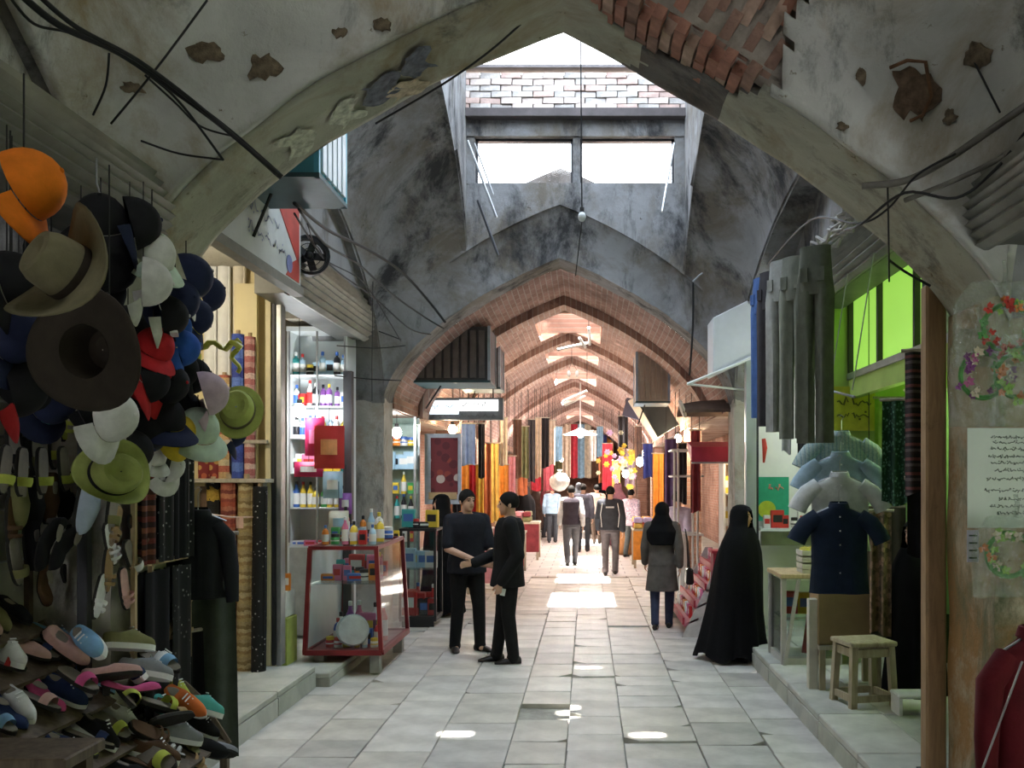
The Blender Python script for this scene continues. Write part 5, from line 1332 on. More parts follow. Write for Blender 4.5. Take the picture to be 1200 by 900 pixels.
# sign board
t = thing('shop_sign', 'white shop sign with red triangles and blue lettering above the fabric shop', 'sign', (-2.36, 6.65, 3.42)); m_ = MB(); m_.box((0, 0, .33), (.05, 2.0, .66)); m_.build('board', M('sign_white', (.60, .61, .60), .5, .12, 4), t)
SR = M('sign_red', (.55, .07, .05), .5); SB = M('sign_blue', (.20, .22, .45), .5)
def tri(pts, mt):
    m_ = MB(); m_.loft([[(.026, y, z) for y, z in pts], [(.030, y, z) for y, z in pts]]); m_.build('red_panel', mt, t)
tri([(.28, .62), (.95, .62), (.95, .16)], SR); tri([(.62, .02), (.95, .02), (.95, .22), (.80, .16)], SR)
lt = MB()
for i, (z, y0, y1, h) in enumerate(((.50, -.75, .35, .12), (.34, -.55, .45, .1), (.18, -.2, .6, .08))): 
    s_ = MB(); script(s_, y0, y1, z, h, 31 + i, .006); lt.add([(.032, v[0], v[2]) for v in s_.v], s_.f)
lt.build('lettering', SB, t)
m_ = MB(); m_.lathe([(.07, -.002), (.07, .002)], 16); mm = m_.build('blue_emblem', SB, t, loc=(.03, .70, .12), rot=(0, R(90), 0))
m_ = MB(); m_.box((.0, 0, -.04), (.09, 2.05, .07)); m_.build('bottom_rail', M('sign_rail', (.2, .19, .16), .6), t)
# evaporative cooler
def cooler(label, c, d, body, louver, face='x', nl=6, edge=None, louv_rows=True):
    t = thing('air_cooler', label, 'air cooler', (c[0], c[1], c[2] - d[2] / 2), 0, 'air coolers on the walls'); w, l, h = d
    m_ = MB(); m_.box((0, 0, h / 2), (w - .02, l - .02, h - .02)); m_.build('body', body, t)
    for sx in (-1, 1):
        for sy in (-1, 1): m_ = MB(); m_.box((sx * (w / 2 - .015), sy * (l / 2 - .015), h / 2), (.035, .035, h)); m_.build('corner_post', edge or body, t)
    m_ = MB(); m_.box((0, 0, .015), (w + .01, l + .01, .03)); m_.build('base_tray', M('cooler_tray', (.05, .10, .11), .5, .2, 5), t)
    for i in range(nl):
        z = .08 + (h - .14) * (i + .5) / nl; y = -l / 2 + .05 + (l - .1) * (i + .5) / nl; x = -w / 2 + .05 + (w - .1) * (i + .5) / nl
        for f in face:
            m_ = MB()
            if f == 'x': m_.box((w / 2 + .002, y, h / 2), (.018, (l - .1) / nl * .7, h - .12))
            if f == 'X': m_.box((-w / 2 - .002, y, h / 2), (.018, (l - .1) / nl * .7, h - .12))
            if f == 'y': m_.box((x, -l / 2 - .002, h / 2), ((w - .1) / nl * .7, .018, h - .12))
            m_.build('louver', louver, t)
    m_ = MB(); m_.tube([(-w * .2, 0, 0), (-w * .4, 0, -.3)], .012, 6); m_.build('water_pipe', CABLE, t)
    return t
TEAL = M('cooler_teal', (.08, .30, .36), .45, .2, 4); LOUV = M('louver_white', (.80, .84, .88), .4, .1, 5)
cooler('teal evaporative cooler with white louvres jutting out above the fabric shop sign', (-2.08, 6.55, 4.22), (.62, .72, .75), TEAL, LOUV, 'x', 5, M('cooler_blue', (.10, .42, .56), .4))
# round black extractor fan and second shutter
t = thing('extractor_fan', 'round black extractor fan above the second shutter', 'fan', P(362, 300, 7.75), (R(90), 0, R(25)))
m_ = MB(); m_.lathe([(.165, -.05), (.17, .0), (.165, .05), (.14, .05), (.135, -.05)], 24, caps=False); m_.build('housing_ring', CABLE, t, smooth=30)
for k in range(5): m_ = MB(); m_.box((.07 * math.cos(k * 1.256), .07 * math.sin(k * 1.256), 0), (.11, .06, .006), (R(25), 0, k * 1.256)); m_.build('fan_blade', DARKSTEEL, t)
for r_ in (.05, .09, .13): m_ = MB(); m_.lathe([(r_, .052), (r_ + .006, .052), (r_ + .006, .058), (r_, .058)], 20, caps=False); m_.build('grille_ring', DARKSTEEL, t)
m_ = MB(); m_.ball((0, 0, .02), .035, 10, 8); m_.build('motor_hub', DARKSTEEL, t)
ribbed('roller_shutter', 'rolled ribbed steel shutter above the cosmetics cabinet', -2.36, 7.8, 10.4, 3.38, 3.86, .12, 9, SHUTTER)

# ================================================================== COSMETICS SHOP
def shelf_fill(x0, x1, y, z, phrase, seed, kinds, cols, s=1.0, dx=.074, group=None, end='the lane'):
    r_ = random.Random(seed); x = x1 - dx / 2; i = 0
    while x > x0 + dx * .3:
        k = r_.choice(kinds); c = r_.choice(cols); cc = r_.choice([u for u in ('white', 'black', 'red', 'blue', 'yellow') if u != c])
        product(k, c, cc, '%s %s %s, %s from %s' % (c, PNAME[k], phrase, ORD[i % 16], end), (x + r_.uniform(-.008, .008), y + r_.uniform(-.02, .02), z), s * r_.uniform(.9, 1.1), group or 'goods ' + phrase, r_.uniform(-.2, .2))
        x -= dx; i += 1
t = thing('display_cabinet', 'tall lit glass cabinet of cosmetics behind the bare bulb', 'cabinet', (-2.92, 10.35, .12))
CBW = M('cabinet_white', (.80, .84, .84), .4, .08, 3)
m_ = MB(); m_.box((0, .2, 1.75), (.62, .03, 3.2)); m_.build('back_panel', CBW, t)
for sx in (-1, 1): m_ = MB(); m_.box((sx * .31, 0, 1.75), (.025, .4, 3.2)); m_.build('side_panel', CBW, t)
SZ = [1.0, 1.42, 1.80, 2.18, 2.52, 2.86]
for z in SZ: m_ = MB(); m_.box((0, 0, z), (.6, .38, .014)); m_.build('shelf', CBW, t)
m_ = MB(); m_.box((0, 0, 3.36), (.66, .42, .05)); m_.build('top_panel', CBW, t)
m_ = MB(); m_.box((0, -.02, .52), (.6, .36, .95)); m_.build('base_cupboard', M('cupboard_grey', (.5, .52, .5), .5), t)
for sx in (-1, 0, 1): m_ = MB(); m_.box((sx * .3, -.2, 2.2), (.018, .018, 2.3)); m_.build('front_rail', STEEL, t)
for z, w, sd, ph, kd, cl, s in ((SZ[0], 1, 1, 'on the lowest cabinet shelf', ['flatbox'], ['red', 'white', 'white', 'pink'], 1.0), (SZ[1], 1, 2, 'on the second cabinet shelf', ['shampoo', 'tall'], ['white', 'pale blue', 'green', 'blue', 'yellow'], 1.1), (SZ[2], 1, 3, 'on the third cabinet shelf', ['box', 'packet'], ['orange', 'pink', 'white', 'yellow', 'teal'], 1.2), (SZ[3], 1, 4, 'on the fourth cabinet shelf', ['shampoo', 'spray'], ['white', 'pale blue', 'yellow', 'white'], 1.15), (SZ[4], 1, 5, 'on the fifth cabinet shelf', ['spray', 'tall', 'box'], ['black', 'red', 'white', 'purple', 'blue'], 1.2), (SZ[5], 1, 6, 'on the top cabinet shelf', ['jar', 'box', 'spray'], ['pale blue', 'teal', 'black', 'white'], 1.25)):
    shelf_fill(-2.92 - .29, -2.92 + .29, 10.28, .12 + z + .008, ph, sd, kd, cl, s)
bulb('bare white bulb glaring before the cosmetics cabinet', P(351, 481, 9.75), (.92, .97, 1.0), 85, .06, cord=1.1)
m_ = MB(); m_.box((0, 0, 1.45), (.09, .1, 2.9)); tag(m_.build('dark_post', DARKSTEEL, None, loc=(-2.58, 10.15, .12)), 'dark steel post at the side of the cosmetics cabinet', 'post')
m_ = MB(); m_.box((0, 0, 0), (.75, .4, .07)); tag(m_.build('lintel_board', GREYWOOD, None, loc=(-2.85, 10.2, 3.60)), 'rough wooden board lying on top of the cosmetics cabinet', 'board')
def packet(label, px, py, Y, w, h, mat, mat2, cat='packet'):
    t = thing('hanging_packet', label, cat, P(px, py, Y), R(8), 'packets hanging before the cabinet'); b = MB(); n = 10
    b.grid(lambda u, v: ((u - .5) * w, -.05 * math.sin(PI * u) * math.sin(PI * v), (v - .5) * h), n, n); b.grid(lambda u, v: ((u - .5) * w, .05 * math.sin(PI * u) * math.sin(PI * v), (v - .5) * h), n, n); b.build('pouch', mat, t, smooth='all')
    l = MB(); l.grid(lambda u, v: ((u - .5) * w * .55, -.056 * math.sin(PI * (.22 + .55 * u)), (v - .5) * h * .36), 6, 4); l.build('print_label', mat2, t)
    s_ = MB(); s_.tube([(0, 0, h / 2), (0, 0, h / 2 + .3)], .004, 5); s_.build('string', CABLE, t)
    return t
packet('big red detergent packet hanging in front of the dark post', 386, 524, 9.6, .30, .44, PM('red'), M('label_orange', (.8, .35, .15), .5))
packet('crimson packet hanging beside the big red one', 369, 512, 9.8, .20, .40, M('crimson', (.55, .03, .12), .4), PM('pink'))
packet('flat crimson packet low behind the red packets', 362, 550, 9.9, .30, .16, M('crimson', (.55, .03, .12), .4), PM('white'))
packet('pale blue packet hanging below the red packet', 390, 568, 9.75, .2, .28, PM('pale blue'), PM('white'))
packet('purple packet hanging beside the plaster pier', 405, 590, 9.9, .13, .22, PM('purple'), PM('white'))
packet('cream packet hanging low beside the pier', 397, 612, 9.7, .2, .24, M('label_cream', (.75, .72, .6), .5), PM('pale blue'))
# red framed glass showcase
FR = M('red_frame', (.20, .018, .022), .4, .2, 5)
t = thing('glass_showcase', 'slanting glass showcase with dark red frame on the step', 'showcase', (-2.30, 8.85, 0))
# bottom face corners x -.36..+.36, y -.1 .. 1.2 ; top narrower at the front
B_ = [(-.36, 0, .22), (.36, 0, .22), (.36, 1.3, .22), (-.36, 1.3, .22)]; T_ = [(-.33, .06, 1.20), (.30, .06, 1.20), (.30, 1.3, 1.22), (-.33, 1.3, 1.22)]
def bar_(a, b, r=.028, nm='frame_bar', mt=None):
    m_ = MB(); m_.tube([a, b], r, 4); return m_.build(nm, mt or FR, t)
for i in range(4): bar_(B_[i], T_[i]); bar_(B_[i], B_[(i + 1) % 4], .034); bar_(T_[i], T_[(i + 1) % 4], .024)
m_ = MB(); m_.hexa([(p[0], p[1], .19) for p in B_], [(p[0], p[1], .225) for p in B_]); m_.build('bottom_board', FR, t)
m_ = MB(); m_.box((-.01, .66, .86), (.62, 1.2, .012)); m_.build('glass_shelf', GLASS('shelf_glass', (.85, .93, .92), .2), t)
for nm, a in (('front_pane', (B_[0], B_[1], T_[1], T_[0])), ('side_pane', (B_[1], B_[2], T_[2], T_[1])), ('top_pane', tuple(T_))):
    m_ = MB(); m_.add([Vector(p) for p in a], [(0, 1, 2, 3)]); m_.build(nm, CLEAR if nm != 'side_pane' else GLASS('sheen_glass', (.80, .80, .82), .55), t)
m_ = MB(); m_.add([Vector(p) for p in (B_[3], B_[0], T_[0], T_[3])], [(0, 1, 2, 3)]); m_.build('back_pane', CBW, t)
for x, y in ((-.25, .12), (.28, .12), (.28, 1.2), (-.25, 1.2)): m_ = MB(); m_.box((x, y, .10), (.1, .1, .19)); m_.build('foot_block', M('concrete', (.36, .36, .33), .9, .25, 6), t, bev=.006)
bx, by = -2.30, 8.85
shelf_fill(bx - .3, bx + .28, by + .25, .225, 'at the front of the red showcase floor', 11, ['box', 'jar', 'spray'], ['yellow', 'pale blue', 'red', 'white'], 1.0, .088)
shelf_fill(bx - .3, bx + .28, by + .7, .225, 'at the back of the red showcase floor', 12, ['packet', 'tall', 'shampoo'], ['pink', 'white', 'red', 'purple'], 1.5, .088)
shelf_fill(bx - .29, bx + .26, by + .3, .868, 'on the glass shelf of the red showcase', 13, ['jar', 'box', 'flatbox'], ['blue', 'white', 'orange', 'pink'], 1.2, .088)
shelf_fill(bx - .29, bx + .26, by + .75, .868, 'behind on the red showcase glass shelf', 14, ['box', 'packet'], ['white', 'red', 'teal', 'pink'], 1.3, .088)
shelf_fill(bx - .3, bx + .28, by + .5, .868, 'mid row on the red showcase glass shelf', 15, ['spray', 'jar', 'flatbox'], ['pink', 'white', 'orange', 'teal'], 1.2, .1)
shelf_fill(bx - .3, bx + .28, by + .48, .225, 'mid row on the red showcase floor', 16, ['packet', 'shampoo', 'box'], ['orange', 'white', 'blue', 'red'], 1.25, .1)
td = thing('white_drum', 'round white plastic drum lying on its side in the red showcase', 'drum', (bx + .02, by + .26, .39), (R(82), 0, R(20))); m_ = MB(); m_.lathe([(.001, -.1), (.14, -.1), (.15, -.08), (.15, .08), (.14, .1), (.001, .1)], 24); m_.build('drum_body', M('drum_white', (.72, .76, .78), .35), td, smooth=30); m_ = MB(); m_.lathe([(.155, .06), (.155, .085), (.148, .085)], 24, caps=False); m_.build('lid_rim', M('drum_rim', (.5, .6, .66), .4), td)
for row_, (yy, sd) in enumerate(((by + .22, 21), (by + .55, 22), (by + .95, 23))):
    shelf_fill(bx - .3, bx + .27, yy, 1.225 + row_ * .006, 'atop the red showcase, %s row' % ORD[row_], sd, ['spray', 'shampoo', 'jar', 'tall', 'box'], ['green', 'blue', 'red', 'yellow', 'white', 'orange', 'pale blue', 'pink'], 1.0 + .12 * row_, .09)
# green cloth bundle and cartons left of the showcase
t = thing('carton', 'yellow-green carton beside the steel channel post', 'box', (-2.98, 8.85, .12)); m_ = MB(); m_.box((0, 0, .22), (.4, .3, .44)); m_.build('carton_body', M('carton_green', (.42, .48, .12), .7), t, bev=.006); m_ = MB(); m_.box((0, -.152, .24), (.3, .004, .12)); m_.build('print_label', M('label_olive', (.62, .66, .3), .7), t)
t = thing('carton', 'white and grey carton on the yellow-green carton', 'box', (-2.98, 8.87, .565)); m_ = MB(); m_.box((0, 0, .12), (.36, .28, .24)); m_.build('carton_body', M('carton_white', (.66, .68, .64), .7), t, bev=.006); m_ = MB(); m_.box((0, -.142, .12), (.26, .004, .08)); m_.build('print_label', PM('blue'), t)
shelf_fill(-3.16, -2.78, 8.82, .81, 'piled on the white carton', 31, ['packet', 'flatbox'], ['pale blue', 'orange', 'white'], 1.0, .13)
# dark framed low showcase further on
FD = M('black_frame', (.02, .02, .022), .4)
t = thing('glass_showcase', 'low glass showcase with black frame beside the woman in the chador', 'showcase', (-2.12, 11.75, 0))
for a in ((-.22, 0), (.22, 0), (.22, .5), (-.22, .5)): bar_((a[0], a[1], .1), (a[0] * .96, a[1] + .02, 1.22), .022, 'frame_bar', FD)
for z in (.12, 1.22):
    c4 = [(-.22, 0, z), (.22, 0, z), (.22, .5, z), (-.22, .5, z)]
    for i in range(4): bar_(c4[i], c4[(i + 1) % 4], .022, 'frame_bar', FD)
m_ = MB(); m_.box((0, .25, .1), (.46, .52, .05)); m_.build('bottom_board', FD, t)
m_ = MB(); m_.box((0, .25, .72), (.42, .46, .012)); m_.build('glass_shelf', GLASS('shelf_glass'), t)
m_ = MB(); m_.box((0, .0, .67), (.42, .006, 1.06)); m_.build('front_pane', CLEAR, t); m_ = MB(); m_.box((.22, .25, .67), (.006, .48, 1.06)); m_.build('side_pane', CLEAR, t)
m_ = MB(); m_.box((0, .03, .04), (.4, .05, .1)); m_.build('plinth', FD, t)
shelf_fill(-2.32, -1.93, 11.92, .13, 'on the floor of the black showcase', 41, ['packet', 'box'], ['red', 'red', 'black'], 1.7, .095)
shelf_fill(-2.32, -1.93, 12.12, .13, 'behind on the floor of the black showcase', 44, ['packet', 'tall'], ['red', 'white', 'red'], 1.6, .1)
shelf_fill(-2.32, -1.93, 11.95, .73, 'on the shelf of the black showcase', 42, ['packet', 'jar'], ['white', 'green', 'pale blue'], 1.3, .095)
shelf_fill(-2.32, -1.93, 11.95, 1.245, 'on top of the black showcase', 43, ['packet', 'jar', 'flatbox'], ['white', 'pale blue', 'yellow', 'black', 'teal'], 1.2, .095)
# ================================================================== NEAR RIGHT PIER AND CLOTHES SHOP
t = thing('wooden_post', 'tall brown wooden post in front of the ochre pier', 'post', (1.945, 5.27, .18)); m_ = MB(); m_.box((0, 0, 1.38), (.115, .1, 2.76)); m_.build('shaft', POSTWOOD, t, bev=.012)
m_ = MB(); m_.box((0, 0, .02), (.15, .13, .04)); m_.build('foot_plate', DARKSTEEL, t)
ribbed('roller_shutter', 'rolled ribbed shutter at the frame edge above the plastic bags', 1.84, 2.6, 4.6, 2.96, 3.34, .10, 8, SHUTTER, -1)
FLOW = [M('flower_' + n, c, .6, .2, 20) for n, c in (('red', (.55, .06, .04)), ('orange', (.62, .22, .06)), ('pink', (.50, .14, .30)), ('purple', (.25, .08, .25)), ('cream', (.70, .62, .45)), ('leaf', (.10, .32, .08)), ('lime', (.30, .55, .10)))]
def wreath(label, px, py, Y, r, pal, seed):
    t = thing('wreath', label, 'wreath', P(px, py, Y), 0, 'wreaths in plastic bags'); q = random.Random(seed)
    m_ = MB(); m_.tube([(r * math.cos(a), 0, r * math.sin(a)) for a in [2 * PI * k / 20 for k in range(21)]], .012, 6); m_.build('ring', FLOW[5], t)
    for k in range(26):
        a = q.uniform(0, 2 * PI); rr = r + q.uniform(-.028, .028); f = MB(); c = Vector((rr * math.cos(a), -q.uniform(.0, .035), rr * math.sin(a))); s = q.uniform(.014, .026)
        for j in range(5):
            b_ = 2 * PI * j / 5 + q.random(); d = Vector((math.cos(b_), -.4, math.sin(b_))); w = d.cross(Vector((0, 1, 0))).normalized()
            f.add([c, c + d * s * .6 + w * s * .45, c + d * s * 1.25, c + d * s * .6 - w * s * .45], [(0, 1, 2, 3)])
        f.ball(c + Vector((0, -.006, 0)), s * .3, 6, 4)
        f.build('flower', FLOW[q.choice(pal)], t)
    return t
wreath('purple and pink flower wreath in a clear bag beside the notice', 1152, 440, 4.38, .105, [2, 3, 3, 4], 1)
wreath('orange and green flower wreath in a bag at the frame edge', 1192, 440, 4.32, .10, [1, 1, 5, 6, 4], 2)
wreath('red flower wreath in the upper bag at the frame edge', 1180, 385, 4.35, .11, [0, 0, 1, 6, 5], 3)
wreath('green and orange wreath in the lowest bag below the notice', 1182, 650, 4.3, .10, [5, 5, 6, 1, 4], 4)
def bag(label, px0, px1, py0, py1, Y, seed):
    a, b = P(px0, py1, Y), P(px1, py0, Y); c = (a + b) / 2; w, h = b.x - a.x, b.z - a.z
    t = thing('plastic_bag', label, 'plastic bag', c, 0, 'clear plastic bags on the pier'); m_ = MB(); nz = 14
    for sg in (-1, 1):
        m_.grid(lambda u, v: ((u - .5) * w * (1 - .35 * max(0, v - .75) / .25), sg * (.012 + .055 * math.sin(PI * u) * math.sin(PI * min(1, v * 1.1)) + .012 * mnoise.noise(Vector((u * 7, v * 7, seed + sg)))), (v - .5) * h + .008 * mnoise.noise(Vector((u * 6, v * 5, seed)))), nz, nz)
    m_.build('film', FILM(), t, smooth='all')
    k = MB(); k.tube([(0, 0, h * .49), (.01, 0, h * .5 + .05), (0, 0, h * .5 + .1)], .01, 6); k.build('knot', FILM(), t); return t
bag('clear plastic bag around the red wreath', 1118, 1235, 330, 430, 4.38, 1)
bag('clear plastic bag around the purple wreath', 1112, 1178, 385, 500, 4.44, 2)
bag('clear plastic bag around the orange wreath', 1160, 1240, 392, 500, 4.26, 3)
bag('clear plastic bag around the lowest green wreath', 1140, 1240, 605, 700, 4.28, 4)
t = thing('notice_paper', 'pale notice sheet with lines of handwriting on the pier', 'notice', P(1175, 560, 4.42)); m_ = MB()
m_.grid(lambda u, v: (-.165 + .33 * u, -.004 * math.sin(u * 5), .235 - .47 * v), 8, 8); m_.grid(lambda u, v: (-.165 + .33 * u, .004 - .004 * math.sin(u * 5), .235 - .47 * v), 8, 8); m_.build('sheet', M('notice_green_white', (.66, .74, .64), .5, .06, 5), t)
lt = MB()
for i, (z, h, x0) in enumerate(((.19, .013, -.06), (.165, .016, -.05), (.135, .016, -.06), (.10, .014, -.07), (.07, .015, -.06), (.035, .016, -.05), (-.005, .016, -.08), (-.06, .018, -.10), (-.10, .013, -.02), (-.135, .013, -.07), (-.165, .014, -.03))): script(lt, x0, .15, z, h, 60 + i, .0016, -.008)
lt.build('handwriting', M('ink', (.06, .09, .07), .7), t)['kind'] = 'stuff'
t = thing('price_card', 'small lilac card hanging under the notice sheet', 'card', P(1140, 640, 4.42)); m_ = MB(); m_.box((0, 0, 0), (.055, .004, .15)); m_.build('card_sheet', M('card_lilac', (.52, .50, .58), .7), t); m_ = MB()
for k in range(4): m_.box((0, -.004, .05 - .035 * k), (.038, .002, .008))
m_.build('print_lines', M('ink', (.06, .09, .07)), t)
t = shirt('dark red garment hanging at the bottom of the frame edge', P(1215, 742, 3.5), R(20), FAB('garment_red', (.11, .009, .015)), 'long', .95, .2, 'garments at the frame edge', cat='garment', name='garment', buttons=False)
m_ = MB(); m_.tube([P(1198, 775, 3.3), P(1150, 905, 3.3)], .004, 6); tag(m_.build('thin_rod', STEEL), 'thin grey rod slanting across the dark red garment', 'rod')
# mezzanine window with green light
t = struct(link('window_3', None, None, (2.5, 7.1, 2.8)), 'green lit mezzanine window above the clothes shop', 'window')
GREENLIT = EM('green_lit_glass', (.36, .72, .10), .75)
ys_ = [-1.8, -.9, .0, .9, 1.78]
for i in range(4):
    m_ = MB(); m_.box((.02, (ys_[i] + ys_[i + 1]) / 2, .53), (.012, ys_[i + 1] - ys_[i], .98)); m_.build('pane', GREENLIT, t)
for yy in ys_: m_ = MB(); m_.box((0, yy, .53), (.06, .045, 1.06)); m_.build('mullion', DARKSTEEL, t)
for z in (.02, 1.05): m_ = MB(); m_.box((0, 0, z), (.08, 3.62, .06)); m_.build('sill' if z < .5 else 'head_rail', STEEL if z < .5 else DARKSTEEL, t)
m_ = MB(); m_.box((-.02, -.4, .42), (.03, .42, .6)); m_.build('dark_notice', M('notice_dark', (.10, .14, .08), .6, .5, 16), t)
m_ = MB(); m_.box((-.01, -.45, .2), (.03, .5, .28)); m_.build('pale_notice', M('notice_pale', (.36, .5, .26), .6, .6, 18), t)
wall('wall_right_mezzanine', 2.48, 2.56, 5.3, 8.9, 2.62, 2.79, LIME, 'green band of wall below the mezzanine window')
wall('beam_right_header', 2.3, 2.5, 5.3, 8.9, 3.84, 3.95, SHUTTER_D, 'dark lintel above the mezzanine window')
t = thing('fluorescent_tube', 'greenish tube lamp inside the clothes shop', 'lamp', (3.2, 7.2, 2.5)); m_ = MB(); m_.tube([(0, -.6, 0), (0, .6, 0)], .018, 8); m_.build('tube', EM('tube_green', (.75, 1.0, .55), 14), t); m_ = MB(); m_.box((0, 0, .05), (.06, 1.25, .05)); m_.build('fixture', WHITE, t); lamp('tube_light', (0, 0, -.08), (.78, 1.0, .5), 36, .2, t)
ribbed('roller_shutter', 'rolled shutter above the hanging trousers', 2.02, 6.2, 9.6, 3.45, 3.85, .12, 8, SHUTTER, -1)
# yellow poster on the green wall
t = thing('poster', 'yellow poster with dark markings on the green wall', 'poster', (2.52, 8.87, 2.52)); m_ = MB(); m_.box((0, 0, 0), (.40, .01, .42)); m_.build('sheet', M('poster_yellow', (.62, .60, .06), .6), t); m_ = MB(); script(m_, -.16, .16, .06, .09, 5, .008, -.008); script(m_, -.16, .14, -.07, .07, 6, .007, -.008); m_.build('lettering', M('ink_olive', (.14, .15, .03), .7), t)
# rail, twisted rope bundle and trousers
t = thing('clothes_rail', 'steel clothes rail wound with pale twisted rope above the trousers', 'rail', (1.80, 8.0, 3.60)); m_ = MB(); m_.tube([(.02, -1.7, .0), (0, 1.55, .06)], .016, 8); m_.build('pipe', STEEL, t)
q = random.Random(9)
for k in range(9):
    m_ = MB(); m_.tube([(.03 * math.cos(k + i * .9) + .05 * q.uniform(-1, 1), -1.65 + 3.1 * i / 22, .04 + .05 * math.sin(k * 1.7 + i * .9) + .035 * q.uniform(-1, 1)) for i in range(23)], .011, 5); m_.build('rope_strand', M('pale_rope', (.50, .48, .46), .85, .3, 20), t)
for yy in (-1.2, .3, 1.3): m_ = MB(); m_.tube([(.0, yy, .02), (.2, yy, .3)], .012, 6); m_.build('bracket', DARKSTEEL, t)
for lb, px, py, Y, rz, c, h, w in (('blue jeans at the far end of the clothes rail', 892, 325, 9.25, -60, (.08, .15, .36), 1.36, .17), ('charcoal trousers beside the blue jeans', 901, 318, 8.75, -55, (.05, .045, .05), 1.42, .17), ('pale grey trousers in the middle of the clothes rail', 914, 305, 8.1, -50, (.33, .33, .31), 1.46, .17), ('grey-green trousers next to the nearest pair', 931, 300, 7.5, -45, (.20, .21, .175), 1.44, .17), ('olive grey trousers with thigh pocket at the near end of the rail', 955, 288, 6.85, -32, (.14, .15, .12), 1.42, .185)):
    trousers(lb, P(px, py, Y) + Vector((0, 0, -.02)), R(rz), FAB('trousers_%d' % px, c), h, w, 'trousers on the clothes rail').scale = (.62, .9, 1)
for i, (px, Y, c) in enumerate(((922, 7.9, 'white'), (940, 7.35, 'black'))):
    textile('%s tag strip dangling below the trousers' % ('pale' if i == 0 else 'dark'), P(px, 500, Y), R(-40), FAB('strip_' + c, (.5, .5, .5) if i == 0 else (.05, .05, .05)), .08, .22, 'strips below the trousers', 1, .01, bar=False)
# shirts on hangers facing the lane
shirt('dark navy short-sleeved shirt hanging at the front of the shop', P(983, 592, 6.55), R(-8), FAB('shirt_navy', (.012, .022, .045)), 'short', .70, .22, 'shirts hanging at the shop front', s=.88)
shirt('white shirt hanging behind the navy one', P(984, 556, 6.72), R(-6), FAB('shirt_white', (.62, .64, .64)), 'short', .62, .23, 'shirts hanging at the shop front', s=.88)
shirt('light blue shirt hanging behind the white one', P(985, 532, 6.90), R(-10), FAB('shirt_lightblue', (.33, .45, .54)), 'short', .62, .235, 'shirts hanging at the shop front', s=.88)
shirt('pale grey-blue striped shirt hanging highest behind the light blue one', P(986, 508, 7.08), R(-4), STRIPE('shirt_stripe', [(.42, .52, .50), (.30, .42, .44), (.46, .54, .52)], 'X', 30), 'short', .62, .235, 'shirts hanging at the shop front', s=.88)
t = thing('hanging_chain', 'chain and bar holding the shirts in the clothes shop', 'chain', P(985, 470, 6.8)); m_ = MB(); m_.tube([(0, -.35, 0), (0, .4, .12)], .01, 6); m_.build('bar', STEEL, t)
for yy in (-.3, .35): m_ = MB(); m_.tube([(0, yy, .05), (.15, yy, 1.0)], .005, 5); m_.build('chain_link', STEEL, t)
# plaid shirt and clothes beside the wooden post
PLAID = STRIPE('plaid_cloth', [(.03, .02, .02), (.10, .08, .08), (.02, .015, .018), (.16, .05, .05), (.02, .02, .02)], 'Z', 11)
textile('dark plaid shirt hanging beside the wooden post', P(1082, 412, 5.8), R(-25), PLAID, .22, .88, 'clothes beside the wooden post', 2, .03, 'plaid_shirt', 'shirt')
textile('black trousers hanging under the plaid shirt', P(1080, 562, 5.9), R(-20), FAB('black3', (.014, .014, .016)), .17, .48, 'clothes beside the wooden post', 1, .03)
textile('lavender cloth strip hanging beside the shadowed person', P(1089, 622, 5.65), R(-15), FAB('lavender', (.46, .46, .58)), .085, .42, 'clothes beside the wooden post', 1, .012, bar=False)
textile('dark green flecked scarf hanging in the clothes shop', P(1050, 470, 6.6), R(-30), SPOTS('green_fleck', (.03, .08, .05), [(.2, .4, .3), (.08, .2, .12)], 40, .4), .18, .72, 'scarves in the clothes shop', 2, .03)
textile('long brown scarf hanging behind the stool', P(1032, 600, 7.3), R(-20), SPOTS('brown_fleck', (.22, .15, .10), [(.4, .25, .18), (.12, .09, .06)], 22, .5), .16, .95, 'scarves in the clothes shop', 2, .03)
textile('olive scarf hanging behind the navy shirt', P(1015, 600, 7.5), R(-15), FAB('scarf_olive', (.13, .12, .08)), .22, .9, 'scarves in the clothes shop', 2, .03)
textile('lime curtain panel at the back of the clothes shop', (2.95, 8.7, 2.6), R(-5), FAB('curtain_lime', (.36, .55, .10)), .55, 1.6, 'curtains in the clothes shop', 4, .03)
textile('shadowy green curtain near the plaid shirt', (3.0, 7.9, 2.6), R(-15), FAB('curtain_green', (.16, .26, .10)), .6, 1.9, 'curtains in the clothes shop', 4, .03)  # green darkened to stand in for the dim shop interior
for i, (X, Y, z, w, h, c, lb) in enumerate(((2.9, 6.1, 2.4, .5, 1.7, (.02, .02, .022), 'black cloth added as shade deep inside the clothes shop'), (3.1, 6.9, 2.4, .6, 1.9, (.035, .03, .03), 'dark brown cloth added as shade deep inside the clothes shop'), (2.75, 5.75, 1.9, .4, 1.5, (.015, .015, .02), 'black cloth added as shade just behind the wooden post'), (2.7, 8.3, 1.6, .5, 1.25, (.08, .075, .05), 'olive cloth added as shade low behind the stool'), (3.3, 8.0, 2.3, .7, 2.0, (.05, .07, .04), 'bottle green cloth added as shade at the back of the clothes shop'))):
    textile(lb, (X, Y, z), R(-20), FAB('inner_%d' % i, c), w, h, 'cloths added as shade inside the clothes shop', 4, .05, top=3.9)  # dark cloths added to stand in for shade inside the shop
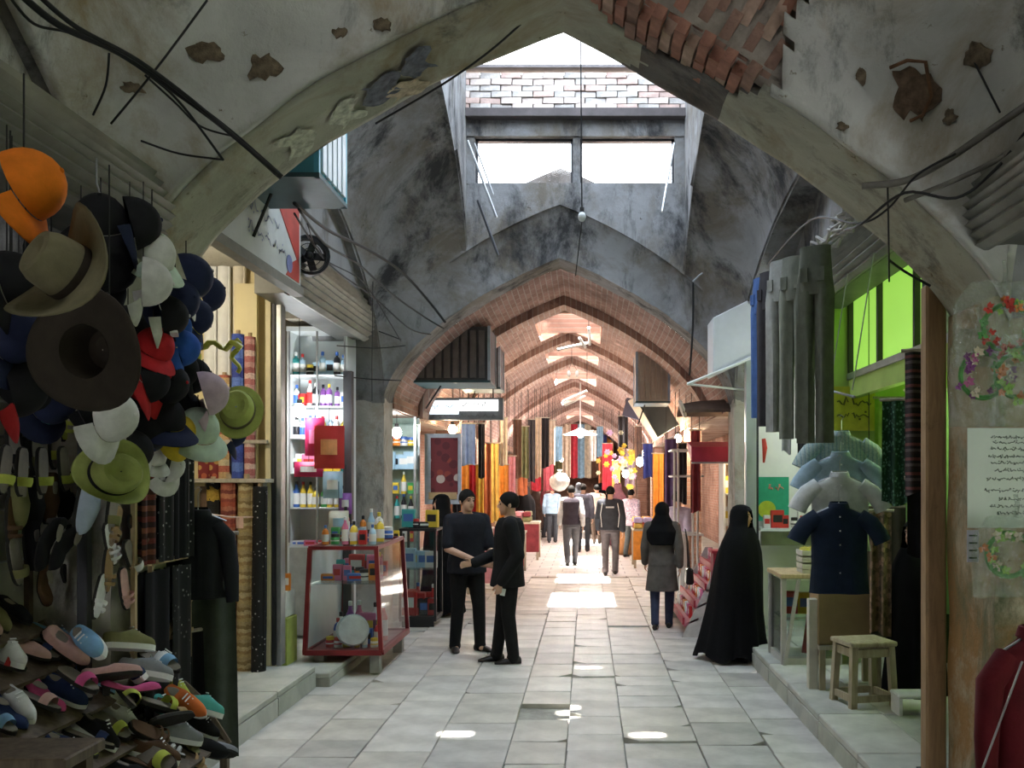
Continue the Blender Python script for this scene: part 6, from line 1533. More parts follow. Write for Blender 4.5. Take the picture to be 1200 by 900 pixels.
# stool
SW = WOOD('stool_wood', (.30, .25, .16), (.45, .39, .27))
t = thing('wooden_stool', 'square weathered wooden stool on the right platform', 'stool', (2.06, 7.0, .18), R(12))
m_ = MB(); m_.box((0, 0, .465), (.37, .34, .035)); m_.build('seat', SW, t, bev=.008)
for sx in (-1, 1):
    for sy in (-1, 1): m_ = MB(); m_.hexa([(sx * .165 + dx, sy * .15 + dy, 0) for dx, dy in ((-.024, -.024), (.024, -.024), (.024, .024), (-.024, .024))], [(sx * .145 + dx, sy * .13 + dy, .45) for dx, dy in ((-.024, -.024), (.024, -.024), (.024, .024), (-.024, .024))]); m_.build('leg', SW, t)
for z, hh, e in ((.40, .06, .148), (.07, .05, .162)):
    for s in (-1, 1): m_ = MB(); m_.box((0, s * (e - .012), z), (.30, .022, hh)); m_.build('rail', SW, t); m_ = MB(); m_.box((s * e, 0, z), (.022, .27, hh)); m_.build('rail', SW, t)
# white post, carton, low white stool
m_ = MB(); m_.box((0, 0, .36), (.075, .075, .72)); tag(m_.build('white_post', M('white_timber', (.58, .56, .46), .7, .2, 5), None, bev=.006, loc=(1.80, 7.5, .18)), 'short white timber post below the navy shirt', 'post')
t = thing('wooden_table', 'low wooden table under the cardboard carton', 'table', (2.08, 7.6, .18)); m_ = MB(); m_.box((0, 0, .34), (.5, .4, .03)); m_.build('tabletop', GREYWOOD, t)
for sx in (-1, 1):
    for sy in (-1, 1): m_ = MB(); m_.box((sx * .22, sy * .17, .165), (.045, .045, .33)); m_.build('leg', SW, t)
t = thing('cardboard_carton', 'brown cardboard carton behind the navy shirt hem', 'carton', (2.04, 7.58, .54)); m_ = MB(); m_.box((0, 0, .21), (.42, .3, .42)); m_.build('carton_body', M('cardboard', (.28, .20, .10), .8, .15, 4), t, bev=.005); m_ = MB(); m_.box((0, 0, .424), (.05, .3, .004)); m_.build('tape', M('tape', (.45, .36, .2), .4), t)
t = thing('step_stool', 'low white plastic stool behind the wooden post', 'stool', (2.33, 6.7, .18)); m_ = MB(); m_.box((0, 0, .14), (.28, .2, .03)); m_.build('top', WHITE, t, bev=.01)
for sx in (-1, 1): m_ = MB(); m_.box((sx * .12, 0, .065), (.025, .18, .13)); m_.build('leg', WHITE, t)

# ================================================================== FOOD COUNTER
t = thing('glass_counter', 'glass fronted counter with wooden top at the food shop', 'counter', (2.02, 8.75, .18))
WM = M('counter_metal', (.52, .50, .46), .4, .2, 4, metal=.2)
m_ = MB(); m_.box((0, 0, .80), (.56, .66, .04)); m_.build('counter_top', TANWOOD, t, bev=.006)
for sx in (-1, 1):
    for sy in (-1, 1): m_ = MB(); m_.box((sx * .25, sy * .29, .39), (.045, .045, .78)); m_.build('corner_post', WM, t)
m_ = MB(); m_.box((0, 0, .03), (.52, .62, .06)); m_.build('base', WM, t)
m_ = MB(); m_.box((0, -.30, .42), (.46, .008, .68)); m_.build('front_pane', CLEAR, t); m_ = MB(); m_.box((-.255, 0, .42), (.008, .54, .68)); m_.build('side_pane', GLASS('sheen_glass'), t)
m_ = MB(); m_.box((.0, .0, .4), (.46, .54, .012)); m_.build('shelf', GLASS('shelf_glass'), t)
m_ = MB(); m_.tube([(-.25, -.33, .0), (-.12, -.33, .78)], .022, 4); m_.build('slanting_strut', WM, t); m_ = MB(); m_.box((.06, -.27, .4), (.2, .02, .62), (0, R(8), 0)); m_.build('red_panel', FR, t)
shelf_fill(1.82, 2.2, 8.72, .605, 'on the shelf of the food counter', 51, ['box', 'packet', 'jar'], ['white', 'red', 'yellow'], 1.1, .12)
t = thing('basket', 'white crate of yellow fruit on the food counter', 'basket', (2.10, 8.62, 1.002)); m_ = MB(); m_.box((0, 0, .015), (.30, .24, .03)); m_.build('crate_floor', M('crate_white', (.62, .60, .50), .6), t)
for dx, dy, w, d in ((0, -.115, .3, .015), (0, .115, .3, .015), (-.145, 0, .015, .24), (.145, 0, .015, .24)):
    for z in (.06, .12, .18): m_ = MB(); m_.box((dx, dy, z), (w, d, .045)); m_.build('slat', M('crate_white', (.62, .60, .50)), t)
q = random.Random(2)
for i in range(12):
    m_ = MB(); m_.ball((0, 0, 0), (.042, .042, .038), 10, 7); m_.tube([(0, 0, .034), (.004, 0, .048)], .004, 4)
    tag(m_.build('yellow_fruit', M('fruit_yellow', (.55, .48, .05), .45), None, smooth=True, loc=(2.10 - .1 + .067 * (i % 4), 8.62 - .07 + .07 * (i // 4), 1.185 + q.uniform(0, .012))), 'yellow fruit in the white crate, %s row, %s across' % (ORD[i // 4], ORD[i % 4]), 'fruit', 'fruit in the white crate')
t = thing('poster', 'green poster with yellow disc on the white wall of the food shop', 'poster', (2.11, 10.66, 1.63)); m_ = MB(); m_.box((0, 0, 0), (.36, .015, .50)); m_.build('sheet', M('poster_green', (.03, .36, .22), .5, .2, 6), t); m_ = MB(); m_.lathe([(.1, -.004), (.1, .004)], 18); m_.build('yellow_disc', M('disc_lime', (.45, .55, .05), .5), t, loc=(-.07, -.012, -.12), rot=(R(90), 0, 0)); m_ = MB(); script(m_, -.05, .12, .12, .07, 8, .008, -.012); m_.build('lettering', M('lettering_pink', (.62, .34, .24), .6), t)
m_ = MB(); m_.tube([(0, 0, .1), (.01, -.01, 0), (0, 0, -.16)], [.022, .028, .012], 8); tag(m_.build('red_tassel', M('tassel_red', (.5, .05, .03), .7), None, loc=P(895, 525, 10.2)), 'small red tassel hanging above the green poster', 'tassel')
t = thing('wall_shelf', 'white shelf under the green poster', 'shelf', (2.3, 10.45, 1.3)); m_ = MB(); m_.box((0, 0, 0), (.8, .36, .03)); m_.build('board', CBW, t); m_ = MB(); m_.box((0, .1, -.1), (.7, .03, .18)); m_.build('bracket', STEEL, t)
shelf_fill(1.95, 2.65, 10.4, 1.316, 'on the white shelf under the green poster', 52, ['packet', 'jar', 'box'], ['white', 'yellow', 'red', 'orange'], 1.1, .1)
bulb('white bulb inside the food shop behind the trousers', (2.75, 9.7, 3.0), (.95, 1.0, .98), 110)
t = thing('aluminium_column', 'silver aluminium column between the food shop and the lane', 'column', (1.80, 10.35, .18)); m_ = MB(); m_.box((0, 0, 1.5), (.12, .1, 3.0)); m_.build('shaft', M('aluminium', (.55, .58, .62), .35, .12, 3, metal=.6), t, bev=.01); m_ = MB(); m_.box((.07, 0, 1.5), (.03, .08, 3.0)); m_.build('dark_edge', DARKSTEEL, t); m_ = MB(); m_.box((0, 0, .02), (.18, .16, .04)); m_.build('foot_plate', STEEL, t)
t = thing('canopy_sign', 'white tilted signboard canopy above the aluminium column', 'sign', (1.58, 10.25, 3.3)); m_ = MB(); m_.hexa([(-.22, -.1, -.32), (.22, -.1, -.12), (.22, .35, -.12), (-.22, .35, -.32)], [(-.22, -.1, .30), (.22, -.1, .52), (.22, .35, .52), (-.22, .35, .30)]); m_.build('panel', M('canopy_white', (.66, .68, .70), .5, .1, 3), t, bev=.01)
m_ = MB(); m_.tube([(-.5, -.12, -.42), (.0, -.12, -.22), (.26, -.12, -.1)], .016, 6); m_.tube([(-.5, -.12, -.42), (.26, .2, -.46)], .012, 6); m_.build('stay_rod', WHITE, t)
t = thing('rolled_canopy', 'dark brown rolled canvas canopy above the red awning', 'canopy', (1.50, 11.55, 2.76)); m_ = MB()
m_.loft([[(x, .4 * (u - .5) * 2, .16 * math.cos((u - .5) * 2.8) * h - .1) for u in [k / 8 for k in range(9)]] + [(x, .4 * (u - .5) * 2, .12 * math.cos((u - .5) * 2.8) * h - .13) for u in [k / 8 for k in range(8, -1, -1)]] for x, h in ((-.36, .75), (-.1, 1.0), (.2, 1.1), (.4, 1.1))]); m_.build('canvas', FAB('canvas_brown', (.10, .065, .05)), t, smooth=40)
m_ = MB(); m_.lathe([(.001, -.02), (.10, -.02), (.12, 0), (.1, .02), (.001, .02)], 14); m_.build('end_disc', M('disc_cream', (.55, .46, .36), .7), t, loc=(-.36, -.3, -.06), rot=(0, R(70), 0))
t = thing('awning', 'small crimson awning over the lit display beyond the arch', 'awning', (1.60, 11.9, 2.18)); m_ = MB(); m_.hexa([(-.30, -.2, -.12), (.3, -.2, -.12), (.3, .3, .1), (-.3, .3, .1)], [(-.30, -.2, .08), (.3, -.2, .08), (.3, .3, .16), (-.3, .3, .16)]); m_.build('cloth', M('awning_red', (.42, .03, .07), .6, .2, 6), t); m_ = MB(); m_.tube([(-.3, -.22, -.12), (.3, -.22, -.12)], .012, 6); m_.build('front_bar', STEEL, t)
# red stepped stand beyond the counter
t = thing('stepped_stand', 'red stepped display stand with pink trays along the kerb', 'stand', (1.38, 11.9, 0))
for k in range(4):
    m_ = MB(); m_.box((-.16 + .13 * k, -.1, .18 + .2 * k), (.20, 1.6, .03), (0, R(-25), 0)); m_.build('tray', M('tray_pink', (.52, .16, .20), .5, .15, 5), t, bev=.004)
    m_ = MB(); m_.box((-.25 + .13 * k, -.1, .19 + .2 * k), (.025, 1.6, .08)); m_.build('tray_lip', M('lip_red', (.38, .03, .05), .5), t)
for yy in (-.88, .68): m_ = MB(); m_.hexa([(-.27, yy - .02, 0), (.3, yy - .02, 0), (.3, yy + .02, 0), (-.27, yy + .02, 0)], [(.2, yy - .02, .95), (.3, yy - .02, .95), (.3, yy + .02, .95), (.2, yy + .02, .95)]); m_.build('side_panel', M('stand_white', (.6, .56, .52), .6), t)
for k in range(4):
    for j in range(7):
        product('packet', ['red', 'pink', 'white', 'orange'][(k + j) % 4], 'white', '%s packet on the %s tray of the red stand, %s along' % (['red', 'pink', 'white', 'orange'][(k + j) % 4], ['lowest', 'second', 'third', 'top'][k], ORD[j]), (1.38 - .15 + .13 * k, 11.2 + .2 * j, .205 + .2 * k), .8, 'packets on the red stepped stand', R(-90))
t = thing('red_box', 'crimson box on the end of the stepped stand', 'box', (1.52, 10.75, .18)); m_ = MB(); m_.box((0, 0, .42), (.2, .26, .84), taper=.9); m_.build('box_body', M('box_crimson', (.30, .02, .045), .5), t, bev=.01); m_ = MB(); m_.box((0, 0, .85), (.22, .28, .03)); m_.build('lid', M('lip_red'  , (.38, .03, .05)), t)
# lit display case and pipe frame beyond the arch
t = thing('lit_display_case', 'warm lit display case under the crimson awning', 'display case', (2.22, 12.3, .11))
for z in (.75, 1.15, 1.55, 1.95): m_ = MB(); m_.box((0, 0, z), (.9, .4, .02)); m_.build('shelf', WHITE, t)
m_ = MB(); m_.box((0, .2, 1.1), (.9, .02, 2.1)); m_.build('back_panel', M('case_peach', (.75, .55, .38), .5), t)
for sx in (-1, 1): m_ = MB(); m_.box((sx * .45, 0, 1.1), (.03, .4, 2.1)); m_.build('side_panel', WHITE, t)
m_ = MB(); m_.box((0, 0, .35), (.9, .4, .7)); m_.build('base_cupboard', M('case_cream', (.65, .58, .46), .6), t)
for k, z in enumerate((.75, 1.15, 1.55)): shelf_fill(1.8, 2.62, 12.28, .11 + z + .012, 'on the %s shelf of the warm lit case' % ['lowest', 'middle', 'top'][k], 70 + k, ['jar', 'packet', 'box', 'tall'], ['orange', 'red', 'yellow', 'white'], 1.2, .12)
bulb('warm bulb inside the display case under the crimson awning', (2.1, 11.9, 2.15), (1.0, .80, .52), 70, .05, cord=.15)
t = thing('pipe_frame', 'tall white pipe frame with a shelf beyond the woman in the grey coat', 'frame', (1.38, 13.6, 0)); FW = M('pipe_white', (.66, .66, .66), .4, .12, 4)
for x, y in ((-.06, 0), (.22, 0), (.22, .6), (-.06, .6)): m_ = MB(); m_.tube([(x, y, 0), (x, y, 2.3)], .018, 6); m_.build('upright', FW, t)
for z in (1.05, 1.9, 2.28): m_ = MB(); m_.tube([(-.14, 0, z), (.3, 0, z), (.3, .6, z), (-.14, .6, z), (-.14, 0, z)], .016, 6); m_.build('cross_pipe', FW, t)
m_ = MB(); m_.tube([(0, -.14, .0), (0, -.14, 1.02)], .055, 12); m_.lathe([(.062, 1.0), (.062, 1.06), (.055, 1.07)], 12, (0, -.14, 0)); m_.build('drain_pipe', FW, t, smooth=40)
# ================================================================== FAR LANE: shops, lamps, goods on both sides
def board(name, label, cat, c, d, mat, parts=(), group=None):
    t = thing(name, label, cat, c, 0, group); m_ = MB(); m_.box((0, 0, 0), d); m_.build('panel', mat, t, bev=.006)
    for nm, cc, dd, mt in parts: m_ = MB(); m_.box(cc, dd); m_.build(nm, mt, t)
    return t
# left: glass shelf, framed picture, lit sign
t = thing('glass_shelf_unit', 'glass shelf unit of bottles just past the plaster pier', 'shelf', (-2.54, 12.8, .1))
for x in (-.22, .22):
    for y in (-.15, .15): m_ = MB(); m_.box((x, y, 1.3), (.03, .03, 2.6)); m_.build('upright', STEEL, t)
SZ2 = [.9, 1.22, 1.55, 1.88, 2.2, 2.5]
for z in SZ2: m_ = MB(); m_.box((0, 0, z), (.46, .34, .014)); m_.build('shelf', GLASS('shelf_glass'), t)
m_ = MB(); m_.box((0, .17, 1.3), (.46, .01, 2.6)); m_.build('back_panel', M('mint_panel', (.52, .66, .60), .5), t)
for k, z in enumerate(SZ2[:-1]): shelf_fill(-2.74, -2.34, 12.75, .1 + z + .008, 'on the %s glass shelf past the pier' % ['lowest', 'second', 'third', 'fourth', 'top'][k], 80 + k, [['jar', 'box'], ['tall'], ['box', 'tall'], ['packet'], ['spray', 'jar']][k], [['white', 'red', 'yellow'], ['green', 'black', 'teal'], ['yellow', 'green'], ['white', 'pale blue'], ['yellow', 'orange', 'white']][k], 1.25, .1)
bulb('bare bulb past the plaster pier beside the glass shelves', P(465, 507, 11.95), (.92, .97, 1.0), 60, .06, cord=.7)
t = board('framed_picture', 'maroon picture in a pale blue frame behind the woman in the chador', 'picture', (-2.04, 13.3, 2.0), (.52, .04, 1.0), M('frame_paleblue', (.45, .50, .60), .5))
m_ = MB(); m_.box((.02, -.025, .04), (.38, .012, .80)); m_.build('print', SPOTS('picture_maroon', (.16, .03, .04), [(.25, .05, .04), (.10, .02, .03), (.5, .42, .4)], 7, .45), t)
m_ = MB(); m_.box((.0, -.03, -.38), (.40, .01, .1)); m_.build('caption_strip', M('caption_tan', (.50, .36, .2), .6), t); m_ = MB(); m_.box((0, 0, -.8), (.04, .04, .62)); m_.build('stand_leg', DARKSTEEL, t)
t = thing('lit_sign', 'white backlit shop sign hanging across beyond the arch', 'sign', (-1.86, 13.6, 2.87)); m_ = MB(); m_.box((0, 0, 0), (1.30, .16, .32)); m_.build('case', M('sign_case', (.20, .22, .24), .5), t, bev=.01)
m_ = MB(); m_.box((-.30, -.085, .02), (.62, .01, .20)); m_.build('dim_panel', EM('sign_glow_dim', (.80, .92, 1.0), 1.3), t); m_ = MB(); m_.box((.30, -.085, .05), (.56, .012, .16)); m_.build('bright_panel', EM('sign_glow', (1, 1, .98), 2.2), t)
lt = MB(); script(lt, .05, .55, .06, .09, 77, .008, -.095); script(lt, -.58, -.05, .03, .06, 78, .005, -.095); script(lt, -.58, .55, -.11, .05, 79, .005, -.085); lt.build('lettering', M('sign_ink', (.14, .16, .18), .6), t)
for x in (-.5, .5): m_ = MB(); m_.tube([(x, 0, .15), (x, 0, .75)], .01, 5); m_.build('hanger_rod', DARKSTEEL, t)
bulb('warm bulb glowing under the lit sign', P(530, 503, 14.2), (1.0, .76, .46), 90, .06, cord=.3)
# hung cloths, left side: px, top py, Y, width, height, colour
FARC = {'denim blue': (.16, .24, .46), 'orange': (.72, .28, .05), 'yellow': (.75, .55, .10), 'gold': (.60, .40, .10), 'cream': (.75, .66, .52), 'white': (.76, .72, .68), 'charcoal': (.05, .045, .05), 'black': (.02, .018, .02), 'rust': (.42, .13, .06), 'crimson': (.45, .04, .06), 'maroon': (.22, .04, .05), 'pink': (.65, .28, .32), 'olive': (.24, .24, .12), 'brown': (.18, .10, .07), 'sky blue': (.30, .48, .64), 'lilac': (.45, .36, .52), 'purple': (.12, .07, .16), 'beige': (.55, .44, .34), 'royal blue': (.06, .08, .34)}
def FC(c): return M('farcloth_' + c.replace(' ', '_'), FARC[c], .85, .3, 7, spec=.2)
def hang(lb, px, pyt, pyb, Y, wpx, c, rz=0, folds=2, grp='cloths hung along the far lane', mat=None):
    p = P(px, pyt, Y); textile(lb, p, R(rz), mat or FC(c), wpx * Y / F, (pyb - pyt) * Y / F, grp, folds, .03, top=max(2.95, arch_z(A2, max(-2.3, min(1.65, p.x)))))
L = [('denim blue', 549, 497, 545, 15.0, 16, 'two denim blue trousers under the end of the lit sign'), ('charcoal', 564, 497, 560, 15.3, 8, 'beside the denim trousers'), ('charcoal', 535, 512, 600, 14.0, 10, 'beside the framed picture'), ('orange', 543, 545, 610, 15.6, 14, 'below the denim trousers'), ('crimson', 553, 545, 612, 16.0, 9, 'behind the man in the dark shirt'), ('yellow', 562, 545, 612, 16.3, 10, 'between crimson and rust cloths'), ('rust', 571, 520, 615, 16.6, 9, 'next to the yellow cloth'), ('gold', 580, 520, 612, 17.4, 10, 'above the head of the suited man'), ('cream', 590, 490, 545, 17.6, 9, 'hanging highest past the lit sign'), ('orange', 590, 545, 612, 17.9, 12, 'below the high cream cloth'), ('pink', 600, 535, 600, 18.5, 9, 'by the brown fabric lengths'), ('brown', 606, 492, 560, 20.2, 10, 'first of the long far lengths'), ('olive', 615, 500, 560, 20.8, 9, 'second of the long far lengths'), ('charcoal', 623, 492, 565, 21.4, 9, 'third of the long far lengths'), ('beige', 631, 490, 560, 22.0, 7, 'fourth of the long far lengths'), ('black', 639, 490, 548, 22.8, 9, 'fifth of the long far lengths'), ('beige', 647, 493, 545, 23.6, 8, 'sixth of the long far lengths'), ('rust', 612, 540, 580, 21.6, 12, 'low below the brown length'), ('crimson', 628, 540, 575, 23.0, 12, 'low below the black length'), ('maroon', 643, 540, 575, 25.5, 12, 'low beside the far crowd'), ('sky blue', 655, 500, 540, 30.0, 8, 'at the left of the far lamp')]
for c, px, a, b, Y, w, ph in L: hang('%s cloth %s' % (c, ph) if 'trousers' not in ph[:14 + 8] or 'beside' in ph or 'below' in ph else ph, px, a, b, Y, w, c, rz=18)
Rr = [('purple', 786, 515, 600, 15.2, 14, 'dark purple cloth left of the white pipe frame'), ('orange', 771, 532, 608, 17.0, 13, 'tall orange cloth banner beside the flower stall'), ('royal blue', 759, 520, 560, 18.5, 12, 'royal blue cloth behind the bright blue lamp'), ('charcoal', 800, 520, 590, 14.4, 10, 'charcoal cloth behind the white pipe frame'), ('maroon', 815, 505, 600, 13.2, 12, 'maroon cloth between pipe frame and lit case'), ('brown', 748, 500, 540, 20.5, 9, 'brown cloth above the flower stall'), ('crimson', 712, 520, 575, 27.0, 12, 'crimson cloth to the right of the far lamp'), ('gold', 722, 540, 585, 26.0, 10, 'gold cloth beside the crimson one, far off'), ('lilac', 738, 530, 570, 21.5, 12, 'lilac cloth by the woman in the pink blouse'), ('sky blue', 703, 500, 535, 31.0, 8, 'sky blue cloth at the right of the far lamp'), ('white', 695, 505, 540, 34.0, 8, 'white cloth behind the far lamp'), ('rust', 706, 535, 570, 33.0, 10, 'rust cloth behind the far crowd'), ('black', 730, 488, 525, 24.5, 12, 'black cloth hung high over the flower stall')]
for c, px, a, b, Y, w, lb in Rr: hang(lb, px, a, b, Y, w, c, rz=-18)
for i, (px, c, Y) in enumerate(((664, 'beige', 38), (672, 'crimson', 39), (680, 'sky blue', 40), (688, 'cream', 40.5), (697, 'brown', 41), (706, 'royal blue', 41.5), (714, 'orange', 42), (655, 'olive', 40), (646, 'rust', 41))):
    hang('%s cloth hung across the far end of the lane' % c, px, 497, 560, Y, 10, c)
# low heaps of goods in front of the far shops
def heap(lb, px, Y, w, h, cols, seed, side):
    q = random.Random(seed); X = (px - VX) / F * Y
    t = thing('goods_table', 'trestle table ' + lb, 'table', (X, Y, 0), 0, 'trestle tables in the far lane'); m_ = MB(); m_.box((0, 0, h), (w, 1.0, .04)); m_.build('tabletop', GREYWOOD, t)
    for sx in (-1, 1):
        for sy in (-1, 1): m_ = MB(); m_.box((sx * (w / 2 - .04), sy * .44, h / 2), (.05, .05, h)); m_.build('leg', GREYWOOD, t)
    m_ = MB(); m_.box((0, -.49, h * .6), (w, .02, h * .75)); m_.build('front_cloth', FC(cols[0]), t)
    n = 0
    for r_ in range(2):
        for k in range(int(w / .2)):
            for lv in range(2):
                c = q.choice(cols); m_ = MB(); m_.box((0, 0, .06), (.19, .3, .11), taper=.93)
                tag(m_.build('folded_cloth', FC(c), None, bev=.02, loc=(X - w / 2 + .11 + .2 * k, Y - .28 + .42 * r_, h + .022 + .12 * lv), rot=(0, 0, q.uniform(-.12, .12))), 'folded %s cloth %s, %s row %s, %s' % (c, lb, ORD[r_], ORD[k], ['under', 'on top'][lv]), 'cloth', 'folded cloths ' + lb); n += 1
heap('by the man in the dark shirt', 575, 15.6, .7, .8, ['pink', 'white', 'crimson', 'denim blue'], 1, -1)
heap('past the orange cloths', 598, 18.6, .6, .8, ['crimson', 'rust', 'cream', 'sky blue'], 2, -1)
heap('below the long far lengths', 618, 22.0, .6, .85, ['maroon', 'pink', 'white', 'olive'], 3, -1)
heap('beside the blouse woman', 760, 20.0, .7, .8, ['orange', 'gold', 'crimson', 'lilac'], 4, 1)
heap('before the gold cloth', 742, 25.0, .6, .8, ['yellow', 'orange', 'pink', 'white'], 5, 1)
# flower / balloon stall cluster on the right
t = thing('flower_bunch', 'bright bunch of yellow and lilac artificial flowers hanging on the right', 'flowers', P(728, 540, 21.0)); q = random.Random(8)
for k in range(34):
    m_ = MB(); c = Vector((q.gauss(0, .22), q.gauss(0, .12), q.gauss(0, .32))); r_ = q.uniform(.05, .09)
    for j in range(6):
        b_ = 2 * PI * j / 6; d = Vector((math.cos(b_), -.35, math.sin(b_))); w = d.cross(Vector((0, 1, 0))).normalized(); m_.add([c, c + d * r_ * .6 + w * r_ * .5, c + d * r_ * 1.2, c + d * r_ * .6 - w * r_ * .5], [(0, 1, 2, 3)])
    m_.ball(c, r_ * .3, 6, 4); m_.build('flower', M('bloom_%d' % (k % 4), [(.8, .6, .08), (.75, .5, .1), (.62, .42, .66), (.75, .72, .5)][k % 4], .6, .1, 8), t)
m_ = MB(); m_.tube([(0, 0, .3), (0, 0, .9)], .01, 5); m_.build('hanging_string', CABLE, t)
bulb('bright blue-white bulb beside the flower bunch', P(750, 541, 19.5), (.55, .75, 1.0), 80, .08, EM('bulb_blue', (.55, .75, 1.0), 60), cord=.5)
bulb('warm bulb among the flowers', P(733, 555, 20.2), (1.0, .82, .45), 60, .07, cord=.3)
# pendant lamp in the middle of the lane
t = thing('pendant_lamp', 'white pendant lamp with wide shade over the far crowd', 'lamp', P(680, 508, 24.0)); m_ = MB(); m_.lathe([(.05, .14), (.12, .10), (.42, -.02), (.44, -.03), (.40, -.02), (.10, .08)], 20, caps=False); m_.build('shade', EM('shade_white', (1.0, .93, .90), 1.6), t, smooth=40); m_ = MB(); m_.ball((0, 0, -.02), .09, 12, 8); m_.build('glass_bulb', EM('lamp_pinkwhite', (1.0, .92, .88), 60), t); m_ = MB(); m_.tube([(0, 0, .12), (0, 0, 1.35)], .02, 6); m_.build('cord', WHITE, t); lamp('pendant_light', (0, 0, -.2), (1.0, .88, .80), 500, .15, t)
for i, (X, Y, c, w, lb) in enumerate(((-2.2, 16.5, (1, .76, .52), 300, 'warm bulb over the orange cloths'), (-2.1, 20.5, (1, .82, .62), 320, 'warm bulb over the long far lengths'), (1.55, 16.0, (1, .76, .52), 260, 'warm bulb over the orange banner'), (-1.9, 26.0, (1, .85, .74), 420, 'bulb over the far left stalls'), (1.45, 25.0, (1, .82, .68), 420, 'bulb over the far right stalls'), (-.9, 33.0, (1, .86, .76), 500, 'bulb near the far end on the left'), (.7, 37.0, (1, .86, .76), 500, 'bulb near the far end on the right'))):
    bulb(lb, (X, Y, 2.55), c, w, .06, BULBW, cord=.3)
# unlit fluorescent fittings hanging from the crown
def fitting(lb, pts, Y):
    t = thing('tube_fitting', lb, 'lamp', P(*pts[0][0], Y), 0, 'tube fittings in the vault'); o = t.location
    for a, b in pts: m_ = MB(); m_.tube([P(*a, Y) - o, P(*b, Y + .25) - o], .022, 8); m_.build('tube', M('tube_white', (.85, .84, .82), .3), t)
    m_ = MB(); m_.tube([P(*pts[0][0], Y) - o, Vector((0, 0, 4.35 - o.z))], .006, 5); m_.build('cord', CABLE, t); return t
fitting('bent white tube fitting hanging under the vault crown', [((690, 384), (691, 404)), ((679, 396), (686, 407)), ((653, 410), (688, 402))], 14.2)
fitting('pair of slanting white tubes further along the vault', [((688, 458), (660, 470)), ((686, 464), (662, 475))], 18.0)
t = thing('small_lamps', 'two small white lamps between the tube fittings', 'lamp', P(670, 430, 16)); 
for dx in (-.05, .09): m_ = MB(); m_.ball((dx, 0, -.12), (.035, .035, .06), 10, 8); m_.build('lamp_glass', M('tube_white', (.85, .84, .82)), t, smooth='all')
m_ = MB(); m_.tube([(-.05, 0, -.06), (0, 0, .1), (.09, 0, -.06)], .006, 5); m_.tube([(0, 0, .1), (0, 0, .55)], .005, 5); m_.build('cord', CABLE, t)
# wall coolers in the far lane and hanging boards
CD = M('cooler_dark', (.075, .07, .075), .6, .2, 4); CE = M('cooler_edge', (.42, .50, .58), .4); CB = M('cooler_beige', (.50, .44, .38), .5, .15, 4)
cooler('dark boxy cooler with pale blue edge just inside the second arch', (-1.72, 12.3, 3.44), (.98, .8, .72), CD, M('louver_dark', (.16, .14, .14), .6), 'y', 8, CE)
cooler('second dark cooler with pale edge behind the big one', (-1.62, 14.6, 3.55), (.6, .7, .65), CD, M('louver_dark', (.16, .14, .14)), 'y', 6, CE)
cooler('beige cooler with blue edge on the right of the vault', (1.0, 14.6, 3.40), (.52, .7, .78), CB, M('louver_beige', (.36, .32, .28), .6), 'y', 5, M('cooler_edge2', (.30, .42, .58), .4))
for i, (px, py, Y, w, h, an, c, lb) in enumerate(((757, 490, 16.5, .22, .85, -32, (.62, .56, .48), 'tilted pale signboard edge beside the beige cooler'), (771, 484, 16.0, .42, .72, -30, (.04, .05, .05), 'tilted black signboard below the beige cooler'), (745, 480, 20, .5, .4, 15, (.10, .09, .12), 'dark board hung over the far right stalls'))):
    m_ = MB(); m_.box((0, 0, 0), (w, .06, h)); t = tag(m_.build('hanging_board', M('hangboard_%d' % i, c, .6, .2, 5), None, bev=.01, loc=P(px, py, Y), rot=(0, R(an), 0)), lb, 'sign', 'hanging boards in the far lane')
# sacks on the floor
def sack(lb, px, py, Y, w, h, c):
    p = P(px, py, Y); t = thing('sack', lb, 'sack', (p.x, p.y, 0), 0, 'sacks on the lane floor'); m_ = MB(); n = 16
    m_.loft([[(r_ * w * math.cos(a) * (1 + .06 * math.sin(5 * a + z)), r_ * w * math.sin(a), z * h) for a in [2 * PI * j / n for j in range(n)]] for r_, z in ((.4, 0), (.5, .06), (.52, .4), (.46, .75), (.34, .95), (.2, 1.0))]); m_.build('sack_body', M('sackcloth_' + str(px), c, .85, .25, 9), t, smooth=50)
    m_ = MB(); m_.ball((0, 0, h), (w * .3, w * .3, h * .16), 12, 8); m_.build('heaped_goods', M('heap_' + str(px), tuple(min(1, k * 1.2) for k in c), .8, .3, 20), t); return t
sack('orange-brown sack of goods standing on the lane floor', 733, 634, 23.2, .5, .75, (.42, .20, .08)); sack('low brown sack by the blouse woman', 758, 640, 22.8, .4, .5, (.30, .17, .10)); sack('cream sack by the far left table', 590, 640, 21.5, .45, .6, (.6, .5, .38))

# ================================================================== CABLES, WIRES, HANGING BULB
def cable(lb, pts, r, name='cable', mat=None, n=6, grp='cables strung on the walls', clip=None):
    P3 = [P(*p) for p in pts]; out = []
    for i in range(len(P3) - 1):
        a, b, c, d = P3[max(0, i - 1)], P3[i], P3[i + 1], P3[min(len(P3) - 1, i + 2)]
        for k in range(6):
            t_ = k / 6; out.append(.5 * ((2 * b) + (-a + c) * t_ + (2 * a - 5 * b + 4 * c - d) * t_ * t_ + (-a + 3 * b - 3 * c + d) * t_ ** 3))
    out.append(P3[-1]); m_ = MB(); m_.tube(out, r, n); o = m_.build(name, mat or CABLE, None, smooth='all'); tag(o, lb, 'cable', grp); return o
cable('thickest black cable sweeping over the left plaster', [(20, -10, 3.5), (70, 30, 3.7), (140, 62, 3.95), (210, 110, 4.2), (270, 155, 4.3), (330, 208, 4.42)], .014)
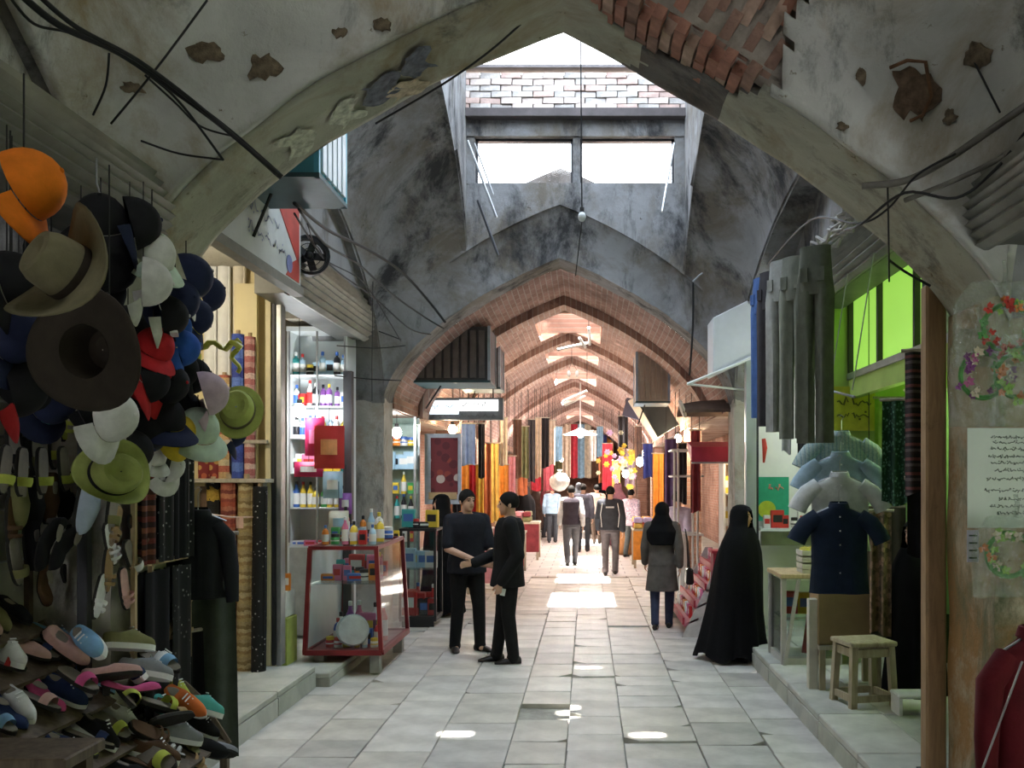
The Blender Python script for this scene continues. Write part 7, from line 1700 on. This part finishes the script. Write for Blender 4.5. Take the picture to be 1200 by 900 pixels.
cable('second black cable hugging the thickest one', [(40, -10, 3.5), (90, 32, 3.7), (160, 70, 3.95), (225, 118, 4.2), (280, 165, 4.3), (326, 204, 4.40)], .010)
cable('slack black cable below the thickest one', [(10, -5, 3.5), (40, 28, 3.65), (80, 38, 3.8), (130, 58, 3.95), (180, 92, 4.15), (215, 125, 4.3), (262, 188, 4.38)], .006)
cable('thin wire crossing the left plaster diagonally', [(243, 0, 4.1), (185, 78, 4.1), (130, 145, 4.2)], .005)
cable('short wire dropping from the cables to the shutter', [(128, 62, 3.9), (124, 100, 3.95), (109, 135, 4.0)], .005)
cable('loose wire drooping towards the teal cooler', [(170, 88, 4.1), (205, 120, 4.25), (235, 148, 4.4), (275, 160, 4.3)], .005)
cable('wire running under the left arch foot', [(165, 165, 4.3), (210, 180, 4.4), (260, 187, 4.4)], .005)
for i, (lb, pts, r) in enumerate((('upper dark cable from the teal cooler to the second arch', [(345, 238, 6.6), (385, 270, 7.6), (430, 292, 8.8), (470, 318, 9.8), (500, 350, 10.5), (522, 378, 10.7)], .014), ('middle dark cable from the teal cooler to the second arch', [(350, 245, 6.7), (380, 285, 7.6), (420, 310, 8.6), (460, 345, 9.6), (495, 370, 10.4), (520, 385, 10.7)], .010), ('lower dark cable beside the black fan', [(345, 250, 6.8), (370, 290, 7.5), (395, 318, 8.2), (440, 350, 9.4), (480, 385, 10.3), (505, 392, 10.7)], .008), ('slack wire looping by the pier head', [(360, 262, 7), (378, 302, 7.8), (425, 330, 9), (455, 375, 10), (470, 400, 10.6)], .006), ('horizontal wire across the pier head', [(392, 380, 9.8), (430, 384, 10.4), (470, 398, 10.7)], .007), ('second horizontal wire across the pier', [(395, 405, 9.8), (440, 408, 10.5), (475, 405, 10.7)], .006), ('third sagging wire across the pier', [(392, 440, 9.9), (430, 444, 10.5), (470, 446, 10.7)], .007), ('thin vertical wire down the pier', [(437, 330, 9.6), (436, 420, 10.4), (436, 470, 10.7)], .004))): cable(lb, pts, r)
RC = M('dusty_cable', (.16, .15, .13), .75, .3, 12)
for lb, pts, r, m2 in (('dusty conduit rising across the right pendentive', [(1210, 118, 4.2), (1150, 160, 4.3), (1105, 190, 4.4), (1060, 212, 4.5), (1010, 218, 4.55)], .017, RC), ('second dusty conduit below the first', [(1210, 165, 4.15), (1160, 192, 4.25), (1110, 215, 4.35), (1060, 235, 4.5)], .012, RC), ('dark cable drooping over the right shutter', [(1205, 150, 4.1), (1165, 200, 4.2), (1120, 232, 4.3), (1060, 226, 4.45), (1010, 262, 4.7), (990, 270, 5.0)], .007, CABLE), ('dark wire running to the clothes rail', [(1120, 180, 4.3), (1075, 205, 4.45), (1040, 245, 4.6), (1005, 262, 4.8), (950, 258, 5.6), (900, 310, 7)], .006, CABLE), ('thin wire across the right plaster', [(1100, 0, 4.25), (1135, 60, 4.25), (1172, 132, 4.2)], .005, CABLE), ('vertical wire by the green window', [(1040, 215, 4.6), (1041, 260, 4.8), (1042, 330, 5.1)], .005, CABLE), ('wire dropping over the right arch foot', [(1042, 305, 5.0), (1060, 318, 5.1), (1090, 335, 5.15)], .008, CABLE), ('pale hooked wire on the far right of the arch wall', [(812, 330, 10.5), (828, 318, 10.5), (850, 326, 10.55), (875, 326, 10.6)], .010, STEEL)): cable(lb, pts, r, mat=m2)
cable('thin dark pipe running down from the hooked wire', [(812, 330, 10.6), (812, 380, 10.65), (808, 440, 10.7)], .012)
# diagonal wire across the near arch
cable('wire stretched diagonally under the near arch crown', [(640, 0, 4.9), (580, 55, 5.0), (520, 98, 5.1), (440, 145, 5.15)], .006)
# long wire with a bulb in the skylight bay
t = thing('hanging_bulb', 'small white bulb on a long wire below the clerestory windows', 'light bulb', P(682, 254, 8.2)); o = t.location
m_ = MB(); m_.ball((0, 0, 0), (.036, .036, .045), 10, 8); m_.build('glass_bulb', M('bulb_unlit', (.85, .88, .92), .2), t, smooth='all'); m_ = MB(); m_.lathe([(.02, .035), (.02, .08), (.004, .085)], 8); m_.build('socket', DARKSTEEL, t); m_ = MB(); m_.tube([(0, 0, .08), (-.02, 0, 6.88 - o.z)], .006, 5); m_.build('cord', CABLE, t); m_ = MB(); m_.tube([(0, .01, -.03), (-.06, .3, -.45)], .005, 5); m_.build('pull_wire', CABLE, t)
# poles leaning in the skylight corners
for lb, a, b, r, mt in (('pale pole leaning at the left clerestory window', (548, 165, 10.2), (582, 255, 9.9), .014, STEEL), ('second thinner pole beside the left leaning pole', (556, 168, 10.3), (578, 228, 10.1), .010, STEEL), ('pale pole leaning at the right clerestory window', (790, 168, 10.2), (776, 248, 9.9), .014, STEEL), ('dark pole hanging behind the left leaning poles', (560, 235, 10.2), (584, 300, 10.0), .016, DARKSTEEL)):
    m_ = MB(); m_.tube([P(*a), P(*b)], r, 6); tag(m_.build('leaning_pole', mt), lb, 'pole', 'poles in the skylight')
# iron bracket box rusting on the right pendentive
def on_vault(px, py):
    """point of the near vault seen at a photo pixel, and a rotation whose -Y looks out of the plaster"""
    a = Vector((0, 0, EYE)); d = P(px, py, 1.0) - a
    f = lambda x, y: bay_z(x, y, *B0) + lump((x, y, bay_z(x, y, *B0)))
    p = a + d * 4.58
    for k in range(1300):
        p = a + d * (2.0 + k * .002)
        if p.y >= 4.585 or p.z > f(p.x, p.y): break
    e = .01; gx = (f(p.x + e, p.y) - f(p.x - e, p.y)) / (2 * e); gy = (f(p.x, min(4.59, p.y + e)) - f(p.x, p.y - e)) / (min(4.59, p.y + e) - p.y + e)
    n = Vector((gx, gy, -1)).normalized()
    return p + n * .052, (-n).to_track_quat('Y', 'Z').to_euler()
def blotch(m_, w, h, seed, n=22):
    q = random.Random(seed); ph = [q.uniform(0, 6) for _ in range(4)]
    pts = [(w * .5 * math.cos(t) * (1 + .25 * math.sin(3 * t + ph[0]) + .15 * math.sin(5 * t + ph[1]) + q.uniform(-.1, .1)), h * .5 * math.sin(t) * (1 + .25 * math.sin(2 * t + ph[2]) + .15 * math.sin(7 * t + ph[3]) + q.uniform(-.1, .1))) for t in [2 * PI * k / n for k in range(n)]]
    m_.loft([[(x * 1.1, .03, z * 1.1) for x, z in pts], [(x, -.010, z) for x, z in pts], [(x * .75, -.012, z * .75) for x, z in pts], [(x * .2, -.009, z * .2) for x, z in pts]])
RU = M('rust', (.16, .08, .04), .8, .5, 14, metal=.2)
b0, r0 = on_vault(1072, 108); t = thing('iron_bracket', 'rusty iron bracket in a broken socket on the right plaster', 'bracket', b0, r0)
m_ = MB(); m_.tube([(-.10, -.02, .13), (-.02, -.04, .15), (.06, -.05, .13), (.08, -.05, -.02), (.04, -.03, -.10), (-.02, -.01, -.12)], .009, 6); m_.build('iron_loop', RU, t)
m_ = MB(); blotch(m_, .2, .26, 3); m_.build('broken_socket', M('socket_brown', (.15, .10, .065), .95, .6, 22, bump=.5), t, smooth=40)
for i, (px, py, w, h) in enumerate(((240, 60, .16, .09), (310, 80, .14, .13), (450, 32, .08, .07), (400, 42, .07, .05), (1115, 135, .06, .06), (150, 100, .10, .05), (1010, 90, .05, .07), (985, 150, .05, .04), (1150, 60, .12, .10))):
    b0, r0 = on_vault(px, py); m_ = MB(); blotch(m_, w, h, 40 + i); m_.build('plaster_hole', M('hole_brown', (.17, .13, .085), .95, .7, 25, bump=.6), ceiling0, smooth=40, loc=b0, rot=r0)
